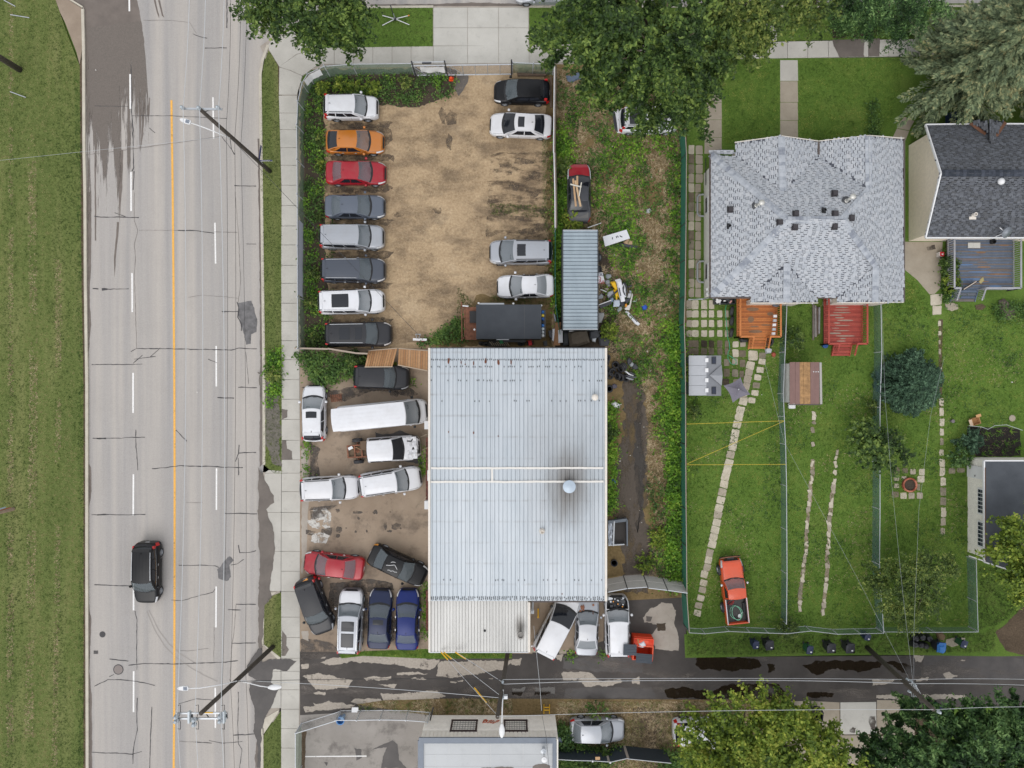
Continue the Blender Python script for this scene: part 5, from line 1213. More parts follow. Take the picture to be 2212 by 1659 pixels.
tp, _ = pole('weathered grey wooden post standing in the grass at the upper left', 42,150,-60,88,5.6,.24,.2)
gq = thing('marker_post', 'wooden marker post with red and blue plates at the left edge of the verge', 'post', W(30,1099,0))
MB().tube([(0,0,0),(-.9,-.25,2.2)],.14,10).obj('post', plain('pale_post_wood', C(150,130,112),.9, var=.2), gq)
MB().beam((-.15,.12,.2),(-.9,-.1,1.9),.05,.12).obj('plate', plain('red_plate', C(190,70,56),.6), gq)
MB().beam((-.35,.18,.4),(-.9,.02,1.9),.1,.02).obj('plate', plain('pale_blue_plate', C(180,200,220),.6), gq)
for (x, y, a, l) in ((40,205,-.35,1.3),(44,36,-.15,1.5),(22,8,-.5,1.0)):
 p = W(x, y, 0); tag(MB().beam((p[0] - math.cos(a) * l / 2, p[1] - math.sin(a) * l / 2,.08),(p[0] + math.cos(a) * l / 2, p[1] + math.sin(a) * l / 2,.05),.06,.05).obj('stick', M['metal']), 'thin pale stick lying in the verge grass, %s of the three' % {205: 'lowest', 36: 'middle', 8: 'topmost'}[y], 'stick', 'sticks lying on the verge')
# ---------------- wires
def wire(label, pts, r=.018, mat=None, sag=0.0, group=None, n=14):
 out = []
 for (a, b) in zip(pts, pts[1:]):
  pa, pb = Vector(W(*a)), Vector(W(*b))
  for k in range(n):
   t = k / n; p = pa.lerp(pb, t); p.z -= sag * 4 * t * (1 - t); out.append(p)
 out.append(Vector(W(*pts[-1])))
 o = MB().tube(out, r, 4).obj('overhead_wire', mat or M['pipe'])
 return tag(o, label, 'wire', group or 'overhead wires')
al = plain('aluminium_wire', C(214,216,220),.4,.2)
blk = M['black']
for (xa, xb, nm) in ((395.5,382, 'left'),(431,421, 'middle'),(472,477, 'right')):
 wire('pale power line along the road, %s one of the three on the crossarms' % nm, [(xa + 6,-420,11.6),(xa, 233,12.1),(xb, 1548,12.0),(xb + 4,2300,11.6)],.02, al, .75)
for (p, nm) in (([(494,-200,9.6),(489,270,9.4),(480,1500,9.4),(480,2000,9.4)], 'left of the dark cables'),([(520,-200,7.2),(507,300,7.4),(498,1480,7.4),(505,2000,7.4)], 'middle of the dark cables'),([(532,-200,6.6),(520,315,6.6),(530,1440,6.6),(535,2000,6.6)], 'right of the dark cables')):
 wire('dark communication cable above the road beside the power lines, %s' % nm, p, .012, blk, .5)
wire('thin dark guy wire from the road pole down across the parked cars', [(500,300,8.5),(911,731,1.1)],.014, M['steel'])
wire('thin wire crossing the road and verge to the left of the road pole', [(480,296,8.0),(-100,357,6.5)],.008, M['metal'])
wire('dark cable from the road pole to the alley pole by the lean-to', [(512,1472,7.6),(1085,1468,7.0)],.018, blk, .25)
wire('pale cable from the road pole to the alley pole by the lean-to', [(520,1470,7.2),(1086,1508,8.4)],.016, al, .25)
wire('dark lower cable along the alley to the right pole', [(1086,1472,7.0),(1972,1474,7.2),(2300,1490,7.2)],.013, blk, .25)
wire('pale upper cable along the alley to the right pole', [(1086,1478,7.2),(1540,1470,7.1),(1972,1477,7.4),(2300,1484,7.2)],.017, al, .2)
wire('thin pale cable along the alley nearest the workshop', [(1086,1468,7.0),(1972,1468,7.0),(2300,1470,7.2)],.014, al, .2)
wire('top wire high over the alley from the clad building to the right pole', [(1074,1548,11.6),(2020,1533,11.6),(2400,1530,11.6)],.013, al, .3)
for (p, lb) in (([(953,1408,3.4),(1000,1463,5.5),(1077,1548,10.5)], 'left'),([(958,1408,3.4),(1080,1502,7.6)], 'middle'),([(984,1408,3.4),(1086,1474,7.0)], 'right')):
 wire('service wire from the lean-to roof up to the alley pole, %s of three' % lb, p, .018, al)
def sleeve(a, b, lb): tag(MB().tube([W(*a), W(*b)],.05,6).obj('guard_sleeve', M['yellow']), lb, 'cable guard')
sleeve((953,1409,3.45),(967,1424.5,4.1), 'yellow cable guard at the lean-to roof edge, leftmost of three')
sleeve((959,1409,3.45),(975,1423,4.1), 'yellow cable guard at the lean-to roof edge, middle of three')
sleeve((984,1409,3.45),(1006,1423,4.1), 'yellow cable guard at the lean-to roof edge, rightmost of three')
sleeve((1025,1486,6.6),(1050,1517,8.2), 'long yellow cable guard over the alley near the leaning pole')
wire('service drop from the alley up the side of the lean-to', [(1170,1535,6.6),(1166,1480,5.5),(1153,1352,3.0)],.016, al)
wire('wire from the yellow ladder over the clad roof', [(1170,1541,2.0),(1180,1592,4.2),(1186,1659,4.4),(1188,1700,4.4)],.012, M['steel'])
for k, (p, lb) in enumerate((([(1966,1470,7.0),(1912,1366,5.6),(1850,1245,4.4),(1694,955,2.6),(1650,775,3.5)], 'left'),([(1972,1472,7.2),(1950,1280,6),(1926,1040,4.8),(1912,860,4.3),(1905,655,3.5)], 'middle'),([(1974,1472,7.2),(1974,1366,6.2),(1985,1100,5),(2010,900,4.3),(2040,770,3.6)], 'right'))):
 wire('service wire fanning from the right alley pole over the gardens, %s of three' % lb, p, .006, M['metal'])
rope = plain('yellow_rope', C(214,190,70),.7)
for p, lb in (([(1483,916,1.9),(1693,909,1.3)], 'upper'),([(1484,1002,1.9),(1693,910,1.3)], 'slanting'),([(1484,1004,1.9),(1698,1003,1.3)], 'lower')):
 tag(wire('', p, .018, rope), 'yellow washing line across the left lawn, %s of the three' % lb, 'washing line', 'yellow washing lines')
# - vehicles
def paint(name, c, rough=.28, metal=.0, coat=.6, spec=.5):
 q = NT(name); p = q.pos(True); d = q.ramp(q.noise(p, 1.3,5,.7),[(.42,0.0),(.75,.16 if max(c) > .25 else .02)])
 q.col(q.mix(d, c, C(150,140,126))); q.set(Roughness=rough, Metallic=metal)
 q.b.inputs['Specular IOR Level'].default_value = spec; q.b.inputs['Coat Weight'].default_value = coat; q.b.inputs['Coat Roughness'].default_value = .06
 return q.m
CG = NT('car_glass'); CG.col(C(118,128,134)); CG.set(Roughness=.06); CG.b.inputs['Specular IOR Level'].default_value = .6
_t = CG.node('ShaderNodeBsdfTransparent'); _x = CG.node('ShaderNodeMixShader'); _x.inputs[0].default_value = .5
CG.l.new(_t.outputs[0], _x.inputs[1]); CG.l.new(CG.b.outputs[0], _x.inputs[2]); CG.l.new(_x.outputs[0], CG.n['Material Output'].inputs[0]); CG = CG.m
SEATS = [plain('seat_%d' % i, c, .8) for i, c in enumerate((C(60,60,64), C(104,102,100), C(138,124,104)))]; DASH = plain('dashboard', C(62,64,68),.7); DASHL = plain('dash_top', C(96,98,100),.7)
CGD = NT('tinted_glass'); CGD.col(C(34,37,44)); CGD.set(Roughness=.06); CGD = CGD.m
LENS = plain('headlamp_lens', C(226,228,232),.15,.2)
TAIL = plain('tail_lamp_red', C(196,34,36),.25)
AMB = plain('amber_lamp', C(240,160,60),.3)
TRIM = plain('black_trim', C(40,41,44),.6)
CHR = plain('chrome_trim', C(220,222,226),.2,.7)
ALLOY = plain('alloy_rim', C(176,180,186),.35,.5)
HUBM = plain('wheel_hub', C(110,112,116),.5,.4)
SEAM = plain('panel_gap', C(58,58,62),.8)
def wheel_meshes(r, w):
 Mx = Matrix.Rotation(math.pi / 2,4, 'X')
 t = MB().lathe([(r * .66,-w / 2),(r * .92,-w / 2),(r, -w * .32),(r, w * .32),(r * .92, w / 2),(r * .66, w / 2),(r * .66,-w / 2)],22, M=Mx)
 rim = MB().lathe([(r * .66,-w * .42),(r * .66, w * .3),(r * .6, w * .42),(r * .56, w * .22)],22, M=Mx)
 rim.lathe([(r * .16, w * .36),(0, w * .38)],12, M=Mx)
 for k in range(5):
  a = k * 2 * math.pi / 5
  rim.box(Mx @ Vector((math.cos(a) * r * .34, math.sin(a) * r * .34, w * .3)),(r * .5, r * .14,.03), M=Mx @ Matrix.Rotation(a, 4, 'Z'))
 back = MB().lathe([(r * .64, w * .0),(0, w * .0)],18, M=Mx)
 return t.mesh('tyre', M['rubber'], True), rim.mesh('rim', ALLOY), back.mesh('brake_disc', TRIM)
WM = {}
def put_wheel(o, x, y, r, w=.21, z=None, rz=0.0, tilt=0.0):
 if (r, w) not in WM: WM[(r, w)] = wheel_meshes(r, w)
 t, rm, bk_ = WM[(r, w)]
 s = 1 if y > 0 else -1
 e = inst('wheel', t, o, (x, y, z if z is not None else r),(tilt, 0, rz + (math.pi if s > 0 else 0)))
 inst('rim', rm, e); inst('brake_disc', bk_, e)
 return e
STYLE = dict(
 sedan=dict(W=1.82, H=1.45, hood=1.18, ws=.88, rear=-.0, deck=.62, rg=.85, belt=.95, zh=.74, zd=1.0),
 hatch=dict(W=1.80, H=1.50, hood=1.02, ws=.90, deck=.16, rg=.55, belt=.97, zh=.78, zd=1.02),
 suv=dict(W=1.90, H=1.70, hood=1.12, ws=.78, deck=.12, rg=.38, belt=1.10, zh=.95, zd=1.12),
 van=dict(W=2.00, H=1.75, hood=.95, ws=.95, deck=.12, rg=.36, belt=1.08, zh=.86, zd=1.08),
 sprinter=dict(W=2.02, H=2.65, hood=.72, ws=.82, deck=.03, rg=.10, belt=1.35, zh=1.05, zd=1.35),
 pickup=dict(W=1.95, H=1.78, hood=1.35, ws=.72, deck=2.2, rg=.12, belt=1.12, zh=1.02, zd=1.12))
def vehicle(label, cx, cy, ang, L, style, col, cat='car', group=None, name=None, gz=0.0, **k):
 """cx,cy survey centre as seen (mid height), ang heading in degrees counter-clockwise from east"""
 P = dict(STYLE[style]); P.update({a: b for a, b in k.items() if a in P or a in ('W', 'H')})
 Wd, H = P['W'], P['H']
 x0, y0, _ = W(cx, cy, .75 if style != 'sprinter' else 1.3)
 o = thing(name or {'sedan': 'sedan_car', 'hatch': 'hatchback_car', 'suv': 'sports_utility_car', 'van': 'minivan', 'sprinter': 'cargo_van', 'pickup': 'pickup_truck'}[style], label, cat, (x0, y0, gz), math.radians(ang), group)
 xf, xt = L / 2,-L / 2
 hw0 = Wd / 2
 box = k.get('boxy', 0.0)
 def hw(x):
  f = min(1, max(0.0,1 - (xf - x) / .95)); r = min(1, max(0.0,1 - (x - xt) / .6))
  return hw0 * (1 - (.46 - .3 * box) * (1 - math.sqrt(1 - f ** 2.4))) * (1 - (.34 - .22 * box) * (1 - math.sqrt(1 - r ** 2.4)))
 xc = xf - P['hood']; xw = xc - P['ws']; xb = xt + P['deck']; xr = xb + P['rg']
 zc_ = P['belt']; zh = P['zh']; zd = P['zd']
 zx = [xt, xt + .04, xt + .12, xb, xb + .3, xc - .2, xc + .05, xf - .45, xf - .2, xf - .07, xf]
 zz = [zd - .35, zd - .12, zd - .04, zd, zc_, zc_, zc_ - .01, zh + .04, zh - .02, zh - .14, zh - .30]
 if style == 'pickup': zx[:4] = [xt, xt + .01, xt + .02, xt + .03]; zz[:4] = [zc_] * 4
 crump = k.get('crumple')
 def zt(x): return float(np.interp(x, zx, zz))
 sS = np.array([0,.35,.5,.6,.68,.8,.9,1.0]); sY = np.array([0,.62,.86,.95,.99,1.0,.985,.93]); sK = np.array([0,.015,.05,.14,.27,.56,.84,1.0])
 dent = k.get('dent', 0)
 def B(x, s, off=0.0):
  a = abs(s); h = hw(x) + off; t = zt(x)
  y = float(np.interp(a, sS, sY)) * h * (1 if s >= 0 else -1)
  z = t - float(np.interp(a, sS, sK)) * (t - .17)
  if dent and x > xf - 1.2:
   q = min(1,(x - (xf - 1.2)) / .8); z += dent * q * mnoise.noise((x * 3.1, y * 3.3, L)) ; y += dent * .6 * q * mnoise.noise((x * 2.7, y * 2.1, L + 5));
  zz_ = z + (off if a < .62 else 0)
  return (x + (off if x > xf - .1 else (-off if x < xt + .1 else 0)), y, zz_)
 r = k.get('r', .36 if style in ('suv', 'pickup', 'sprinter') else .33)
 wf = xf - (.86 if style != 'sprinter' else .95); wr = xt + (.88 if style not in ('pickup', 'sprinter') else 1.15)
 pm = col
 xbed = xb - .02 if style == 'pickup' else xt
 xs = sorted(set([round(v, 3) for v in list(np.linspace(xbed, xf, 40)) + [xf - .012, xf - .03, xf - .06, xf - .1, xf - .16, xf - .24, xbed + .015, xbed + .04, xbed + .08, xbed + .13]]))
 ss = [-1,-.95,-.9,-.85,-.8,-.74,-.68,-.64,-.6,-.55,-.5,-.42,-.35,-.2,0,.2,.35,.42,.5,.55,.6,.64,.68,.74,.8,.85,.9,.95,1]
 mb = MB(); vs_ = [[B(x, s) for s in ss] for x in xs]; n = len(ss)
 fl_ = []
 engine = k.get('no_hood')
 for i in range(len(xs) - 1):
  for j in range(n - 1):
   xm = (xs[i] + xs[i + 1]) / 2; sm = (ss[j] + ss[j + 1]) / 2; zm = (vs_[i][j][2] + vs_[i + 1][j + 1][2]) / 2
   if abs(sm) > .66 and min(math.hypot(xm - wf, zm - r), math.hypot(xm - wr, zm - r)) < r + .05: continue
   if engine and abs(sm) < .5 and xm > xc + .12 and xm < xf - .05: continue
   fl_.append((i * n + j, i * n + j + 1,(i + 1) * n + j + 1,(i + 1) * n + j))
 mb.add([q for row in vs_ for q in row], fl_)
 m = len(xs)
 mb.add(vs_[0],[tuple(range(n))]); mb.add(vs_[-1],[tuple(range(n - 1,-1,-1))])
 hbF, hbR = hw(xc) * .93, hw(xb) * .93
 tum = k.get('tumble', .74 if style == 'sedan' else .78 if style in ('hatch',) else .82)
 if style == 'sprinter': tum = .88
 hrF, hrR = hw0 * tum, hw0 * (tum - .03)
 zrF, zrR = H - .06, H - .07
 def lerp(a, b, t): return tuple(p + (q - p) * t for p, q in zip(a, b))
 bowF, bowR = .20,.10
 def SF(u, v):
  p = lerp((xc + bowF * (1 - u * u), u * hbF, zc_ - .03),(xw + .10 * (1 - u * u), u * hrF, zrF + .04 * (1 - u * u)), v); b = .05 * math.sin(math.pi * v) * (1 - u * u * .5)
  return (p[0] + b * .6, p[1], p[2] + b)
 def SR(u, v):
  p = lerp((xb - bowR * (1 - u * u), u * hbR, zd - .03),(xr - .06 * (1 - u * u), u * hrR, zrR + .04 * (1 - u * u)), v); b = .04 * math.sin(math.pi * v)
  return (p[0] - b * .6, p[1], p[2] + b)
 def SS(sd):
  def f(w, v):
   xbm = xb + (xc - xb) * w
   lo = (xbm, sd * min(hw(xbm) * .945, hbR + (hbF - hbR) * w + .06 * math.sin(math.pi * w)),(zd - .03) + (zc_ - zd) * min(1, w * 2.5))
   xm = xr + (xw - xr) * w
   hi = (xm, sd * (hrR + (hrF - hrR) * w), zrR + (zrF - zrR) * w)
   p = lerp(lo, hi, v); return (p[0], p[1] + sd * .035 * math.sin(math.pi * v), p[2])
  return f
 def SRf(u, w):
  a = SR(u, 1); b = SF(u, 1); p = lerp(a, b, w); e = math.sin(math.pi * w) * .05
  return (p[0], u * (hrR + (hrF - hrR) * w), p[2] + e * (1 - .5 * u * u))
 def patch(fn, u0, u1, v0, v1, nu=8, nv=6, off=0.0, taper=None):
  G = []
  for i in range(nu + 1):
   row = []
   for j in range(nv + 1):
    v = v0 + (v1 - v0) * j / nv
    a0, a1 = (u0, u1) if taper is None else taper(v)
    u = a0 + (a1 - a0) * i / nu
    p = Vector(fn(u, v))
    if off:
     e = 1e-3; du = Vector(fn(u + e, v)) - Vector(fn(u - e, v)); dv = Vector(fn(u, v + e)) - Vector(fn(u, v - e)); nn = du.cross(dv)
     if nn.length > 1e-12:
      nn.normalize(); out = Vector((p.x * .3, p.y, max(.2, p.z - .7)))
      if nn.dot(out) < 0: nn = -nn
      p = p + nn * off
    row.append(tuple(p))
   G.append(row)
  return MB().grid(G)
 gh_ = MB()
 for q in (patch(SF, -1,-.93,0,1,1,6), patch(SF, .93,1,0,1,1,6), patch(SF, -.93,.93,0,.05,10,1), patch(SF, -.93,.93,.94,1,10,1), patch(SR, -1,1,0,1,10,6), patch(SS(1),0,1,0,1,14,6), patch(SS(-1),0,1,0,1,14,6), patch(SRf, -1,1,0,1,12,10)): gh_.add(q.v, q.f)
 bodym = MB().add(mb.v, mb.f)
 body = bodym.obj('body', pm, o, True)
 cab = gh_.obj('cabin', k.get('roofcol', pm), o, True)
 MB().box(((xf + xbed) / 2,0,.39),(xf - xbed - .3, Wd - .5,.50)).obj('underbody', TRIM, o)
 MB().box((xc - .30,0, zc_ - .26),(.62, hbF * 1.75,.26)).box((xc - .56, hbF * .42, zc_ - .12),(.16,.42,.10)).obj('dashboard', DASHL if (int(cx) % 3 == 0) else DASH, o)
 sm_ = SEATS[int(cy) % 3]
 for sd in (1,-1):
  MB().box((xc - 1.15, sd * hbF * .46,.62),(.52,.5,.2)).box((xc - 1.42, sd * hbF * .46,.86),(.16,.5,.58)).box((xc - 1.45, sd * hbF * .46,1.2),(.12,.26,.16)).obj('seat', sm_, o)
 MB().tube([(xc - .72 + .08 * math.cos(t * .785), hbF * .46 + .18 * math.sin(t * .785), zc_ - .05 + .1 * math.cos(t * .785)) for t in range(9)],.02,5).obj('steering_wheel', TRIM, o)
 gl_ = k.get('glass', CG)
 patch(SF, -.95,.95,.03,.96,10,6,.008).obj('windscreen', k.get('wsmat', gl_), o, True)
 patch(SF, -.97,.97,-.045,.09,10,2,.014).obj('cowl', TRIM, o, True)
 if style != 'sprinter': patch(SR, -.90,.90,.10,.92,8,5,.008).obj('rear_window', k.get('rgmat', gl_ if style == 'sedan' else CGD), o, True)
 spans = {'sedan': [(.16,.48),(.51,.86)], 'hatch': [(.14,.46),(.49,.86)], 'suv': [(.05,.27),(.30,.56),(.59,.88)], 'van': [(.05,.33),(.35,.61),(.64,.90)], 'sprinter': [(.84,.97)], 'pickup': k.get('spans', [(.08,.48),(.52,.88)])}[style]
 for sd in (1,-1):
  for a, b in spans: patch(SS(sd), a, b, .14,.90,5,4,.010).obj('side_window', CGD, o, True)
  if k.get('chrome'): patch(SS(sd), spans[0][0] - .03, spans[-1][1] + .03,.04,.10,12,1,.014).obj('window_trim', CHR, o)
  patch(lambda x, s: B(x, s), xf - .55, xf - .05, sd * .52, sd * .66,6,3,.012).obj('headlight', k.get('hl', LENS), o, True)
  if style != 'pickup': patch(lambda x, s: B(x, s), xt + .03, xt + (.34 if style == 'sedan' else .24), sd * .56, sd * (.72 if style == 'sedan' else .80),4,3,.012).obj('tail_light', k.get('tl', TAIL), o, True)
  if style in ('suv', 'hatch', 'van'): MB().box((xb + .16, sd * hbR * .99, zd + .12),(.22,.10,.34)).obj('tail_light', k.get('tl', TAIL), o)
  mx_ = xc - .28
  mir = MB().lathe([(.03,-.09),(.09,-.07),(.10,0),(.08,.07),(.02,.09)],10,(mx_, sd * (hw(mx_) + .13), zc_ + .04), Matrix.Rotation(math.pi / 2,4, 'X') @ Matrix.Scale(1.1,4))
  if not k.get('wreck'): mir.obj('wing_mirror', k.get('mirror', pm), o, True)
  if not k.get('wreck'):
   for xx in (xc - .95, xc - 1.95) if style not in ('sprinter',) else (xc - .6,):
    if xx > xbed + .5: MB().box((xx, sd * (hw(xx) + .012), zc_ - .16),(.16,.03,.025)).obj('door_handle', k.get('handle', CHR if k.get('chrome') else pm), o)
  g_ = MB()
  for xx in (xc - .10, xc - 1.08, xc - 2.0):
   if xx > xbed + .6:
    q = patch(lambda x, s: B(x, s), xx - .007, xx + .007, sd * .63, sd * .96,1,6,.004); g_.add(q.v, q.f)
  q = patch(lambda x, s: B(x, s), xc + .1, xf - .3, sd * .495, sd * .510,6,1,.004); g_.add(q.v, q.f)
  g_.obj('panel_gap', SEAM, o)
  if k.get('rails'):
   MB().tube([tuple(Vector(SRf(sd * .93, w)) + Vector((0,0,.05))) for w in (.04,.2,.5,.8,.95)],.026,6).obj('roof_rail', k['rails'], o)
  if k.get('cladding'): patch(lambda x, s: B(x, s), xt + .05, xf - .05, sd * .9, sd * .985,18,1,.012).obj('lower_trim', TRIM, o)
 patch(lambda x, s: B(x, s), xf - .10, xf - .005,-.42,.42,2,10,.010).obj('grille', k.get('grille', TRIM), o, True)
 if style != 'pickup':
  MB().box((xt - .005,0, zd - .42),(.02,.34,.12)).obj('number_plate', M['white'], o)
  if style not in ('sedan', 'sprinter'):
   MB().box((xr - .08,0, H - .02),(.20, hrR * 1.7,.03)).obj('rear_spoiler', pm, o)
 if k.get('fin', True) and style not in ('pickup', 'sprinter'):
  p = SRf(0,.10); MB().add([(p[0] - .08,-.02, p[2]),(p[0] - .08,.02, p[2]),(p[0] + .1,0, p[2]),(p[0] - .06,0, p[2] + .09)],[(0,2,3),(2,1,3),(1,0,3)]).obj('antenna', k.get('finmat', TRIM), o)
 for (u0, u1, w0, w1) in k.get('sunroof', []):
  fr = patch(SRf, u0 - .05, u1 + .05, w0 - .02, w1 + .02,6,4,.006).obj('sunroof', k.get('srtrim', TRIM), o, True)
  patch(SRf, u0, u1, w0, w1,6,4,.012).obj('pane', k.get('srglass', CGD), fr, True)
 for w in k.get('ribs', []):
  patch(SRf, w - .012, w + .012,.08,.92,1,10,.008).obj('roof_rib', k.get('roofcol', pm), o)
 wp = MB()
 for a in (-.45,.25): wp.beam(SF(a, .06), SF(a + .42,.12),.03,.06)
 wp.obj('wiper', TRIM, o)
 for (x, sd) in ((wf, 1),(wf, -1),(wr, 1),(wr, -1)):
  if (x, sd) == (wr, 1) and k.get('bare_rear'): continue
  if k.get('bare_rear') and x == wr: continue
  put_wheel(o, x, sd * (hw0 - .12 + k.get('track', 0)), r, .22 + k.get('fat', 0), rz=math.radians(k.get('steer', 0)) if x == wf else 0)
 o['_dims'] = (L, Wd, H)
 o_ex = dict(o=o, xf=xf, xt=xt, xc=xc, xw=xw, xb=xb, xr=xr, hw=hw, B=B, SF=SF, SR=SR, SRf=SRf, SS=SS, patch=patch, xbed=xbed, wf=wf, wr=wr, r=r, zd=zd, zc=zc_, W=Wd)
 del o['_dims']
 return o_ex
white = paint('white_car_paint', C(232,233,238)); wpearl = paint('pearl_white_car_paint', C(226,226,230))
silver = paint('silver_car_paint', C(176,180,188),.32,.35); gun = paint('blue_grey_car_paint', C(98,106,120),.33,.1,.1,.5); slate = paint('slate_car_paint', C(76,82,94),.33,.1,.1,.5)
blackp = paint('black_car_paint', C(20,21,25),.3,0,0,.3); charcoal = paint('charcoal_car_paint', C(46,47,52),.33,0,0,.4)
red = paint('red_car_paint', C(168,22,42),.3,.1,.2); orange = paint('orange_car_paint', C(206,124,38),.3,.2); navy = paint('navy_car_paint', C(34,44,76),.3,.1,0,.35); blue = paint('royal_blue_car_paint', C(10,36,108),.3,.1,0,.35)
flame = paint('flame_orange_paint', C(226,82,36),.4)
G1, G2, G3 = 'cars in the gravel lot, left row', 'cars in the gravel lot, right row', 'cars in the concrete yard'
GS = 'cars behind the workshop'
vehicle('boxy white hatchback with black roof rails, topmost of the left row', 758,232,0,4.18, 'suv', white, group=G1, H=1.6, W=1.8, hood=.95, belt=1.05, rails=TRIM, boxy=.5, wsmat=CG)
vehicle('bright orange hatchback with sloping back in the left row', 766,306,-.5,4.5, 'sedan', orange, group=G1, deck=.2, rg=.95, rgmat=CGD, fin=True, chrome=True, rsd=0)
vehicle('red sedan facing right in the left row of the gravel lot', 768,373,-.5,4.65, 'sedan', red, group=G1)
vehicle('blue-grey sedan below the red one in the left row', 766,446,0,4.65, 'sedan', gun, group=G1)
vehicle('silver-bonneted grey sports utility car with bright roof rails in the left row', 760,512,-.5,5.0, 'suv', silver, group=G1, rails=CHR, ribs=(-.5,-.17,.17,.5), chrome=True)
vehicle('dark slate sports utility car with roof rails and no sunroof in the left row', 763,584,0,4.95, 'suv', slate, group=G1, rails=CHR, chrome=True, ribs=(-.5,-.17,.17,.5))
vehicle('white sports utility car with big square glass sunroof in the left row', 759,652,1.5,5.1, 'suv', white, group=G1, sunroof=[(-.62,.62,.30,.72)], rails=white)
vehicle('charcoal sports utility car with two sunroofs, lowest of the left row', 774,722,.5,5.15, 'suv', charcoal, group=G1, rails=CHR, sunroof=[(-.6,.6,.30,.58),(-.6,.6,.72,.90)], cladding=True)
vehicle('black hatchback facing left, topmost of the right row', 1127,198,179,4.35, 'hatch', blackp, group=G2)
vehicle('white sedan with dark sunroof facing left in the right row', 1125,270,177.5,4.85, 'sedan', wpearl, group=G2, sunroof=[(-.55,.55,.52,.82)], rgmat=CGD, wsmat=CGD)
vehicle('silver people carrier with dark lower sides and sunroof in the right row', 1125,545,180,4.9, 'suv', silver, group=G2, H=1.72, rails=TRIM, sunroof=[(-.55,.55,.66,.88)], ribs=(-.6,-.3,0,.3,.6), cladding=True, hood=.98, ws=1.0)
vehicle('white sedan without sunroof, lowest of the right row', 1135,618,181.5,4.45, 'sedan', white, group=G2, rgmat=CG)
vehicle('black people carrier in the weeds under the leaning timber panels', 824,815,-1.5,4.3, 'suv', charcoal, group=G3, H=1.6, ribs=(-.5,-.2,.2,.5))
vehicle('white car with small sunroof parked nose to the top beside the pavement', 678,893,90.5,4.4, 'hatch', white, group=G3, sunroof=[(-.55,.55,.66,.88)], H=1.52, chrome=False)
vehicle('long white cargo van parked nose to the workshop', 822,897,5.6,7.1, 'sprinter', white, 'van', G3, ribs=(-.7,-.35,0,.35,.7), grille=TRIM, mirror=TRIM)
q = vehicle('white crew-cab pickup wreck with its bed missing and front crushed', 826,971,4.0,5.85, 'pickup', white, 'pickup truck', G3, deck=1.85, dent=.16, bare_rear=True, ribs=(-.6,-.2,.2,.6), wreck=True, wsmat=CGD, hl=M['steel'])
o = q['o']; xt, xb = q['xt'], q['xbed']
rusty = M['rust']
for sd in (1,-1):
 MB().beam((xt + .15, sd * .45,.62),(xb + .2, sd * .48,.62),.10,.14).obj('frame_rail', rusty, o)
 put_wheel(o, xt + .95, sd * .84,.40,.26)
MB().box((xt + 1.0,0,.50),(1.5,.8,.05)).obj('undertray', plain('brown_undertray', C(110,92,74),.9, var=.3), o)
for k, x in enumerate((xt + .2, xt + .75, xt + 1.3)): MB().beam((x, -.45,.62),(x, .45,.62),.1,.12).obj('cross_member', rusty, o)
MB().tube([(xt + .95,-.8,.42),(xt + .95,.8,.42)],.07,8).lathe([(.0,-.2),(.17,-.1),(.17,.1),(0,.2)],12,(xt + .95,0,.42)).obj('rear_axle', rusty, o)
MB().tube([(xt + .5,.2,.5),(xt + .9,.3,.66),(xt + 1.2,.1,.5),(xb, .0,.5)],.035,6).obj('exhaust_pipe', plain('tan_pipe', C(176,138,104),.6), o)
MB().box((xb - .3,.4,.55),(.6,.7,.3)).obj('fuel_tank', plain('brown_tank', C(112,92,74),.8), o)
MB().box((xt + .45,.28,.72),(.35,.22,.08), rz=.4).obj('bracket', M['white'], o)
xf = q['xf']
G = [[(xf - .95 + .15 * i + .08 * mnoise.noise((i, j, 3)),-.85 + .17 * j, 1.12 + .18 * mnoise.noise((i * .8, j * .7,1))) for j in range(11) if True] for i in range(6)]
MB().grid([r_[:5] for r_ in G]).obj('crumpled_bonnet', white, o); MB().grid([r_[6:] for r_ in G]).obj('crumpled_wing', white, o)
MB().box((xf - .5,.05,.98),(.7,.35,.1), rz=.3).box((xf - .2,-.25,.9),(.2,.5,.2), rz=.2).tube([(xf - .9,.55,1.12),(xf - .6,.5,1.2),(xf - .45,.7,1.1)],.05,6).obj('exposed_engine', TRIM, o)
vehicle('white estate car with black roof bars parked tail to the pavement', 712,1055,2.5,4.55, 'suv', wpearl, group=G3, H=1.55, hood=1.15, ws=.85, rails=TRIM, belt=1.0, zh=.85)
vehicle('white sports utility car with ribbed bonnet nosed towards the workshop wall', 843,1040,8.5,4.85, 'suv', white, group=G3, rails=TRIM, chrome=True, ribs=(-.3,.3))
q = vehicle('red sedan with crumpled bonnet beside the pavement', 720,1222,173,4.75, 'sedan', red, group=G3, dent=.10, chrome=True)
q = vehicle('black sedan with white chalky scribbles on its roof', 859,1222,-25,4.75, 'sedan', blackp, group=G3, tl=AMB)
for a, pts in enumerate([[(-.1,.2),(.0,.3),(.1,.2),(.2,.3),(.35,.2),(.5,.3),(.65,.2),(.8,.3),(.7,.15),(.5,.1),(.3,.25),(.1,.12)],[(-.65,.3),(-.55,.4),(-.6,.5),(-.45,.6),(-.5,.72),(-.4,.85)],[(.35,.3),(.5,.4),(.55,.55)]]):
 w = [tuple(Vector(q['SRf'](u if a else (u * .5 - .15), v if a else (.12 + pts.index((u, v)) * .06))) + Vector((0,0,.008))) for u, v in pts]
 MB().tube(w, .022,4).obj('chalk_scribble', M['white'], q['o'])
q = vehicle('black sports utility car parked askew with an orange lamp at its tail', 680,1309,-70,4.5, 'suv', charcoal, group=G3, H=1.65, handle=CHR)
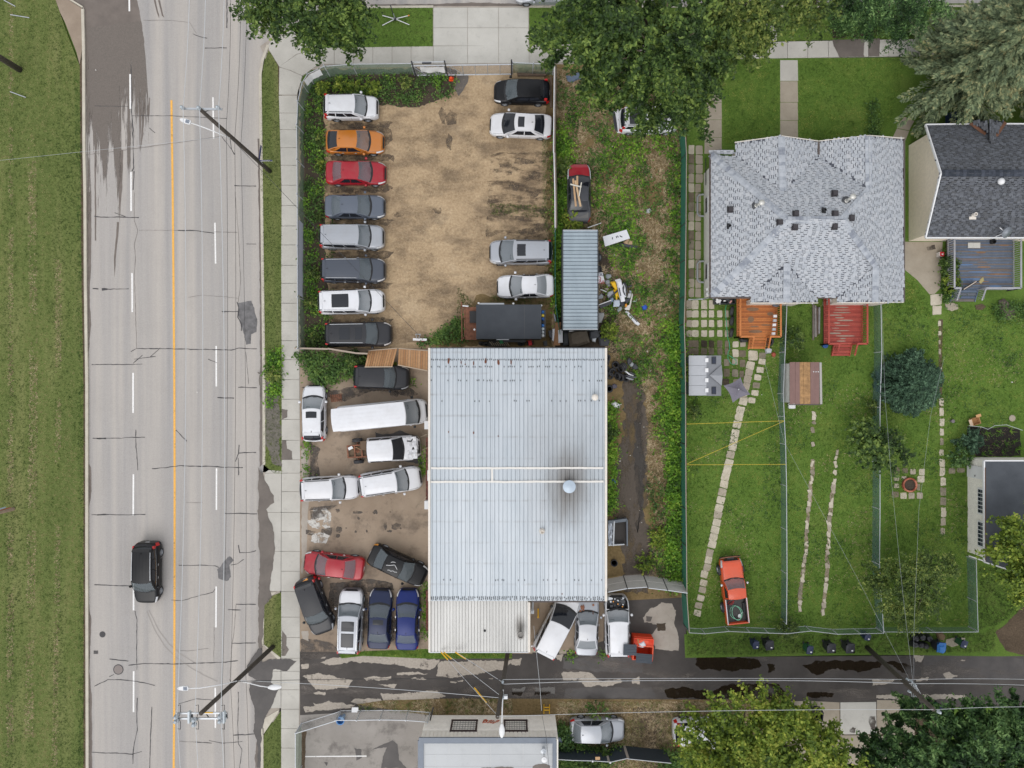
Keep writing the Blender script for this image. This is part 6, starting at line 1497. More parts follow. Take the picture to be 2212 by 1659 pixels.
MB().box((q['xb'] - .04,.1, q['zd'] + .04),(.14,.5,.08), rz=.3).obj('orange_lamp', AMB, q['o'])
q = vehicle('silver sports utility car with a replaced white bonnet and two sunroofs', 757,1342,88,4.95, 'suv', silver, group=G3, rails=CHR, sunroof=[(-.58,.58,.60,.84),(-.58,.58,.14,.50)], chrome=False)
q['patch'](q['B'], q['xc'] + .14, q['xf'] - .12,-.56,.56,8,10,.016).obj('bonnet', white, q['o'], True)
vehicle('dark navy sedan with sunroof and boot spoiler in the lower row', 820,1338,87.5,4.6, 'sedan', navy, group=G3, sunroof=[(-.55,.55,.58,.86)])
vehicle('royal blue sedan beside the workshop wall, rightmost of the lower row', 880,1339,89,4.7, 'sedan', blue, group=G3, chrome=True)
vehicle('white minivan parked askew behind the workshop', 1203,1352,63,5.0, 'van', white, 'minivan', GS, wsmat=CGD, mirror=TRIM, ws=1.2)
vehicle('silver sedan with rusty bonnet behind the workshop', 1268,1353,88,4.55, 'sedan', silver, group=GS, roofcol=paint('pale_silver', C(208,210,216)), rgmat=CG)
sed = [ob for ob in COL.objects if ob.get('label', '').startswith('silver sedan with rusty')][0]
rp = MB()
for k in range(9):
 x, y = R.uniform(1.1,1.9), R.choice((-.5,.45)) + R.uniform(-.15,.15)
 rp.add([(x + .16 * math.cos(t) * R.uniform(.4,1.2), y + .09 * math.sin(t) * R.uniform(.4,1.2),.965 - (x - 1.1) * .12) for t in [i * .9 for i in range(7)]],[tuple(range(7))])
rp.obj('rust_patch', M['rust'], sed)
q = vehicle('white sports utility car with bonnet removed and engine showing behind the workshop', 1333,1352,90.5,4.75, 'suv', white, group=GS, rails=TRIM, no_hood=True, H=1.65)
o = q['o']; xc, xf = q['xc'], q['xf']
MB().box((xc + .62,0,.62),(.95,1.1,.3)).obj('engine_block', TRIM, o)
for k in range(26):
 MB().box((R.uniform(xc + .2, xf - .12), R.uniform(-.55,.55), R.uniform(.78,.9)),(R.uniform(.08,.3), R.uniform(.06,.25), R.uniform(.05,.12)), R.uniform(0,3)).obj('engine_part', R.choice((TRIM, TRIM, M['steel'], M['metal'], HUBM)), o)
for k in range(3): MB().lathe([(.05,0),(.05,.06),(0,.07)],8,(xc + .3 + k * .2,-.4 + k * .35,.9)).obj('filler_cap', AMB, o)
vehicle('lone black sports utility car driving down the left lane', 316,1238,-90.5,4.75, 'suv', blackp, gz=RZ, group=None, rails=CHR, ribs=(-.5,-.17,.17,.5), chrome=True, r=.38)
vehicle('silver hatchback by the bushes behind the clad building', 1291,1578,0,4.3, 'sedan', silver, group=None, deck=.3, rg=.55, roofcol=silver, H=1.5)
vehicle('white car half hidden under the yellow-green tree near the alley', 1516,1580,0,4.4, 'suv', white, group=None, H=1.6)
vehicle('grey car parked in the top street, only its lower side in view', 1176,-22,180,4.5, 'sedan', silver, group=None, gz=RZ)
q = vehicle('white sports utility wreck under the big tree with grey roof cargo', 1401,260,0,4.6, 'suv', white, group=None, H=1.65, rails=TRIM, dent=.1, sunroof=[(-.75,-.05,.12,.5),(.05,.75,.12,.5)], srglass=M['steel'])
def pickup_bed(q, inner, outer):
 o = q['o']; xt, xb, Wd = q['xt'], q['xbed'], q['W']; L = xb - xt
 MB().box((xt + L / 2,0,.72),(L, Wd - .3,.06)).obj('bed_floor', inner, o)
 for k in range(9): MB().box((xt + L / 2,-.6 + k * .15,.76),(L - .1,.05,.03)).obj('bed_rib', inner, o)
 for sd in (1,-1):
  MB().box((xt + L / 2, sd * (Wd / 2 - .05),.88),(L, .10,.5)).obj('bed_side', outer, o)
  MB().box((xt + L / 2, sd * (Wd / 2 - .14),.90),(L - .04,.06,.42)).obj('bed_liner', TRIM, o)
  MB().box((xt + L / 2, sd * (Wd / 2 - .06),1.145),(L - .02,.06,.03)).obj('bed_rail', CHR, o)
  MB().box((xt + 1.12, sd * (Wd / 2 - .24),.83),(.8,.2,.22)).obj('wheel_box', TRIM, o)
  MB().box((xt + .02, sd * (Wd / 2 - .1),.95),(.05,.14,.3)).obj('tail_light', TAIL, o)
 MB().box((xt + .03,0,.90),(.09, Wd - .02,.48)).obj('tailgate', outer, o)
q = vehicle('bright orange pickup truck with open bed parked on the left lawn', 1585,1276,96,4.95, 'pickup', flame, 'pickup truck', None, W=1.74, H=1.68, deck=2.0, hood=1.55, ws=.62, r=.40, track=.10, fat=.08, spans=[(.1,.85)], tumble=.80, mirror=CHR, boxy=.9)
pickup_bed(q, plain('bed_grey', C(84,82,80),.7), flame)
o = q['o']; xf = q['xf']
MB().beam((xf + .12,-.8,.6),(xf + .12,.8,.6),.12,.16).box((xf + .05,0,.7),(.2,.5,.12)).obj('front_bumper', TRIM, o)
MB().tube([(xf + .1,-.75,.7),(xf + .22,-.4,.95),(xf + .22,.4,.95),(xf + .1,.75,.7)],.04,6).obj('bull_bar', M['rust'], o)
def bed_pt(u, v, z): return tuple(q['o'].matrix_basis @ Vector((q['xt'] + u, v, z)))
hose_m = plain('pale_green_hose', C(140,214,178),.5)
hp = [(.6 + .55 * math.cos(t * .5) * (1 + .1 * math.sin(t)) + .2,.55 * math.sin(t * .5) * (1 - .02 * t),.82 + .01 * t) for t in range(26)]
tag(MB().tube([bed_pt(*p) for p in hp],.022,5).obj('garden_hose', hose_m), 'pale green hose coiled in the bed of the orange pickup', 'hose')
tag(MB().tube([bed_pt(1.6 + .15 * math.cos(t),.35 + .25 * math.sin(t * .7),.83 + .01 * t) for t in range(10)],.03,5).obj('rope', plain('red_rope', C(176,44,48),.7)), 'red rope bundle at the front of the orange pickup bed', 'rope')
tag(MB().lathe([(.14,0),(.16,.04),(.1,.08),(0,.08)],14, bed_pt(.5,-.25,.79)).beam(bed_pt(.62,-.32,.85), bed_pt(.8,-.5,.85),.06,.04).obj('white_funnel', M['white']), 'white funnel lying in the orange pickup bed', 'funnel')
tag(MB().lathe([(.14,0),(.15,.05),(0,.06)],12, bed_pt(.35,.1,.79)).obj('rubber_disc', TRIM), 'black round cap in the tail of the orange pickup bed', 'cap')
q = vehicle('stripped red and white car wreck without glass, planks laid on its roof', 1251,416,90,4.6, 'sedan', plain('faded_grey_body', C(98,98,100),.6), group=None, wreck=True, roofcol=plain('scorched_roof', C(64,66,72),.6), wsmat=CGD, rgmat=CGD, deck=.75)
o = q['o']; xf, B, patch = q['xf'], q['B'], q['patch']
patch(B, q['xc'] + .12, xf - .08,-.5,.5,6,8,.02).obj('bonnet', red, o, True)
for sd in (1,-1): patch(B, q['xc'] - .1, xf - .35, sd * .54, sd * .72,6,3,.02).obj('front_wing', white, o, True)
patch(B, -.6,.4,-.95,-.70,5,3,.02).obj('red_door', paint('dark_red_door', C(120,34,36)), o)
tag(MB().box(tuple(W(1253,464,.95)),(.0001 + 1.25,.55,.05),.05).obj('boot_lid', plain('dull_grey_lid', C(116,114,112),.6)), 'detached dull grey boot lid lying behind the car wreck', 'car part')
pk = [plain('raw_plank_%d' % k, c, .8, var=.12) for k, c in enumerate((C(196,160,122), C(206,176,140), C(224,218,206)))]
for k, (a, b, w, m, lb) in enumerate((((1238,386),(1244,446),.14,0, 'left long tan'),((1243,390),(1254,446),.15,1, 'right long tan'),((1247,380),(1247,402),.14,0, 'short upper tan'),((1232,398),(1256,404),.10,2, 'white crosswise'),((1256,394),(1251,424),.07,2, 'thin white slanting'))):
 tag(MB().beam(W(*a, 1.52 + k * .03), W(*b, 1.52 + k * .03), w, .03).obj('loose_plank', pk[m]), '%s plank lying on the roof of the car wreck' % lb, 'plank', 'planks on the car wreck')
# - small things
def tyre_mesh(r=.32, w=.2):
 return MB().lathe([(r * .62,-w / 2),(r * .9,-w / 2),(r, -w * .3),(r, w * .3),(r * .9, w / 2),(r * .62, w / 2),(r * .58, w * .3),(r * .6,0),(r * .58,-w * .3),(r * .62,-w / 2)],22).mesh('tyre', M['rubber'], True)
TY = {}
def tyre(px, py, z, r=.32, w=.2, tilt=(0,0), label='', group=None, rim=False):
 if (r, w) not in TY: TY[(r, w)] = tyre_mesh(r, w)
 o = inst('tyre', TY[(r, w)], None, W(px, py, z),(math.radians(tilt[0]), math.radians(tilt[1]),0))
 tag(o, label, 'tyre', group)
 if rim:
  rm = MB().lathe([(r * .6, w * .3),(r * .5, w * .1),(r * .15, w * .2),(0, w * .25)],18)
  for k in range(5):
   a = k * 1.2566; rm.box((math.cos(a) * r * .35, math.sin(a) * r * .35, w * .25),(r * .45, r * .12,.03), rz=a)
  rm.obj('rim', ALLOY, o)
 return o
TG = 'loose tyres by the workshop wall'
for (x, y, z, r, t, lb) in ((1311,774,.55,.33,(20,35), 'tyre half under the workshop eave, top of the tyre heap'),(1310,782,.25,.33,(10,55), 'second tyre half under the workshop eave, against the wall'),(1329.5,788,.12,.30,(8,-8), 'round tyre lying alone at the top of the tyre heap'),
       (1323,804,.12,.34,(8,12), 'big pale tyre lying flat with weeds growing through it'),(1341,796,.3,.34,(15,-50), 'upright tyre leaning right in the middle of the tyre heap'),(1347,792,.35,.33,(20,-48), 'tyre with an alloy rim leaning in the tyre heap'),
       (1334,812,.3,.32,(15,-55), 'leaning tyre in the lower row of the heap, leftmost'),(1341,815,.3,.32,(15,-50), 'leaning tyre in the lower row of the heap, in the middle'),(1352,817,.22,.30,(25,-22), 'lowest tyre of the heap with a grey plastic strip on it'),(1312,800,.3,.32,(0,60), 'dark tyre standing against the workshop wall behind the heap'),
       (1318,812,.1,.28,(5,5), 'half sunk tyre below the big pale tyre'),(1316,840,.1,.30,(0,0), 'single tyre lying by the workshop wall below the heap')):
 tyre(x, y, z, r, .2, t, lb, TG, 'alloy' in lb)
tyre(1472.5,1184,.3,.33,.2,(20,65), 'tyre with a stick in it standing by the green mesh fence')
for k, y in enumerate((672,693,719)):
 tyre(1581 - (k == 2) * 1, y, .36,.37,.25,(10,70), '%s wheel of the three standing beside the orange deck' % ('top', 'middle', 'bottom')[k], 'wheels beside the orange deck', True)
tyre(1661,738,.15,.36,.26,(5,0), 'big black tyre lying flat below the right end of the orange deck')
for k, (x, y, r, lb) in enumerate(((1040,742,.22, 'small tyre at the left end of the row behind the trailer'),(1051,743,.24, 'tyre with yellow weed beside it behind the trailer'),(1068,742,.30, 'large tyre leaning behind the black trailer'),(1126,742,.28, 'tyre with a red can against it behind the trailer'),(1145,741,.28, 'rightmost tyre behind the black trailer'))):
 tyre(x, y, .3, r, .16,(62,0), lb, 'tyres behind the trailer')
tyre(1295,556,.32,.32,.2,(0,62), 'wheel with bright rim leaning on the container wall, upper one', 'tyres along the container', True)
tyre(1295,583,.32,.32,.2,(0,62), 'black wheel leaning on the container wall, lower one', 'tyres along the container')
tyre(1295,722,.3,.32,.2,(25,40), 'tyre at the lower right corner of the container')
tyre(904,1311,.33,.31,.2,(0,70), 'tyre standing between the blue sedan and the workshop')
tr = thing('box_trailer', 'black flat-topped box trailer with rusty towing frame beside the workshop', 'trailer', W(1100,695,0))
a, b = W(1028.5,658,2.5), W(1169.5,732,2.5)
btop = m_concrete('dark_rubber_roof', C(64,68,74), C(76,80,86),.12,.6,.05)
xm = W(1133,690,2.5)[0]
MB().box(loc(tr, ((a[0] + b[0]) / 2,(a[1] + b[1]) / 2,1.55)),(b[0] - a[0] - .05, a[1] - b[1] - .05,1.8)).obj('body', plain('trailer_black', C(38,40,44),.5), tr)
for x0, x1 in ((a[0], xm - .02),(xm + .02, b[0])):
 MB().box(loc(tr, ((x0 + x1) / 2,(a[1] + b[1]) / 2,2.48)),(x1 - x0, a[1] - b[1],.06)).obj('roof_panel', btop, tr)
MB().box(loc(tr, (xm, (a[1] + b[1]) / 2,2.50)),(.05, a[1] - b[1],.04)).obj('roof_seam', M['steel'], tr)
MB().box(loc(tr, W(1018,699,.7)),(.9,2.55,.12)).obj('rusty_deck', M['rust'], tr)
MB().box(loc(tr, W(1021.5,685,.85)),(.5,.9,.3)).obj('tool_well', M['black'], tr)
fr = MB()
for (p, q) in (((997,652),(998,736)),((1003,662),(1004,732)),((997,662),(1012,662)),((998,730),(1012,730))): fr.beam(loc(tr, W(*p, .65)), loc(tr, W(*q, .65)),.1,.12)
fr.obj('tow_frame', M['rust'], tr)
MB().tube([loc(tr, W(999,660.5,.75)), loc(tr, W(1012,661.5,.75))],.06,8).obj('jack', M['white'], tr)
for sd, y in ((1, a[1]),(-1, b[1])):
 for dx in (-.3,.5):
  put_wheel(tr, dx + .3,(y - tr.location[1]) + sd * -.14,.34)
 MB().box((.4,(y - tr.location[1]) + sd * .02,.78),(1.8,.26,.06)).obj('mudguard', M['steel'], tr)
MB().box(loc(tr, W(1062,656.5,2.2)),(1.9,.12,.2)).obj('awning_box', M['metal'], tr)
for x, y in ((1034,655, ),(1109,656),(1169,660),(1025,712)): MB().lathe([(.06,-.1),(.08,.05),(0,.12)],10, loc(tr, W(x, y, 2.35))).obj('marker_lamp', M['white'], tr)
MB().box(loc(tr, W(1086,733.5,2.25)),(.95,.06,.12)).obj('side_plate', M['metal'], tr)
for k, c in enumerate((C(40,110,190), C(230,200,60), C(30,90,170), C(36,36,40), C(50,120,200), C(210,220,225), C(190,196,200), C(226,228,230))):
 tag(MB().lathe([(.12,0),(.12,.3),(.06,.36),(.06,.42),(0,.43)],12, W(1172,675 + k * 7.2,1.5)).obj('bottle', plain('bottle_%d' % k, c, .4)), '%s bottle on the rack at the right end of the trailer' % ('blue upper', 'yellow', 'dark blue', 'black', 'bright blue lower', 'white upper', 'grey', 'white lowest')[k], 'bottle', 'bottles on the trailer rack')
tag(MB().box(W(1173.5,699,1.44),(.36,2.1,.06)).beam(W(1169,674,1.35), W(1177,674,1.35),.05,.05).beam(W(1169,724,1.35), W(1177,724,1.35),.05,.05).obj('rack_shelf', M['steel']), 'narrow steel shelf on the right end of the trailer', 'shelf')
def bent(label, pts, z, h, mat, cat='car part', name='car_part', seed=0, thick=.05, bend=.25):
 """irregular shell: outline in survey units lofted to a crown"""
 v = [Vector(W(x, y, z)) for x, y in pts]; c = sum(v, Vector()) / len(v)
 mb = MB(); n = len(v)
 mid = [c + (p - c) * .72 + Vector((0,0, h * (1 + bend * mnoise.noise((p.x * 2, p.y * 2, seed))))) for p in v]
 top = [c + (p - c) * .3 + Vector((0,0, h * 1.1)) for p in v]
 lo = [p - Vector((0,0, thick)) for p in v]
 mb.add(lo + v + mid + top, [(i + k * n, (i + 1) % n + k * n, (i + 1) % n + (k + 1) * n, i + (k + 1) * n) for k in range(3) for i in range(n)] + [tuple(3 * n + i for i in range(n))])
 a = sum(v[i].x * v[(i + 1) % n].y - v[(i + 1) % n].x * v[i].y for i in range(n))
 if a < 0: mb.f = [f[::-1] for f in mb.f]
 return tag(mb.obj(name, mat), label, cat)
def J(pts): return [(2380 / 1.8517 + x / 6.635 / 1.8517,1060 / 1.8517 + y / 6.635 / 1.8517) for x, y in pts]
ypl = plain('yellow_bodywork', C(246,196,20),.4); wpl = plain('white_bodywork', C(230,231,236),.4); gpl = plain('grey_plastic_part', C(152,156,160),.6); dpl = plain('dark_plastic_part', C(58,60,66),.5); bpl = plain('blue_grey_part', C(128,150,170),.5)
bent('yellow car panel at the left of the scrap heap', J([(395,450),(540,430),(595,610),(590,650),(540,660),(470,570)]),.5,.08, ypl, seed=1)
bent('yellow bent strip in the scrap heap under the white bumper', J([(480,655),(600,640),(650,880),(640,885),(600,760),(590,925),(560,930),(545,830),(510,720)]),.42,.05, ypl, seed=2)
o = bent('large white car bumper lying across the scrap heap', J([(525,400),(660,360),(700,410),(715,530),(760,490),(810,600),(830,850),(790,855),(800,960),(690,985),(640,800),(570,470)]),.62,.10, wpl, 'bumper', 'car_bumper', 3)
MB().prism(wpoly(J([(628,608),(655,604),(695,815),(675,822)]),.755),.70,.755).obj('slot', dpl, o)
MB().prism(wpoly(J([(725,600),(760,520),(780,600),(765,680),(790,740),(820,830),(770,780),(735,700)]),.76),.70,.76).obj('grille_opening', dpl, o)
for k, (p, m, z, lb) in enumerate((([(285,255),(320,235),(420,245),(440,300),(400,360),(330,375),(285,330)], gpl, .2, 'rounded grey plastic panel below the lettered board'),([(270,400),(370,390),(405,440),(400,500),(300,520),(272,470)], gpl, .25, 'second grey plastic panel under the rounded one'),
 ([(310,520),(400,505),(405,560),(350,578),(315,560)], gpl, .2, 'small grey plastic piece under the grey panels'),([(80,820),(170,755),(225,820),(215,880),(110,910),(80,890)], gpl, .3, 'grey seat-like panel beside the container wall'),([(340,720),(480,670),(500,760),(430,850),(350,880),(320,800)], plain('silver_part', C(172,176,182),.4),.45, 'silver housing left of the yellow panels'),
 ([(380,900),(470,850),(495,900),(480,970),(420,1000),(380,985)], bpl, .4, 'light blue panel in the scrap heap'),([(500,930),(660,920),(668,1040),(640,1105),(480,1110),(490,1000)], plain('pale_blue_lid', C(190,200,214),.4),.45, 'pale square lid at the bottom of the scrap heap'),([(580,1180),(640,1110),(700,1100),(725,1150),(690,1210),(610,1260)], gpl, .3, 'grey wedge below the pale square lid'),
 ([(670,980),(790,950),(800,1080),(700,1120),(665,1060)], dpl, .25, 'dark plastic tray right of the pale lid'),([(800,900),(890,870),(950,880),(930,940),(850,1020),(800,1000)], dpl, .45, 'dark plastic duct at the right of the scrap heap'),([(850,860),(880,750),(960,740),(970,790),(930,880)], plain('pale_grey_cover', C(190,190,192),.5),.5, 'pale grey cover at the right of the scrap heap'),
 ([(795,1040),(840,1020),(855,1070),(830,1130),(795,1100)], plain('orange_part', C(236,156,46),.5),.5, 'orange lamp piece at the right of the scrap heap'),([(985,745),(1010,790),(940,1130),(910,1200),(780,1180),(800,1130),(890,1150),(940,990)], plain('white_channel', C(214,210,204),.5),.35, 'long white channel bent round the right of the scrap heap'),
 ([(140,635),(310,700),(300,720),(130,655)], M['white'],.4, 'thin white strip left in the scrap heap'),([(360,880),(590,660),(610,700),(400,900),(350,920)], dpl, .6, 'long dark strip across the yellow panels'),([(720,480),(790,460),(850,540),(860,700),(880,740),(830,740),(830,620),(780,520)], dpl, .4, 'dark curved wheel-arch liner behind the white bumper'),
 ([(860,575),(980,520),(990,560),(880,610)], dpl, .25, 'black pipe stub at the right of the scrap heap'),([(400,1140),(470,1120),(520,1200),(440,1235),(395,1200)], dpl, .2, 'black lump below the scrap heap'),([(990,960),(1060,940),(1090,890),(1130,900),(1090,990),(1020,1010)], plain('clear_plastic', C(190,196,190),.3),.1, 'crumpled clear plastic right of the scrap heap'),
 ([(85,1270),(230,1262),(250,1330),(170,1530),(85,1530)], plain('grey_tarp', C(160,160,160),.6),.2, 'crumpled grey tarpaulin beside the container'),([(240,610),(370,610),(340,690),(250,640)], plain('tan_board', C(150,142,126),.7),.3, 'tan board corner in the scrap heap'),([(910,665),(970,690),(965,740),(900,735)], gpl, .4, 'small pale stone-like part at the right of the heap'))):
 bent(lb, J(p), z, .06, m, 'scrap part', 'scrap_part', k)
o = tag(MB().beam(W(1295,662,.6), W(1320,652,.6),.35,.05).obj('scrap_piece', dpl), 'dark panel with a white edge leaning from the container', 'scrap part')
MB().beam(W(1294,658.5,.68), W(1320.5,648.5,.68),.06,.05).obj('edge_strip', M['white'], o)
o = bent('white slotted bumper cover lying below the scrap heap', J([(800,1240),(850,1200),(960,1320),(1195,1560),(1150,1612),(1060,1560),(880,1350)]),.15,.09, wpl, 'bumper', 'car_bumper', 5)
for k in range(6): MB().box(W(*J([(925 + k * 36,1320 + k * 35)])[0],.265),(.06,.12,.02), rz=.8).obj('slot', dpl, o)
o = tag(MB().prism(wpoly(T(2,1,[(735,700),(782,693),(800,770),(795,778),(740,790)]),.62),.58,.62).obj('lettered_board', M['white']), 'white board with red and blue lettering upside down against the container', 'sign')
def text(o, body, px, py, z, size, rot, mat):
 lettering(o, body, size, mat, Matrix.Translation(W(px, py, z)) @ Matrix.Rotation(rot, 4, 'Z'))
rd, bl2 = plain('red_print', C(176,24,60),.6), plain('blue_print', C(40,50,90),.6)
text(o, '780-', 1297.5,592.5,.63,.32, math.pi - .12, bl2); text(o, 'C', 1294.5,601,.63,.42, math.pi - .1, rd); text(o, 'WE', 1296.5,608,.63,.46, math.pi - .1, rd)
o = tag(MB().prism(wpoly(T(2,1,[(785,385),(990,325),(1020,400),(805,470)]),.5),.38,.5).obj('white_door_panel', wpl), 'large white panel with dark holes lying by the top of the container', 'panel')
for k, (x, y) in enumerate(((868,400),(903,390),(915,385),(938,382),(945,386))):
 q = T1(2,1, x, y); MB().box(W(q[0], q[1],.505),(.07,.16,.01), rz=.3 * k).obj('hole', dpl, o)
tag(MB().beam(W(*T1(2,1,930,455),.2), W(*T1(2,1,1085,480),.2),.22,.16).obj('car_bumper', dpl), 'black bumper strip beside the large white panel', 'bumper')
bent('pile of broken tan and black bits beside the white panel', T(2,1,[(960,430),(1000,400),(1050,420),(1040,460),(980,470)]),.15,.1, plain('tan_bits', C(186,156,124),.8), 'debris', 'debris_piece', 9)
bent('bright blue plastic bag lying in the weeds right of the scrap heap', T(2,1,[(1118,985),(1150,970),(1172,990),(1160,1018),(1125,1020)]),.1,.15, plain('blue_bag', C(34,84,190),.4), 'bag', 'plastic_bag', 3)
bent('crumpled clear plastic sheet in the weeds near the green fence', T(2,1,[(1160,150),(1190,138),(1208,165),(1190,185),(1160,180)]),.1,.12, plain('clear_sheet', C(176,178,180),.3), 'bag', 'plastic_bag', 4)
bent('blue-grey tarpaulin scrap lying under the big tree at the lot corner', T(2,0,[(465,655),(520,665),(560,625),(620,620),(620,675),(560,690),(520,715),(480,700)]),.1,.12, plain('blue_tarp', C(98,112,132),.6), 'tarpaulin', 'tarpaulin', 2)
bent('rough brown block-shaped bundle in the gap below the container', T(2,1,[(485,1215),(560,1190),(645,1190),(672,1300),(560,1335),(500,1335)]),.8,.35, plain('brown_tarp', C(104,94,82),.9, var=.2), 'bundle', 'covered_bundle', 1,.8)
for p, m, z, lb in (([(350,1185),(375,1180),(370,1300),(345,1280)], wpl, .7, 'white curved panel leaning by the brown cardboard'),([(375,1130),(425,1125),(415,1325),(358,1325)], plain('brown_card', C(160,118,84),.8),.8, 'tall piece of brown cardboard between trailer and container'),([(395,1190),(438,1188),(440,1300),(400,1305)], wpl, .85, 'white square panel right of the brown cardboard'),
     ([(310,1200),(350,1190),(350,1290),(320,1250)], dpl, .6, 'dark navy panel left of the white curved panel'),([(670,1200),(740,1190),(760,1240),(700,1290),(670,1270)], dpl, .5, 'black crumpled part right of the brown bundle'),([(440,1205),(500,1200),(490,1320),(440,1330)], dpl, .4, 'black part left of the brown bundle'),
     ([(690,1265),(730,1260),(720,1300),(690,1290)], M['metal'],.6, 'shiny metal piece below the brown bundle'),([(740,1240),(850,1270),(830,1330),(760,1330)], dpl, .3, 'black sack by the workshop corner'),([(490,1190),(550,1190),(530,1205),(495,1210)], wpl, .8, 'white corner piece above the brown bundle'),
     ([(357,1050),(370,1055),(385,1125),(370,1115)], plain('mirror_glass', C(150,160,176),.1),.6, 'mirror strip leaning on the green mesh fence')):
 bent(lb, T(2,1, p), z, .06, m, 'scrap part', 'scrap_part', 7)
for k, (x, y, c, lb) in enumerate(((1151 - 6,741, C(214,24,36), 'red can against a tyre behind the trailer'),(1083,737, C(40,150,90), 'green crate lid behind the trailer'),(1030 + 148,742, C(36,37,40), 'black box right of the tyres behind the trailer'))):
 p = W(x, y, .45); tag(MB().box(p, (.28,.4,.3),.2).box((p[0], p[1], p[2] + .17),(.2,.3,.05),.2).obj('container', plain('box_col_%d' % k, c, .5)), lb, 'box')
gs = tag(MB().box(W(1075,742,.35),(1.5,.5,.3)).obj('striped_bundle', plain('dark_cloth', C(48,46,44),.8)), 'dark bundle with pale stripes behind the trailer', 'bundle')
for k in range(9): MB().tube([tuple(Vector(W(1057 + k * 4.5,738,.52))), tuple(Vector(W(1061 + k * 4.5,742,.53))), tuple(Vector(W(1064 + k * 4.5,747,.52)))],.03,5).obj('stripe', plain('stripe_tan', C(170,158,136),.8), gs)
for p, m, lb in (([(760,240),(800,175),(850,210),(880,270),(830,320),(800,380),(770,330)], dpl, 'black upper moulding beside the tyre heap'),([(900,340),(960,320),(1030,400),(1020,450),(960,470),(880,440)], dpl, 'black lower moulding beside the tyre heap'),([(820,350),(880,285),(930,330),(900,390),(850,400)], gpl, 'grey metal cover between the black mouldings'),
  ([(705,510),(740,495),(830,570),(920,610),(910,625),(800,590)], wpl, 'white curved trim on the tyre heap'),([(780,520),(830,510),(960,570),(950,610),(860,580)], dpl, 'dark grey flap right of the white trim'),([(720,590),(860,630),(1010,640),(960,670),(800,650)], plain('slate_part', C(92,94,104),.5), 'slate grey strip on the lower tyres'),([(740,640),(920,690),(910,720),(850,715),(745,680)], gpl, 'pale grey flap over the lowest tyre')):
 bent(lb, [(1285.3 + x / 5.95 / 1.8517,756 + y / 5.95 / 1.8517) for x, y in p],.45,.07, m, 'scrap part', 'scrap_part', 3)
bent('flat dark grey disc lying by the workshop wall', [(1285.3 + x / 5.95 / 1.8517,756 + y / 5.95 / 1.8517) for x, y in [(400,850),(450,800),(520,830),(530,890),(480,920),(420,910)]],.1,.04, plain('slate_disc', C(90,86,100),.6), 'scrap part', 'scrap_part')
bent('detached white and black bumper standing off the tail of the wreck under the big tree', T(2,0,[(875,965),(918,945),(930,985),(905,1000),(925,1060),(960,1075),(958,1145),(912,1148),(885,1100)]),.5,.06, wpl, 'bumper', 'car_bumper', 6)
bent('black inner strip along the detached bumper under the big tree', T(2,0,[(868,975),(890,965),(905,1060),(915,1140),(890,1120),(875,1040)]),.58,.03, dpl, 'bumper strip', 'bumper_strip', 6)
o = bent('white ceramic toilet lying on its side by the workshop wall', T(2,2,[(853,160),(890,150),(935,175),(932,212),(890,205),(862,190)]),.2,.22, plain('ceramic', C(232,233,238),.15), 'toilet', 'toilet', 2)
bent('bright blue plastic scrap by the workshop wall', T(2,2,[(862,825),(880,822),(900,850),(890,862),(868,850)]),.1,.06, plain('bright_blue', C(24,80,200),.4), 'scrap part', 'scrap_part', 5)
cp = thing('truck_canopy', 'battered grey truck canopy lying open against the workshop wall', 'truck canopy', W(1334,1150,0))
q = T(2,2,[(828,1190),(990,1170),(985,1385),(830,1390)])
gm, gd = plain('canopy_grey', C(104,112,122),.45,.2), plain('canopy_inside', C(66,62,60),.8)
def seg(a, b, w, h, z, m): MB().beam(loc(cp, W(*a, z)), loc(cp, W(*b, z)), w, h).obj('rim', m, cp)
seg(q[0], q[1],.22,.5,.35, gm); seg(q[1],(1354,1178),.1,.5,.35, gm); seg(q[3],(1348,1175),.08,.4,.3, M['metal']); seg((1326,1125),(1324,1178),.1,.5,.4, M['metal'])
MB().prism([loc(cp, W(x, y, .12))[:2] for x, y in q],.02,.12).obj('floor', gd, cp)
G = [[loc(cp, W(1314 + 10 * i / 6,1124 + 54 * j / 10,.5 + .18 * mnoise.noise((i * .8, j * .6,2)))) for i in range(7)] for j in range(11)]
MB().grid(G).obj('buckled_sheet', plain('shiny_sheet', C(170,176,186),.25,.6), cp, True)
tag(MB().lathe([(.18,0),(.25,.3),(.27,.3),(.26,.0)],16, W(1326,1215,0)).obj('bucket', plain('dark_bucket', C(56,58,66),.6)), 'dark bucket by the lower end of the workshop wall', 'bucket')
tag(MB().tube([W(*T1(2,1,655,308),.5), W(*T1(2,1,770,268),.1)],.035,6).obj('pipe', M['white']), 'white pipe leaning at the top right corner of the container', 'pipe')
dp = thing('dumpster', 'orange-red rubbish dumpster with two dark lids, one open flap full of cardboard', 'dumpster', W(1383,1391,0), math.radians(-4))
dm = plain('dumpster_red', C(240,74,34),.45, var=.06)
for c, d in (((0,.85,.72),(1.5,.06,1.2)),((0,-.85,.6),(1.5,.06,1.0)),((-.75,0,.66),(.06,1.7,1.15)),((.75,0,.66),(.06,1.7,1.15)),((0,0,.12),(1.5,1.7,.06))): MB().box(c, d).obj('side', dm, dp)
MB().add([(-.75,.3,1.27),(.75,.3,1.27),(.72,.92,1.02),(-.72,.92,1.02),(-.75,.3,1.22),(.75,.3,1.22)],[(0,1,2,3),(4,5,1,0)][:1]).obj('sloped_top', dm, dp)
MB().box((0,.62,1.2),(.75,.25,.08)).obj('pocket', plain('dumpster_orange', C(232,84,50),.5), dp)
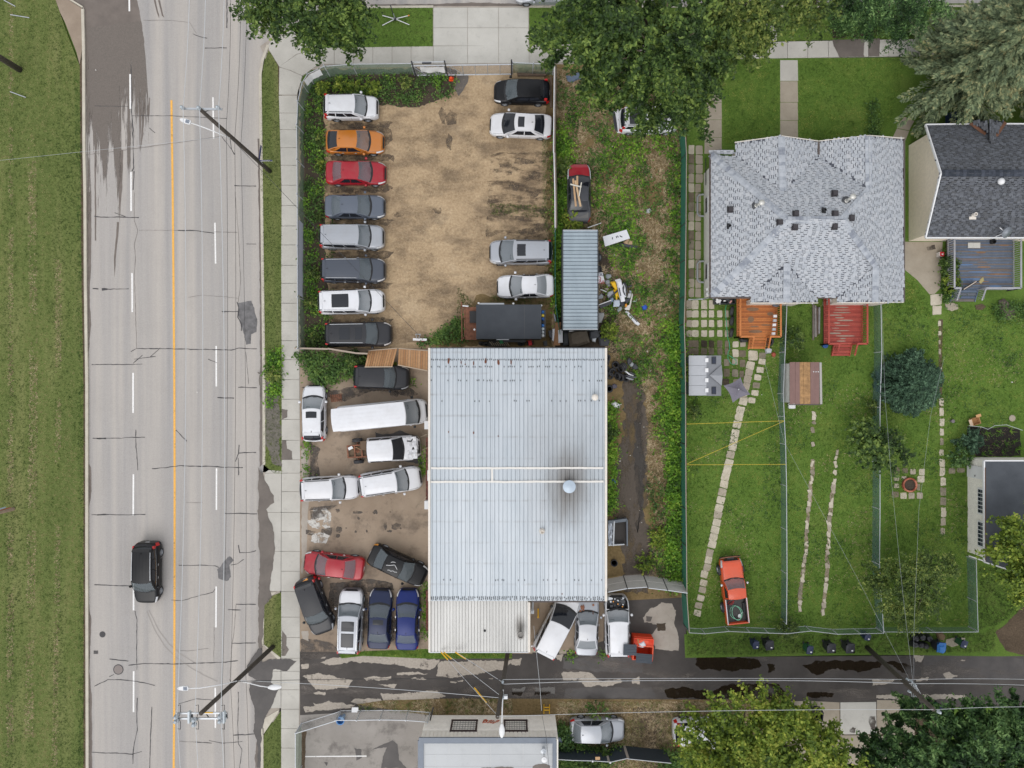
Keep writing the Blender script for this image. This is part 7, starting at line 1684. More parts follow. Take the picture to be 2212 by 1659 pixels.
MB().box((0,.30,1.29),(1.55,.07,.08)).box((.74,-.2,1.28),(.08,1.0,.07)).box((-.74,-.25,1.28),(.08,1.1,.07)).obj('rim', plain('dumpster_rim', C(236,92,54),.5), dp)
def lid(c, rz, w, d):
 mb = MB(); Mx = Matrix.Translation(c) @ Matrix.Rotation(rz, 4, 'Z')
 for k in range(7): mb.box(Mx @ Vector((0,-d / 2 + (k + .5) * d / 7,.0)),(w, d / 7 - .012,.05 + .02 * (k % 2)), rz=rz)
 return mb.obj('lid', plain('lid_slate', C(56,66,78),.5), dp)
lid((.1,-.62,1.34),-.02,1.25,.72); lid((-1.12,.12,1.78),.04,1.0,.84); MB().beam((-.74,.5,1.28),(-.72,.5,1.76),.04,.04).beam((-.74,-.28,1.28),(-.72,-.28,1.76),.04,.04).obj('hinge', M['steel'], dp)
tag(bent('tan cardboard piece in the open dumpster', [(1377,1379),(1396,1380),(1397,1390),(1386,1397),(1375,1394)],1.12,.1, plain('card_tan', C(206,164,112),.8), 'cardboard', 'cardboard', 2), None)
bent('crumpled white and grey paper in the open dumpster', [(1379,1390),(1391,1383),(1397,1396),(1388,1399),(1379,1397)],1.2,.12, plain('paper_white', C(214,218,226),.7), 'paper', 'crumpled_paper', 4)
def bin_(px, py, rz, w, d, h, col, lidc, label, opened=False, topper=None):
 o = thing('wheelie_bin', label, 'bin', W(px, py, 0), math.radians(rz), 'wheeled rubbish bins along the alley')
 m, lm = plain('bin_body', col, .5), plain('bin_lid', lidc, .45)
 b0, b1 = .80,1.0
 vs = [(sx * w / 2 * k, sy * d / 2 * k, z) for z, k in ((.06, b0),(h, b1)) for sx, sy in ((-1,-1),(1,-1),(1,1),(-1,1))]
 MB().add(vs, [(3,2,1,0),(0,1,5,4),(1,2,6,5),(2,3,7,6),(3,0,4,7)] + ([] if opened else [(4,5,6,7)])).obj('body', m, o)
 rim = MB()
 for c, dd in (((0, d / 2, h),(w + .06,.05,.05)),((0,-d / 2, h),(w + .06,.05,.05)),((w / 2,0, h),(.05, d, .05)),((-w / 2,0, h),(.05, d, .05))): rim.box(c, dd)
 rim.obj('rim', m, o)
 if not opened:
  mb = MB(); G = [[(-w / 2 - .03 + (w + .06) * i / 4,-d / 2 - .04 + (d + .08) * j / 4, h + .04 + .05 * math.sin(math.pi * i / 4) * math.sin(math.pi * j / 4)) for j in range(5)] for i in range(5)]
  mb.grid(G); mb.box((0,0, h + .02),(w + .06, d + .08,.04)); l = mb.obj('lid', lm, o)
  MB().box((w * .18,-d * .22, h + .095),(.13,.09,.012)).obj('sticker', M['white'], l)
 else:
  MB().box((0, d / 2 + .1, h - .35),(w, .05,.75), M=Matrix.Rotation(.15,4, 'X')).obj('lid', lm, o)
 MB().tube([(-w / 2 + .05, d / 2 + .08, h - .02),(w / 2 - .05, d / 2 + .08, h - .02)],.025,6).obj('handle', m, o)
 for s in (-1,1): MB().lathe([(.1,-.03),(.1,.03),(0,.03)],14,(s * w * .42, d * .42,.1), Matrix.Rotation(math.pi / 2,4, 'Y')).obj('wheel', M['rubber'], o)
 return o
GRN, NAV, BLK = C(44,96,62), C(40,50,84), C(44,45,52)
bin_(1624,1384,0,.42,.5,.95, NAV, NAV, 'navy wheeled bin below the sagging gate, leftmost of the row')
bin_(1652,1384,4,.6,.62,1.05, BLK, BLK, 'large black wheeled bin beside the leftmost navy one')
bin_(1738,1394,-8,.42,.55,1.0, GRN, NAV, 'green wheeled bin with navy lid left of two black bins')
bin_(1783,1390,0,.62,.62,1.05, BLK, BLK, 'black wheeled bin, left of the pair above the puddle')
bin_(1823,1390,0,.62,.66,1.05, BLK, BLK, 'black wheeled bin, right of the pair above the puddle')
bin_(1862,1368,-15,.38,.42,.9, NAV, NAV, 'small navy bin tucked under the end of the low fence')
ob = bin_(2016,1388,-4,.62,.66,1.05, BLK, C(52,120,196), 'black bin topped with a bulging blue bag beside the rubbish bags')
bin_(2066,1382,-20,.42,.5,.95, GRN, NAV, 'green bin with navy lid by the pale stone slab at the fence corner')
bin_(1712,1532,10,.42,.52,1.0, GRN, NAV, 'green bin with navy lid on the concrete apron beside the yellow-green tree')
bin_(1757,1534,-6,.6,.62,1.05, BLK, BLK, 'open empty black bin on the concrete apron', True)
bin_(2018,1522,15,.42,.55,.98, GRN, NAV, 'green bin with navy lid below the leaning alley pole')
bent('bright blue bulging bag on the lid of a black bin', [(2026,1394),(2040,1394),(2042,1408),(2036,1412),(2025,1408)],1.1,.14, plain('sky_blue_bag', C(60,130,204),.4), 'bag', 'plastic_bag', 3)
for k, (x, y) in enumerate(((1975,1376),(1988,1374),(2003,1377),(1972,1390),(1985,1391),(1996,1393))):
 bent('shiny black rubbish bag in the heap below the low fence, %s' % ('top left', 'top middle', 'top right', 'bottom left', 'bottom middle', 'bottom right')[k], blob(x, y, 8,7.5,12, k, .15),.1,.42, plain('bag_black_%d' % k, C(44,44,48),.35), 'rubbish bag', 'rubbish_bag', k, .1)
slabx = slab('stone_slab', T(3,3,[(1540,550),(1600,535),(1705,535),(1700,590),(1640,600),(1590,615),(1535,590)]),-.1,.05, M['old_slab'], None); tag(slabx, 'pale flat stone slab in the grass beside the alley bins', 'stone')
bent('dry brown branch heap against the low fence above the stone slab', T(3,3,[(1450,495),(1500,480),(1535,520),(1520,560),(1470,545)]),.1,.15, plain('dry_brown', C(120,100,74),.9), 'branch heap', 'branch_heap', 2)
ld = thing('ladder', 'yellow ladder end leaning on the clad building wall', 'ladder', W(1181,1530,0))
for x in (1175,1187): MB().beam(loc(ld, W(x, 1522,.05)), loc(ld, W(x, 1541,1.0)),.05,.08).obj('rail', M['yellow'], ld)
for y, z in ((1528,.35),(1534,.65)): MB().beam(loc(ld, W(1175, y, z)), loc(ld, W(1187, y, z)),.06,.05).obj('rung', M['yellow'], ld)
tag(MB().tube([W(1162.5,1315,.4), W(1162.5,1331,.1)],.05,8).lathe([(.08,0),(.08,.05),(0,.06)],10, W(1162.5,1333,.08)).obj('yellow_prop', M['yellow']), 'yellow steel prop lying between the lean-to and the minivan', 'prop')
o = thing('trailer_jack', 'grey metal jack stand against the lean-to wall', 'jack', W(1150,1310,0))
MB().tube([loc(o, W(1151,1299,1.2)), loc(o, W(1150,1318,.6))],.09,8).obj('cylinder', M['pipe'], o); MB().box(loc(o, W(1150,1321,.5)),(.25,.3,.2)).obj('foot', M['metal'], o)
tag(MB().beam(W(1147,1396,.5), W(1158,1394,.5),.12,.1).obj('rail', M['white']), 'short white rail between the lean-to corner and the minivan', 'rail')
tag(MB().lathe([(.16,0),(.15,.2),(.11,.3),(0,.32)],4, W(975,171,0)).box(W(975,171,.02),(.34,.34,.04)).obj('orange_marker', plain('safety_orange', C(250,84,30),.5)), 'bright orange plastic marker inside the sliding gate', 'marker')
for (a, b, lb) in (((1117,158),(1184,158), 'long weathered beam lying along the short green fence'),((1118,162),(1180,162), 'second weathered beam lying along the short green fence'),((1190,167),(1190,232), 'weathered beam lying behind the black hatchback')):
 tag(MB().beam(W(*a, .1), W(*b, .1),.16,.16).obj('timber_beam', plain('weathered_beam', C(118,100,86),.9, var=.25, scale=6)), lb, 'beam')
ss_ = thing('sign_stand', 'folding sign stand with crossed white legs on the top grass strip', 'sign stand', W(854,42.5,0))
for x, y, m in ((826,33.5, 'white'),(884,33.5, 'white'),(826,55, 'white'),(884,53.5, 'white')): MB().beam((0,0,.12), loc(ss_, W(x, y, .04)),.05,.05).obj('leg', M[m], ss_)
MB().beam(loc(ss_, W(881,34,.08)), loc(ss_, W(884.5,33,.08)),.06,.06).obj('leg_tip', AMB, ss_)
MB().tube([(0,0,.1), loc(ss_, W(850,30,.9))],.04,6).obj('mast', M['metal'], ss_); MB().beam(loc(ss_, W(849,31,.9)), loc(ss_, W(843.5,11.5,1.9)),.05,.10).obj('sign_edge', M['steel'], ss_); MB().box((0,0,.14),(.2,.2,.14)).obj('hub', M['steel'], ss_)
o = thing('jockey_post', 'white pivot post with bracket lying by the leaning timber panels', 'post', W(908,733,0))
MB().beam(loc(o, W(892,733,.5)), loc(o, W(922,734,.4)),.18,.12).obj('beam', M['white'], o); MB().tube([loc(o, W(901,732,.5)), loc(o, W(898,722,1.0)), loc(o, W(908,722,.9)), loc(o, W(904,732,.5))],.04,6).obj('bracket', M['metal'], o); MB().box(loc(o, W(917,737,.25)),(.5,.18,.15),-.2).obj('shoe', plain('brick_red_shoe', C(140,70,58),.8), o)
gx = MB()
for k in range(5): gx.box(W(727 - 0,853 + k * 3.2,.03),(.85,.06,.04),.2)
for k in range(6): gx.box(W(715 + k * 4.4,860,.032),(.05,.6,.04),.2)
tag(gx.obj('drain_grate', M['rust']), 'rusty square grate lying beside the weeds above the cargo van', 'grate')
for (a, b, lb) in (((901,948),(922,938), 'upper'),((905,975),(923,967), 'middle'),((898,1097),(921,1073), 'lower')):
 tag(MB().tube([W(*a, .05), W(*b, .9)],.03,6).obj('leaning_rod', plain('old_rod', C(160,146,126),.8)), 'thin rod leaning on the workshop wall, %s of the three' % lb, 'rod')
lt_ = MB()
for k in range(60):
 x, y = R.choice(((R.uniform(1215,1470), R.uniform(300,1270)),(R.uniform(190,700), R.uniform(100,1600)),(R.uniform(1490,2200), R.uniform(660,1400))))
 if k < 46: x, y = R.uniform(1300,1475), R.uniform(300,1270)
 s = R.uniform(.04,.11); lt_.box(W(x, y, .05),(s, s * R.uniform(.5,1),.03), R.uniform(0,3))
lt_.obj('litter', plain('pale_litter', C(214,212,206),.7))['kind'] = 'stuff'
# ---------------- garden things
pv = thing('paved_area', 'grid of pale square paving stones set in grass behind the grey house', 'paving', W(1525,710,0))
def stone(cx, cy, w, h, parent, mat, rz=0.0, z=.03, seed=0, name='paving_stone', j=.08):
 pts = []
 for (ux, uy) in ((-1,-.8),(-.8,-1),(.0,-1.02),(.8,-1),(1,-.8),(1.02,0),(1,.8),(.8,1),(0,1.02),(-.8,1),(-1,.8),(-1.02,0)):
  q = 1 + j * mnoise.noise((ux * 2 + cx, uy * 2 + cy, seed)) * 2
  x, y = ux * w / 2 * q, uy * h / 2 * q
  pts.append((cx + x * math.cos(rz) - y * math.sin(rz), cy + x * math.sin(rz) + y * math.cos(rz)))
 zz = z + R.uniform(-.008,.008)
 return MB().prism([loc(parent, p)[:2] for p in wpoly(pts, zz)],-.05, zz).obj(name, mat, parent)
st1, st2_, st3 = M['stone'], M['stone2'], m_concrete('brown_mossy_stone', C(106,96,82), C(138,126,108),.5,2)
SMIX = (st1, M['old_slab'], st2_, st3)
for k in range(16):
 y = 323 + k * 20.6
 stone(1493.5, y, 12,19, pv, SMIX[(k * 7) % 4 if k < 14 else 1]); stone(1510.5 if k < 4 else 1508, y + 1,15 if k < 4 else 12,19, pv, SMIX[1 + (k * 3) % 3])
for c, x in enumerate((1489,1502,1521,1537,1555,1570)):
 for r_, y in enumerate((658,678,699,720.5,743,759)):
  if r_ == 0 and c > 3: continue
  m = st3 if (r_ >= 4) else (st1 if c not in (0,5) else M['old_slab'])
  if r_ == 4 and c in (2,3): m = M['mud']
  stone(x, y, (12,14,12.5,11,11,8)[c],(19,15,15,14,15,14)[r_], pv, m)
for x, y, w, h, m in ((1589,744,13,13, st1),(1605,743,12,12, M['old_slab']),(1589,763,13,17, st1),(1604,764,14,14, st3),(1570,783,12,15, st2_),(1588,781,12,13, M['old_slab']),(1604,785,12,16, st3),(1570,805,13,17, st3),(1588,806,13,16, st2_),(1602,808,9,14, st3),(1568,825,14,14, M['mud']),(1590,824,12,10, st2_)):
 stone(x, y, w, h, pv, m)
sp = thing('stepping_path', 'long curving path of pale stepping stones down the left lawn', 'path', W(1570,1050,0))
pc = [(1627,768,20,21),(1621,789,17,16),(1618,804,16,14),(1615,819,16,15),(1612,834,15,14),(1608,848,15,13),(1606,861,16,12)]
for x, y in ((2000,150),(1975,225),(1962,285),(1945,350),(1930,420),(1918,480),(1905,545),(1888,610),(1875,680),(1860,740),(1845,800),(1833,865),(1818,935),(1805,1005),(1790,1070),(1780,1130),(1770,1195),(1755,1260),(1740,1325),(1730,1385),(1710,1460),(1698,1520),(1685,1585),(1662,1645)):
 q = T1(2,2, x, y); pc.append((q[0], q[1],17 if y < 1430 else 15,15.5))
for x, y in ((1655,60),(1645,120),(1630,190),(1612,255),(1603,320)):
 q = T1(2,3, x, y); pc.append((q[0], q[1],15,13))
for x, y, w, h in pc: stone(x, y, w, h, sp, st1 if R.random() < .8 else M['old_slab'],.24 if y > 775 else .05,.035, y, 'stepping_stone')
for x, y in ((885,1130),(880,1195),(860,1285),(835,1365),(820,1450),(805,1530),(770,1610)):
 stone(1468.6 + x * .2017,540 + y * .2017,15,12, sp, R.choice((st1, M['old_slab'], st2_)),.1,.035, x, 'stepping_stone')
sp2 = thing('stepping_path', 'straight line of small stepping stones down the right lawn', 'path', W(2034,900,0))
sl = slab('soil_strip', rough([(2028,690),(2036,690),(2036,830),(2034,880),(2028,880)],.8,5,2),-.1,.002, M['soil'])
for j, pts in ((1,((1455,932,100,95),(1460,1022,75,75),(1483,1135,24,45),(1485,1220,24,38),(1483,1295,16,36),(1485,1380,18,45),(1492,1525,20,18),(1490,1610,24,20))),
 (2,((1500,155,36,62),(1500,240,36,68),(1505,332,40,62),(1503,415,34,62),(1503,497,28,60),(1500,592,36,50),(1505,682,44,68),(1508,757,44,70),(1515,845,46,72),(1513,930,48,72),(1515,1015,50,68),(1518,1105,44,78),(1515,1190,44,66),(1510,1275,40,62),(1590,750,52,50),(1668,745,64,40)))):
 for x, y, w, h in pts:
  q = T1(3, j, x, y); stone(q[0], q[1], w / 4, h / 4, sp2, R.choice((st1, M['old_slab'], M['stone'], st2_)),0,.03, y, 'stepping_stone', .14)
for nm, lb, pa, pb, cs in (('a', 'left line of broken edging stones crossing the middle lawn', ((400,245),(400,305),(390,430),(390,550),(385,650),(382,800),(368,870),(362,950),(360,1010),(350,1110),(340,1180),(335,1250),(330,1330),(330,1400),(328,1470),(310,1540),(300,1640)),((300,10),(285,100),(275,200),(278,310)),1),
   ('b', 'right line of broken edging stones crossing the middle lawn', ((600,570),(585,660),(577,800),(570,850),(565,910),(550,980),(548,1030),(540,1100),(532,1190),(525,1270),(525,1380),(510,1480),(515,1600)),((500,60),(495,130),(490,200),(480,270),(480,330)),2)):
 line = T(3,2, pa) + T(3,3, pb)
 slab('soil_strip', rough(ribbon(line[4:],7.5),1.2,5, cs),-.1,.004 + cs * .001, M['walk_brown'])
 o = thing('edging_stones', lb, 'stone edging', W(*line[0],0))
 for (x0, y0),(x1, y1) in zip(line, line[1:]):
  n = 2
  for k in range(n):
   if R.random() < .22: continue
   t = (k + .5) / n
   stone(x0 + (x1 - x0) * t + R.uniform(-1,1), y0 + (y1 - y0) * t, R.uniform(5,9.5), R.uniform(7,15), o, R.choice((st1, st1, st1, M['old_slab'], st2_)), R.uniform(-.4,.4),.05, y0, 'edging_stone', .26)
fp = thing('fire_ring', 'round terracotta brick planter ring with plants inside on the right lawn', 'planter ring', W(1963,1047,0))
bm_ = islands('terracotta_brick', [(.2, C(150,84,66)),(.8, C(196,128,104))],.9, obj=True)
bmesh_ = MB().box((0,0,.11),(.12,.25,.22)).mesh('brick', bm_)
for k in range(13):
 a = k * 2 * math.pi / 13; inst('brick', bmesh_, fp, (.50 * math.cos(a),.50 * math.sin(a), R.uniform(-.02,.02)),(0,0, a))
MB().lathe([(.45,.0),(.45,.1),(0,.12)],20).obj('soil', M['mud'], fp)
pg = thing('paved_square', 'square of mixed paving stones round the terracotta ring', 'paving', W(1963,1030,0))
for x, y, w, h, m in ((1110,750,52,60,3),(1185,750,46,46,3),(1253,757,46,46,1),(1330,760,48,56,0),(1110,815,46,44,1),(1322,822,60,56,0),(1110,880,40,36,1),(1300,880,30,36,2),(1100,955,60,50,3),(1172,965,52,52,0),(1240,965,52,52,1),(1312,965,48,52,1),(1175,810,40,26,1),(1300,910,26,20,2)):
 q = T1(3,2, x, y); stone(q[0], q[1], w / 4, h / 4, pg, SMIX[m],0,.03, x)
um = thing('patio_umbrella', 'square mauve-grey patio umbrella over the stepping stones', 'umbrella', W(1592,842,0))
cx, cy, _ = loc(um, W(1594,841,2.3))
cor = [loc(um, W(*p, 1.95)) for p in ((1600,815),(1621,852),(1583,870),(1563,833))]
cl = plain('mauve_canvas', C(122,118,130),.8, var=.04)
for a, b in zip(cor, cor[1:] + cor[:1]):
 n = 6; rows = []
 for i in range(n + 1):
  t = i / n; row = []
  for k in range(n + 1):
   u = k / n; e = Vector(a).lerp(Vector(b), u); e = e.lerp(Vector((cx, cy, 2.0)),.16 * math.sin(math.pi * u))
   p = Vector((cx, cy, 2.45)).lerp(e, t); p.z -= .10 * math.sin(math.pi * t) ; row.append(tuple(p))
  rows.append(row)
 MB().grid(rows).obj('canopy_panel', cl, um, True)
MB().tube([(0,0,0),(cx, cy, 2.4)],.025,8).obj('pole', M['metal'], um); MB().lathe([(.04,0),(.05,.06),(0,.1)],10,(cx, cy, 2.45)).obj('finial', M['pipe'], um); MB().lathe([(.25,0),(.2,.08),(0,.1)],16).obj('base', M['steel'], um)
hz = plain('green_hose', C(70,190,140),.5)
hp = [(497,590),(485,640),(497,760),(505,860),(512,940),(530,1000),(535,1060),(515,1100),(515,1160),(545,1215),(580,1232),(605,1210),(600,1180),(560,1150),(530,1130)]
tag(MB().tube([W(1468.6 + x * .2017,540 + y * .2017,.06) for x, y in hp],.022,6).obj('garden_hose', hz), 'green garden hose snaking over the paving beside the orange deck', 'hose')
tb = thing('storage_tub', 'dark tub full of odds and ends under the eave of the grey house', 'tub', W(1562,650,0))
for c, d in (((0,.28,.25),(1.6,.04,.5)),((0,-.28,.25),(1.6,.04,.5)),((.8,0,.25),(.04,.56,.5)),((-.8,0,.25),(.04,.56,.5)),((0,0,.03),(1.6,.56,.04))): MB().box(c, d).obj('side', M['steel'], tb)
for k in range(12): MB().box((R.uniform(-.65,.65), R.uniform(-.18,.18),.42),(R.uniform(.1,.3), R.uniform(.08,.2), R.uniform(.08,.2)), R.uniform(0,3)).obj('oddment', R.choice((M['black'], M['white'], plain('pink_odd', C(200,150,144),.7), M['steel'])), tb)
bent('black and white patterned bag under the orange deck stairs', [(1594,732),(1602,730),(1616,733),(1616,739),(1600,740)],.2,.2, M['black'], 'bag', 'bag', 3)
bent('crumpled silver foil bag below the black tyre', [(1652,753),(1660,750),(1668,754),(1666,763),(1654,764)],.1,.15, plain('silver_foil', C(196,198,204),.3,.3), 'bag', 'foil_bag', 3)
bent('small red and black toy on the grass below the orange deck', [(1667,762),(1672,760),(1677,766),(1672,772),(1667,768)],.05,.1, plain('toy_red', C(170,84,64),.6), 'toy', 'toy', 2)
tag(MB().lathe([(.2,0),(.26,.5),(.28,.5),(.2,.52)],18, W(1672,657,.6)).obj('drum', plain('slate_drum', C(92,96,104),.6)), 'dark slate tub on the upper right corner of the orange deck', 'tub')
pw = thing('planter_rack', 'white railing planter with trailing plants on the right rail of the orange deck', 'planter', W(1671,695,0))
for k in range(5): MB().box(loc(pw, W(1674 - k * .9,683 + k * 9.5,1.2)),(.24,.2,.18)).obj('pot', M['white'] if k % 2 == 0 else M['metal'], pw)
tag(MB().lathe([(.16,0),(.2,.35),(.17,.36)],14, W(1779.5,747,0)).obj('bucket', plain('blue_bucket', C(40,90,160),.5)), 'small blue bucket at the lower left corner of the red deck', 'bucket')
wpile = 'old boards stacked beside the red deck'
for k in range(7):
 x = 1757 + (k % 4) * 4.3; tag(MB().beam(W(x, 655 + R.uniform(0,12),.1 + .07 * (k // 4)), W(x + R.uniform(-1,1.5),738 - R.uniform(0,18),.1 + .07 * (k // 4)),.13,.06).obj('old_board', plain('grey_board_%d' % k, C(*((124,116,108),(150,146,142),(98,84,74),(172,172,172))[k % 4]),.9, var=.2)), '%s old board in the stack beside the red deck' % ('brown outermost', 'pale second', 'dark third', 'lightest fourth', 'upper brown left', 'upper pale left', 'upper dark right')[k], 'board', wpile)
tag(MB().box(W(1798,649,1.25),(.75,.3,.3)).box(W(1798,649,1.45),(.6,.2,.12)).obj('cooler_box', plain('pale_box', C(190,190,188),.6)), 'pale box standing at the house end of the red deck', 'box')
o = tag(MB().box(W(2104,530,.66),(.5 * 1.9,.42,.05)).box(W(2104,530,.69),(.06,.38,.02)).obj('folding_bench', plain('white_plastic_top', C(206,206,202),.6)), 'pale folded plastic table top lying on the blue deck', 'table top')
o = thing('fuel_jug', 'red and white jug standing on the concrete beside the blue deck', 'jug', W(2025,551,0))
MB().box((.06,0,.22),(.3,.34,.4)).obj('body', plain('jug_white', C(226,222,220),.5), o); MB().box((.1,0,.43),(.3,.34,.06)).lathe([(.05,.0),(.05,.08),(0,.09)],10,(.1,.08,.45)).obj('cap', plain('jug_red', C(206,30,44),.4), o); MB().box((.12,0,.465),(.13,.14,.01)).obj('sticker', M['white'], o)
bent('yellowish flat cushion lying on the blue deck near the open gate', [(2117,603),(2124,598),(2126,606),(2119,613),(2115,609)],.64,.04, plain('straw_cushion', C(186,172,120),.8), 'cushion', 'cushion', 2)
gt2 = thing('deck_gate', 'pale wooden gate standing open across the blue deck stairs', 'gate', W(2092,618,.6))
MB().beam(loc(gt2, W(2082,625,1.5)), loc(gt2, W(2109,608,1.5)),.07,.07).obj('top_rail', plain('gate_wood', C(190,178,168),.8), gt2); MB().beam(loc(gt2, W(2080,625,.75)), loc(gt2, W(2105,610,.75)),.05,.07).obj('bottom_rail', M['creo'], gt2)
for k in range(8): p = Vector(W(2082 + k * 3.7,625 - k * 2.35,1.1)); MB().box(loc(gt2, p),(.09,.03,.8),.56).obj('slat', M['creo'], gt2)
tag(MB().lathe([(.17,0),(.19,.3),(.15,.3),(.13,.1),(0,.1)],14, W(2142,523,.62)).obj('black_pot', M['black']), 'round black pot on the blue deck by the house wall', 'pot')
bd = sheet('garden_bed', rough(T(3,2,[(1720,370),(1900,380),(2050,365),(2180,400),(2180,620),(1800,630),(1720,480)]),1.5,5,2),.01, plain('black_soil', C(40,35,32),.95, var=.3))
tag(MB().tube([W(*p, .7) for p in T(3,2,[(1735,360),(1850,372),(1900,392),(1960,360),(2060,352),(2200,400)])],.02,5).obj('bed_netting_rail', M['pipe']), 'wavy netting rail along the top of the black garden bed', 'rail')
bx = thing('cardboard_box', 'opened tan cardboard box on the grass above the black garden bed', 'box', W(*T1(3,2,1775,320),0),.3)
for c, d, m in (((0,.26,.18),(.6,.03,.36),0),((0,-.26,.18),(.6,.03,.36),0),((.3,0,.18),(.03,.52,.36),1),((-.3,0,.18),(.03,.52,.36),1),((-.42,0,.34),(.26,.5,.02),2),((.3,.36,.34),(.4,.22,.02),1),((0,0,.02),(.6,.5,.02),0)): MB().box(c, d).obj('flap' if m == 2 else 'side', plain('card_%d' % m, (C(186,140,94), C(206,160,112), C(222,196,168))[m],.8), bx)
stn = MB().lathe([(.24,0),(.26,.06),(.18,.1),(0,.11)],14, W(*T1(3,2,2107,295),0)).obj('round_stone', M['old_slab']); tag(stn, 'round pale stone on the grass right of the cardboard box', 'stone')
tag(MB().lathe([(.1,0),(.12,.3),(.14,.3),(.06,.32)],12, W(*T1(3,2,1580,320),0)).box(W(*T1(3,2,1595,318),.1),(.16,.2,.2)).obj('watering_pot', plain('dull_pot', C(120,112,116),.6)), 'small grey pot beside the right stepping stones', 'pot')
bent('weathered grey driftwood heap below the blue deck corner', T(3,1,[(1990,940),(2040,920),(2130,1000),(2140,1080),(2080,1110),(2010,1050)]),.1,.2, plain('driftwood', C(104,94,86),.9, var=.4, scale=6), 'wood heap', 'driftwood', 3)
for p, lb in (([(1530,960),(1580,950),(1640,975),(1645,1010),(1590,1030),(1540,1010)], 'broad pale flat stone below the blue deck stairs'),([(1790,980),(1850,965),(1885,990),(1850,1020),(1800,1015)], 'brown earth-coloured stone below the blue deck')):
 tag(slab('flat_stone', T(3,1, p),-.1,.04, M['old_slab'] if 'pale' in lb else M['soil'], None), lb, 'stone')
tag(MB().tube([W(*p, .4) for p in T(3,2,[(1735,1485),(1870,1530)])],.05,6).obj('eaves_pipe', M['white']), 'white pipe at the lower left corner of the garage', 'pipe')
tag(MB().lathe([(.3,0),(.33,.35),(.26,.35),(.24,.05),(0,.05)],20, W(737,1553,0)).obj('blue_tub', plain('tub_blue', C(70,130,190),.5)), 'round blue tub behind the chain-link gate of the grey lot', 'tub')
tag(MB().box(W(767,1533,.4),(.45,.25,.4)).box(W(767,1532,.62),(.5,.28,.05)).obj('white_box', M['white']), 'small white box on the alley edge beside the chain-link gate', 'box')
sk = tag(MB().lathe([(.12,0),(.13,.6),(0,.62)],14, W(743,1545,.05)).obj('blue_barrel', plain('barrel_blue', C(120,160,200),.5)), 'pale blue cylinder behind the chain-link gate', 'barrel')
# - plants
def fast(name, V, n, mat, parent=None):
 """V: (N*n, 3) array, every n rows one face"""
 me = bpy.data.meshes.new(name); N = len(V) // n
 me.vertices.add(len(V)); me.vertices.foreach_set('co', np.ascontiguousarray(V, dtype=np.float32).ravel())
 me.loops.add(N * n); me.loops.foreach_set('vertex_index', np.arange(N * n, dtype=np.int32))
 me.polygons.add(N); me.polygons.foreach_set('loop_start', np.arange(0, N * n, n, dtype=np.int32))
 me.update(calc_edges=True); me.materials.append(mat)
 return inst(name, me, parent)
def scatter(poly, dens):
 P = np.array(wpoly(poly))[:, :2]; lo, hi = P.min(0), P.max(0)
 n = int((hi[0] - lo[0]) * (hi[1] - lo[1]) * dens)
 q = NP.uniform(lo, hi, (n, 2))
 return q[in_poly(q[:, 0], q[:, 1],[tuple(p) for p in P])]
def clumpy(q, sc, thr, seed=0):
 if len(q) == 0: return q
 f = np.array([mnoise.noise((x * sc, y * sc, seed)) for x, y in q]); return q[f > thr + NP.uniform(-.15,.15, len(q))]
def blades(q, L, w, k, lean=(.35,1.1), z=0.0):
 q = np.repeat(q, k, 0); n = len(q)
 q = q + NP.normal(0,.03, q.shape); a = NP.uniform(0,2 * np.pi, n); l = L * NP.uniform(.5,1.3, n); t = NP.uniform(*lean, n)
 d = np.c_[np.cos(a), np.sin(a)]; p = np.c_[-d[:, 1], d[:, 0]] * (w * NP.uniform(.6,1.4, n))[:, None] / 2
 z0 = np.full((n, 1), z)
 tip = np.c_[q + d * (l * np.sin(t))[:, None], z + l * np.cos(t)]
 return np.stack([np.c_[q - p, z0], np.c_[q + p, z0], tip],1).reshape(-1,3)
def leaves(c, L, w, up=.7):
 """diamond leaves centred at c (N,3)"""
 n = len(c); nr = NP.normal(0,1,(n, 3)); nr[:, 2] = np.abs(nr[:, 2]) + up * 2; nr /= np.linalg.norm(nr, axis=1)[:, None]
 r = NP.normal(0,1,(n, 3)); u = np.cross(nr, r); u /= np.linalg.norm(u, axis=1)[:, None]; v = np.cross(nr, u)
 k = NP.uniform(.45,1.5, n)[:, None]; l = L * k / 2; ww = w * k * NP.uniform(.7,1.2,(n, 1)) / 2
 return np.stack([c - u * l, c + v * ww, c + u * l, c - v * ww],1).reshape(-1,3)
GR = islands('lawn_blades', [(.1, C(68,98,38)),(.4, C(102,136,52)),(.62, C(132,160,66)),(.92, C(182,186,102))],.6,.5,.25, trans=.3, contrast=2.3)
GRD = islands('dull_lawn_blades', [(.12, C(56,76,38)),(.45, C(88,110,56)),(.88, C(134,146,84))],.6,.8,.25, trans=.3, contrast=2.3)  # duller, less saturated green for strips, tufts and rough edges
GV = islands('verge_blades', [(.12, C(72,94,44)),(.38, C(102,126,60)),(.62, C(136,152,84)),(.9, C(186,178,126))],.6,.55,.2, trans=.3, contrast=3.0, stretch=(1,.07,1))
STR = islands('dry_straw', [(.15, C(124,108,82)),(.5, C(178,156,122)),(.85, C(222,202,168))],.8,.8,.45)
WEE = islands('weed_leaves', [(.1, C(62,94,36)),(.4, C(98,142,48)),(.7, C(134,178,60)),(.95, C(180,210,84))],.55,.7,.35, trans=.3)
WED = islands('dark_weed_leaves', [(.1, C(52,76,38)),(.5, C(86,120,58)),(.9, C(130,158,78))],.55,.7,.35, trans=.25)
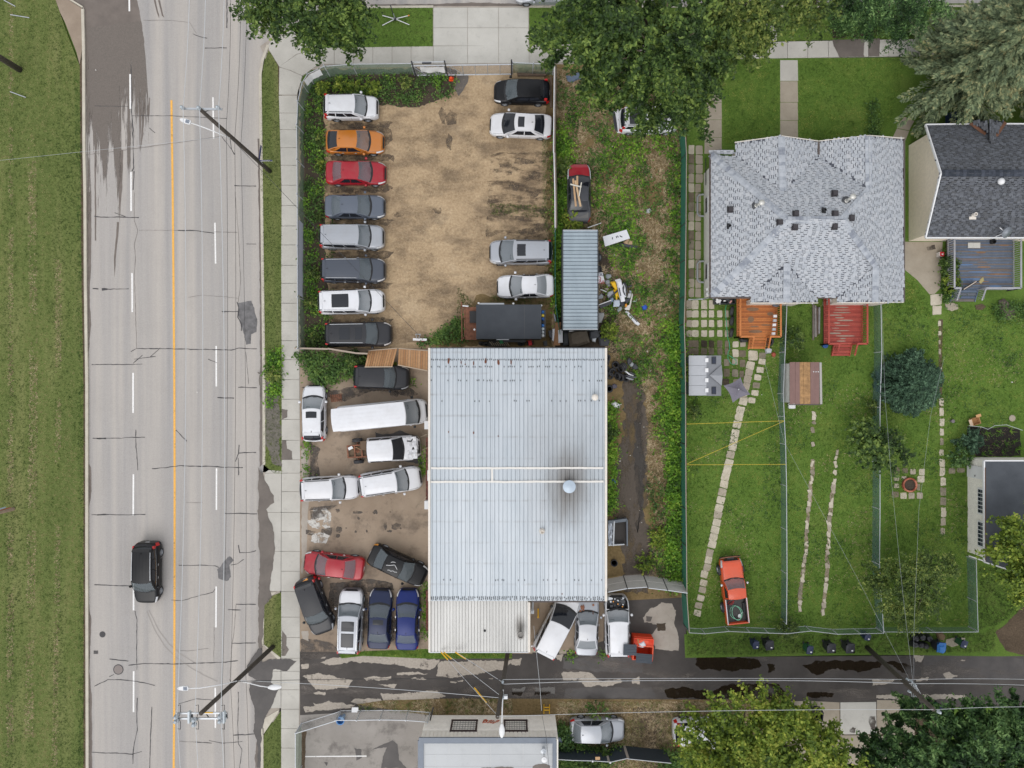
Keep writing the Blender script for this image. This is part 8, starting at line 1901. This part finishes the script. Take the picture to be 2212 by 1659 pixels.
def grass(name, label, polys, dens, L, w, k, mat, lean=(.35,1.15), clump=None, z=0.0):
 q = np.concatenate([scatter(p, dens) for p in polys])
 if clump: q = clumpy(q, *clump)
 o = fast(name, blades(q, L, w, k, lean, z),3, mat); tag(o, label, 'grass', None, 'stuff'); return o
def weeds(label, polys, dens, h, size, mat, clump=None, k=9, spread=.22, name='weeds'):
 q = np.concatenate([scatter(p, dens) for p in polys])
 if clump: q = clumpy(q, *clump)
 n = len(q); c = np.repeat(np.c_[q, np.zeros(n)], k, 0); s = np.repeat(NP.uniform(.5,1.3, n), k)
 c[:, :2] += NP.normal(0, spread, (n * k, 2)) * s[:, None]; c[:, 2] = NP.uniform(.02, h, n * k) * s
 o = fast(name, leaves(c, size, size * .55),4, mat); tag(o, label, 'weeds', None, 'stuff'); return o
HOLE = [(1535,320),(1952,300),(1952,652),(1535,652)]
grass('grass', 'olive rough grass of the wide left verge', [VERGE],70,.12,.018,4, GV)
grass('straw', 'dry pale lines worn along the left verge', [[(60,300),(78,300),(82,830),(72,1659),(52,1659),(64,830)],[(120,560),(133,560),(132,1100),(124,1659),(112,1659),(120,1100)],[(20,-10),(28,-10),(30,1659),(14,1659)]],60,.12,.02,4, STR, (.9,1.4),(.35,-.15,8))
grass('grass', 'dark soil-stained grass edge beside the left kerb', [[(160,130),(176,200),(180,830),(182,1659),(170,1659),(168,500)]],60,.14,.02,4, WED, clump=(.8,-.2,3))
grass('straw', 'pale worn patches of dry grass on the back lawns', [L0 for L0 in ([(1490,765),(1690,655),(1898,655),(1898,1350),(1490,1350)],[(1906,660),(2212,660),(2200,900),(2080,1340),(1912,1340)])],16,.10,.018,4, STR, (.8,1.4),(.3,.12,21))
weeds('darker clover clumps in the back lawns', [[(1490,860),(1690,850),(1898,800),(1898,1350),(1490,1350)],[(1906,660),(2212,660),(2200,900),(2080,1340),(1912,1340)]],5,.1,.12, WED, (.35,.1,31),9,.2)
grass('grass', 'mown grass strips between the kerb and the pavement', BLV, 110,.09,.016,4, GRD)
grass('grass', 'mown dark grass along the top pavement', NB, 90,.09,.016,4, GRD)
grass('grass', 'bright mown lawn in front of the grey house', [[(1563,130),(1683,129),(1683,310),(1563,310)],[(1726,129),(1872,126),(1872,305),(1726,310)],[(1874,126),(1960,124),(1925,262),(1890,300),(1874,300)]],110,.09,.017,4, GR)
L1 = [[(1487,765),(1490,860),(1690,850),(1690,1350),(1490,1352)],[(1630,760),(1686,650),(1690,850),(1630,850)],[(1692,655),(1770,655),(1770,780),(1896,780),(1898,1352),(1696,1352)],[(1856,655),(1898,655),(1896,780),(1772,780),(1780,770),(1856,770)],
 [(1906,655),(1955,655),(1955,600),(2028,700),(2040,700),(2040,660),(2230,660),(2230,915),(2090,915),(2090,1210),(2105,1210),(2105,1350),(1912,1352)],[(1955,600),(1975,605),(2020,680),(1955,680)]]
grass('grass', 'green back lawns between the chain-link fences', L1,95,.10,.018,4, GR)
grass('grass', 'unmown grass between the back fences and the alley', [[(1484,1372),(1900,1368),(2125,1368),(2230,1300),(2230,1270),(2150,1340),(2150,1408),(1484,1414)],[(2115,1220),(2230,1240),(2230,1275),(2150,1350),(2115,1360)]],110,.13,.02,4, GRD)
grass('grass', 'grass growing between the paving stones behind the grey house', [[(1486,650),(1580,655),(1582,770),(1640,770),(1625,860),(1490,860)]],90,.08,.02,4, GRD, clump=(.9,-.25,3))
grass('grass', 'grass strip along the alley below the blue sedan', [T(1,3,[(720,680),(930,650),(1480,632),(1500,658),(2212,658),(2212,705),(1500,708),(930,688),(740,708)])],140,.14,.02,4, GR)
grass('grass', 'rank mixed grass beside the clad building and the lower alley edge', [T(1,3,[(880,1110),(1100,1080),(1640,1062),(2212,1062),(2212,1190),(1490,1190),(900,1160)]),[(1203,1515),(1690,1515),(1690,1660),(1203,1660)]],70,.22,.02,4, GV, clump=(.6,-.25,5))
grass('straw', 'dry straw-coloured grass of the scrap yard and lower alley edge', [[(1202,150),(1474,150),(1474,1270),(1405,1270),(1395,850),(1315,760),(1202,490)],[(1203,1515),(1690,1515),(1690,1660),(1203,1660)], T(1,3,[(880,1110),(1100,1080),(1640,1062),(2212,1062),(2212,1190),(1490,1190)])],80,.26,.026,4, STR, (.9,1.45),(.5,-.3,8))
grass('straw', 'short straw stalks strewn over the gravel lot', [[(705,200),(985,190),(1000,165),(1060,165),(1190,300),(1190,640),(930,720),(760,745)]],26,.13,.014,3, STR, (1.2,1.5),(.35,-.15,2))
grass('grass', 'tufts of grass round the edges of the gravel lot', [[(1170,300),(1196,300),(1198,640),(1176,600)],[(990,620),(1020,650),(1010,735),(930,735),(985,690)],[(1060,440),(1180,445),(1180,470),(1060,465)],[(1120,145),(1196,145),(1196,165),(1120,165)],[(1060,636),(1190,640),(1190,658),(1060,655)]],110,.16,.02,4, GRD, clump=(.8,-.3,6))
grass('grass', 'green grass patches of the scrap yard', [[(1202,150),(1474,150),(1474,1270),(1408,1270),(1400,860),(1320,760),(1202,490)]],55,.2,.02,4, GRD, clump=(.45,.1,4))
weeds('leafy weeds along the left screen fence of the gravel lot', [[(655,225),(675,180),(705,165),(960,160),(985,175),(975,205),(900,225),(800,222),(740,200),(700,225),(700,480),(705,735),(770,752),(660,752),(658,500)],[(700,485),(720,480),(720,690),(700,690)]],17,.4,.17, WED, (.7,-.12,1),11)
weeds('bright weeds scattered along the left screen fence', [[(655,225),(675,180),(705,165),(985,165),(985,185),(900,205),(700,222),(700,480),(705,735),(660,752),(658,500)]],7,.5,.16, WEE, (.8,.05,4),14)
weeds('bright leafy weeds of the scrap yard', [[(1202,150),(1474,150),(1474,1270),(1415,1270),(1408,850),(1330,770),(1315,720),(1300,490),(1202,490)]],11,.35,.19, WEE, (.4,-.03,7),10)
weeds('dull green weeds of the scrap yard', [[(1202,150),(1474,150),(1474,1270),(1408,1270),(1400,900),(1345,780),(1315,720),(1300,490),(1202,490)]],10,.3,.17, WED, (.5,-.05,17),10)
weeds('dense weeds along the centre fence and container', [[(1200,290),(1226,300),(1226,470),(1240,490),(1200,495)],[(1199,495),(1215,495),(1215,740),(1192,640)],[(1312,860),(1330,870),(1328,1100),(1312,1110)],[(1440,700),(1476,700),(1474,1270),(1440,1270)]],26,.6,.19, WEE, (.9,-.4,2),14)
weeds('rank weeds in the corner between the pavement and the timber fence', [[(640,760),(790,768),(800,790),(770,800),(740,825),(690,830),(660,800)],[(905,745),(1010,735),(1010,700),(985,690),(940,722)]],26,.6,.2, WED, (.7,-.5,5),16)
weeds('weeds growing along the yard edges and wall feet', [[(660,950),(668,950),(666,1030),(660,1030)],[(905,1000),(922,960),(922,1020),(908,1030)],[(914,1250),(924,1250),(924,1380),(914,1380)],[(1225,1408),(1245,1405),(1240,1420),(1225,1420)],[(1290,1405),(1310,1405),(1305,1420)],[(760,795),(790,815),(770,830)],[(880,825),(895,818),(895,840)]],30,.35,.15, WEE, (.9,-.6,5),10)
weeds('broad leaved weeds on the left boulevard strip', [[(578,770),(606,745),(606,850),(580,880)]],26,.35,.2, WEE, (.9,-.4,5),12)
weeds('mixed shrubs and weeds beside the lower alley edge', [[(1203,1560),(1232,1565),(1232,1660),(1203,1660)],[(1240,1605),(1340,1612),(1300,1665),(1220,1665)],[(1430,1620),(1690,1620),(1690,1665),(1430,1665)]],26,.9,.17, WED, (.5,-.5,5),22,.3)
weeds('shady low plants under the trees along the top pavement', [[(1790,10),(1990,8),(1990,78),(1800,82)],[(2060,515),(2035,560),(2035,660),(2062,640)],[(2140,655),(2230,655),(2230,690),(2150,690)],[(1875,220),(1892,215),(1895,300),(1875,300)]],24,.6,.17, WED, (.5,-.5,5),14)
BARK = plain('tree_bark', C(96,84,72),.9, var=.3, scale=6)
def limb_tree(o, z0, lobes, r, n=7):
 mb = MB(); mb.tube([(0,0,0),(.1,.05, z0 * .5),(0,0, z0)],[r, r * .8, r * .6],9); mb.obj('trunk', BARK, o, True)
 br = MB()
 for k in range(n):
  c = lobes[k % len(lobes)]; dd = NP.normal(0,1,3); dd[2] = abs(dd[2]) * .7; e = Vector(c[:3]) + Vector(dd / np.linalg.norm(dd)) * c[3] * R.uniform(.5,1.02); s = Vector((0,0, z0 * R.uniform(.6,1.0)))
  mid = s.lerp(e, .5) + Vector((0,0,.25)); br.tube([s, mid, e],[r * .4, r * .25, r * .06],6)
 br.obj('limb', BARK, o, True)
def tree(label, lobes, stops, nleaf, L, w, sprays, ground=None, rt=.28, droop=.6, name='leafy_tree', cat='tree', spr=(.5,1.0), group=None, up=.6, nl=7):
 """lobes: (survey x, y as seen, z centre, radius m, flatten)"""
 Wl = [W(x, y, z) + (r, f) for x, y, z, r, f in lobes]
 cx = sum(p[0] for p in Wl) / len(Wl); cy = sum(p[1] for p in Wl) / len(Wl)
 if ground: cx, cy, _ = W(*ground, 0)
 o = thing(name, label, cat, (cx, cy, 0),0, group)
 loc_ = [(p[0] - cx, p[1] - cy, p[2], p[3], p[4]) for p in Wl]
 limb_tree(o, min(p[2] for p in loc_) * .8, loc_, rt, nl)
 vol = np.array([p[3] ** 2 for p in loc_]); pick = NP.choice(len(loc_), sprays, p=vol / vol.sum())
 A = np.array(loc_)[pick]
 d = NP.normal(0,1,(sprays, 3)); d[:, 2] = np.abs(d[:, 2]) * .9 - .25; d /= np.linalg.norm(d, axis=1)[:, None]
 rad = A[:, 3] * NP.uniform(.35,1, sprays) ** .45
 f = np.array([mnoise.noise((q[0] * 1.3 + 7, q[1] * 1.3, q[2] * 1.3 + cx)) for q in d])
 rad *= 1 + .42 * f
 c = A[:, :3] + d * rad[:, None] * np.c_[np.ones((sprays, 2)), A[:, 4]]
 k = max(1, nleaf // sprays); C_ = np.repeat(c, k, 0); D = np.repeat(d, k, 0); N = len(C_)
 out = D.copy(); out[:, 2] = 0; out /= (np.linalg.norm(out, axis=1)[:, None] + 1e-6)
 s = np.repeat(NP.uniform(*spr, sprays), k)
 t = NP.uniform(-1,1, N)
 up_ = np.repeat(NP.uniform(0,1, sprays), k)
 off = out * (t * s)[:, None] + NP.normal(0,.19,(N, 3)) * s[:, None] * np.array([1,1,.35]); off[:, 2] -= droop * np.maximum(0, t) * s
 m = islands('leaf_%s' % label[:14].replace(' ', '_'), stops, .5,.5,.4, trans=.28)
 tag(fast('crown', leaves(C_ + off, L, w, up),4, m, o), None)
 return o
DG = [(.05, C(32,50,26)),(.35, C(58,82,40)),(.62, C(88,114,54)),(.9, C(142,164,82))]
YG = [(.05, C(56,78,32)),(.3, C(98,122,46)),(.65, C(142,162,62)),(.92, C(204,208,98))]
OG = [(.05, C(44,62,30)),(.35, C(76,98,46)),(.65, C(112,132,64)),(.95, C(168,176,94))]
FG = [(.05, C(28,48,28)),(.4, C(50,80,42)),(.68, C(92,126,70)),(.92, C(142,174,108))]
tree('big leafy tree overhanging the street corner at the top', [(590,22,8,1.7,.7),(655,35,9,2.2,.7),(725,45,8,2.0,.7),(665,78,6.5,1.2,.6),(740,0,9,1.9,.7),(590,-40,9,3,.7),(735,95,6,.8,.6)], DG, 20000,.24,.13,230,(730,60))
tree('huge spreading leafy tree at the top centre over the scrap yard corner', [(1300,40,11,3.4,.6),(1400,60,12,3.8,.6),(1250,85,9,2.3,.6),(1390,150,10,3.4,.6),(1325,180,8,1.7,.6),(1472,200,8.5,2.3,.6),(1412,258,6.2,1.05,.6),(1300,-30,12,3.4,.6),(1500,120,9.5,2.4,.6),(1440,-30,12,3.5,.6),(1285,130,8,1.9,.6),(1508,243,6.5,1.2,.6)], DG, 54000,.26,.14,480,(1400,175),.42, nl=40)
tree('olive leafy tree between the huge tree and the grey house front', [(1560,55,9,2.2,.6),(1615,40,9,2.2,.6),(1588,100,7.5,1.3,.6),(1640,72,8,1.0,.6),(1610,-30,10,3,.6),(1530,125,7,1.3,.6)], OG, 20000,.25,.12,230,(1580,110))
tree('yellow-green tree spray over the top pavement grass', [(1738,8,8,1.3,.6),(1750,45,7,.8,.6),(1740,-40,9,2.4,.6),(1705,-15,8,1.4,.6)], OG, 6000,.24,.12,80,(1740,20))
tree('fine-leaved dark tree with pale twigs above the top pavement', [(1865,20,8,1.6,.6),(1880,55,6.5,1.0,.6),(1950,40,7,1.3,.6),(1935,75,6,.9,.5),(1900,-30,9,2.5,.6),(1985,-5,8,2,.6),(1840,-5,8,1.5,.6)], FG, 15000,.22,.07,190,(1880,40))
tree('large yellow-green tree over the white car at the bottom', [(1530,1600,6,1.9,.6),(1600,1570,7,2.0,.6),(1660,1610,7.5,2.4,.6),(1640,1530,6.5,1.2,.6),(1740,1630,7.5,2.6,.6),(1560,1650,7,2.4,.6),(1650,1690,8.5,3.2,.6),(1760,1585,6,1.4,.6),(1500,1640,5,1.4,.6),(1790,1690,8,2.6,.6),(1700,1545,6,1.4,.6)], YG, 38000,.23,.15,380,(1560,1600),.32, nl=34)
tree('dark green tree filling the lower right corner', [(1940,1640,6.5,2.4,.5),(2010,1600,7,2.4,.5),(2090,1625,8,3,.5),(2170,1580,8,2.5,.5),(1990,1690,8,3,.5),(2130,1690,9,3.4,.5),(2210,1640,9,3,.5),(1910,1690,7,2,.5),(1955,1540,5.5,.9,.5),(2200,1530,7.5,1.3,.5),(1890,1620,5.5,1.0,.5)], FG, 54000,.32,.12,480,(2010,1600),.32,.3, spr=(.4,.9), nl=30)
tree('yellow-green tree hanging over the garage roof at the right edge', [(2190,1200,5,1.5,.6),(2215,1130,5,1.3,.6),(2225,1250,5.5,1.8,.6),(2160,1185,4,.7,.6),(2230,1180,6,2,.6)], YG, 11000,.22,.14,130,(2200,1220))
tree('sparse young tree with yellowing leaves over the fence and right lawn', [(1930,1270,3.5,1.8,.5),(1990,1240,3.8,1.7,.5),(1960,1320,3.2,1.4,.5),(2030,1230,3.5,1.2,.5),(1900,1240,3,1.1,.5),(2000,1300,3.5,1.3,.5)], OG, 12000,.18,.10,260,(1955,1240),.1,.3, 'young_tree', 'tree', (.3,.7))
tree('leafy bush growing through the fence left of the terracotta ring', [(1885,965,2.2,1.1,.6),(1905,985,2.4,.9,.6),(1870,940,1.8,.7,.6),(1915,945,2,.6,.6),(1940,970,1.6,.6,.6)], DG, 2600,.30,.18,60,(1880,965),.06,.2, 'bush', 'bush')
for k, (x, y, r, h, st_, lb, n) in enumerate(((697,192,.55,.6, YG, 'yellow-green bush behind the white boxy hatchback, leftmost of the row', 500),(737,183,.5,.6, YG, 'bright bush above the white boxy hatchback with yellow tips', 450),(764,187,.45,.5, YG, 'round bright bush above the bonnet of the boxy hatchback', 380),(803,190,.55,.6, YG, 'round bright bush right of the boxy hatchback bonnet', 520),(875,178,.5,.6, OG, 'olive bush below the sliding gate', 360),
 (690,300,.35,.5, OG, 'small yellowish bush at the tail of the orange hatchback', 200),(691,354,.35,.5, YG, 'small bright bush at the tail of the red sedan', 200),(689,466,.3,.4, OG, 'small olive bush left of the blue-grey sedan', 160),(675,590,.45,.5, OG, 'straw-tipped bush left of the slate car', 260),(672,655,.5,.6, OG, 'olive bush left of the white car with the glass roof', 280),(675,735,.5,.6, OG, 'olive bush at the lower end of the left screen fence', 280),
 (840,795,.55,.5, YG, 'bright weed bush spilling from the timber panels over the black car', 520),(765,780,.7,.8, DG, 'dark green bush in the corner below the grey fence', 700),(1235,475,.8,1.0, YG, 'bright climbing bush at the top of the container', 800),(1213,360,.7,1.0, OG, 'leafy bush between the centre fence and the car wreck', 700),(1316,715,.7,.8, YG, 'bright bush at the lower right corner of the container', 600),(1315,935,.6,.9, DG, 'dark bush against the right wall of the workshop', 700),
 (1492,810,.85,1.2, YG, 'yellow-green bush between the playhouse and the green fence', 1000),(1498,890,.5,.6, OG, 'small light bush below the playhouse', 300),(1290,1540,.9,1.1, DG, 'big-leaved green plant above the silver hatchback', 420),(1711,735,.9,1.0, DG, 'dark leafy bush beside the fence right of the orange deck', 800),(1702,1360,.8,1.2, OG, 'leafy sapling growing through the low alley fence', 700),(1890,880,.6,.9, OG, 'light green bush left of the round spruce', 500),
 (2050,575,.8,1.1, DG, 'dark bush against the blue deck', 800),(2055,612,.7,1.0, YG, 'bright bush at the lower left corner of the blue deck', 700),(2075,985,.9,1.0, FG, 'dark bush at the lower left of the black garden bed', 800),(1300,1640,1.0,1.2, DG, 'dark bush in front of the dark slate fence', 1100),(1220,1600,.9,1.2, FG, 'dark bush between the clad building and the silver hatchback', 900),(1268,1655,.9,1.0, DG, 'lowest bush at the bottom edge by the dark fence', 700),(1395,1215,.7,.5, YG, 'bright low bush in the lower scrap yard', 500),(1462,1155,.5,.5, DG, 'green leafy weed clump by the lower green fence', 300),(1422,1160,.8,.45, YG, 'broad yellow-green clump beside the muddy lane', 600),(590,810,.6,.5, OG, 'leafy bush on the left boulevard strip', 450))):
 tree(lb, [(x, y, h * .6, r, .7)], st_, n, .17,.11, max(14, n // 12), None, .03,.2, 'bush', 'bush', (.12,.3), 'bushes and saplings', .6,4)
NEED = [(.05, C(70,84,62)),(.4, C(108,124,92)),(.7, C(140,152,112)),(.95, C(184,178,128))]
BNEED = [(.05, C(34,54,40)),(.5, C(58,86,64)),(.9, C(98,128,98))]
def conifer(label, bx, by, h, rad, stops, nbr, ntw, tw=(.34,.10), shape=1.0, lean=(0,0), name='spruce_tree'):
 o = thing(name, label, 'spruce', W(bx, by, 0)); m = islands('needle_' + label[:9].replace(' ', '_'), stops, .7,.5,.45)
 MB().tube([(0,0,0),(lean[0] * .5, lean[1] * .5, h * .5),(lean[0], lean[1], h)],[.26 * h / 12,.16 * h / 12,.02],8).obj('trunk', BARK, o, True)
 t = NP.uniform(0.02,1, nbr); z = h * (.08 + .92 * t); Lb = rad * (1 - t ** shape) * NP.uniform(.72,1.1, nbr) + .12
 a = NP.uniform(0,2 * np.pi, nbr)
 u = np.repeat(NP.uniform(.15,1,(nbr, 1)),1,1)
 Lb *= 1 + .28 * np.array([mnoise.noise((math.cos(q) * 2.2, math.sin(q) * 2.2, w * 1.1 + bx)) for q, w in zip(a, z)]); T_ = NP.uniform(.12,1,(nbr, ntw)) ** .7; sd = NP.choice([-1,1],(nbr, ntw))
 dx, dy = np.cos(a)[:, None], np.sin(a)[:, None]; l = Lb[:, None] * T_
 side = sd * (1 - T_ * .75) * Lb[:, None] * .20 * NP.uniform(.2,1,(nbr, ntw)); zz = z[:, None] - l * .30 + .22 * l * T_ + NP.normal(0,.05,(nbr, ntw))
 X = lean[0] * t[:, None] + dx * l - dy * side; Y = lean[1] * t[:, None] + dy * l + dx * side
 c = np.stack([X, Y, zz],-1).reshape(-1,3)
 aa = (a[:, None] + sd * .6 + NP.normal(0,.25,(nbr, ntw))).reshape(-1); n = len(c)
 d = np.c_[np.cos(aa), np.sin(aa), NP.normal(-.05,.2, n)]; d /= np.linalg.norm(d, axis=1)[:, None]
 p = np.cross(d, np.c_[NP.normal(0,.3,(n, 2)), np.ones(n)]); p /= np.linalg.norm(p, axis=1)[:, None]
 s = NP.uniform(.6,1.2, n)[:, None]
 V = np.stack([c - d * tw[0] / 2 * s, c + p * tw[1] / 2 * s, c + d * tw[0] / 2 * s, c - p * tw[1] / 2 * s],1).reshape(-1,3)
 fast('crown', V, 4, m, o); return o
conifer('tall grey-green spruce filling the upper right corner', 2040,185,15,5.2, NEED, 520,210,(.36,.13),1.15)
conifer('second tall spruce at the right edge behind the dark roof', 2215,205,12,3.4, NEED, 260,140,(.36,.13),1.1)
conifer('round blue-green spruce standing on the right lawn', 1952,828,2.9,2.35, BNEED, 620,80,(.24,.11),3.0)
conifer('small dark conifer at the left end of the black garden bed', 2085,952,1.9,1.15, BNEED, 46,60,(.26,.09),1.6, name='small_conifer')
def sprout():
 o = thing('garden_rows', 'rows of spiky green plants growing in the black garden bed', 'plants', W(2140,955,0)); o['kind'] = 'stuff'
 q = [T1(3,2, x, y) for x, y in ((1890,420),(2000,415),(2090,410),(1960,520),(2050,515),(2130,500),(1920,590),(2030,585),(2140,570),(1850,600),(2170,545))]
 P = np.array([loc(o, W(x, y, 0))[:2] for x, y in q]); fast('plant', blades(P, .5,.05,9,(.6,1.3)),3, WEE, o)['kind'] = 'stuff'
sprout()
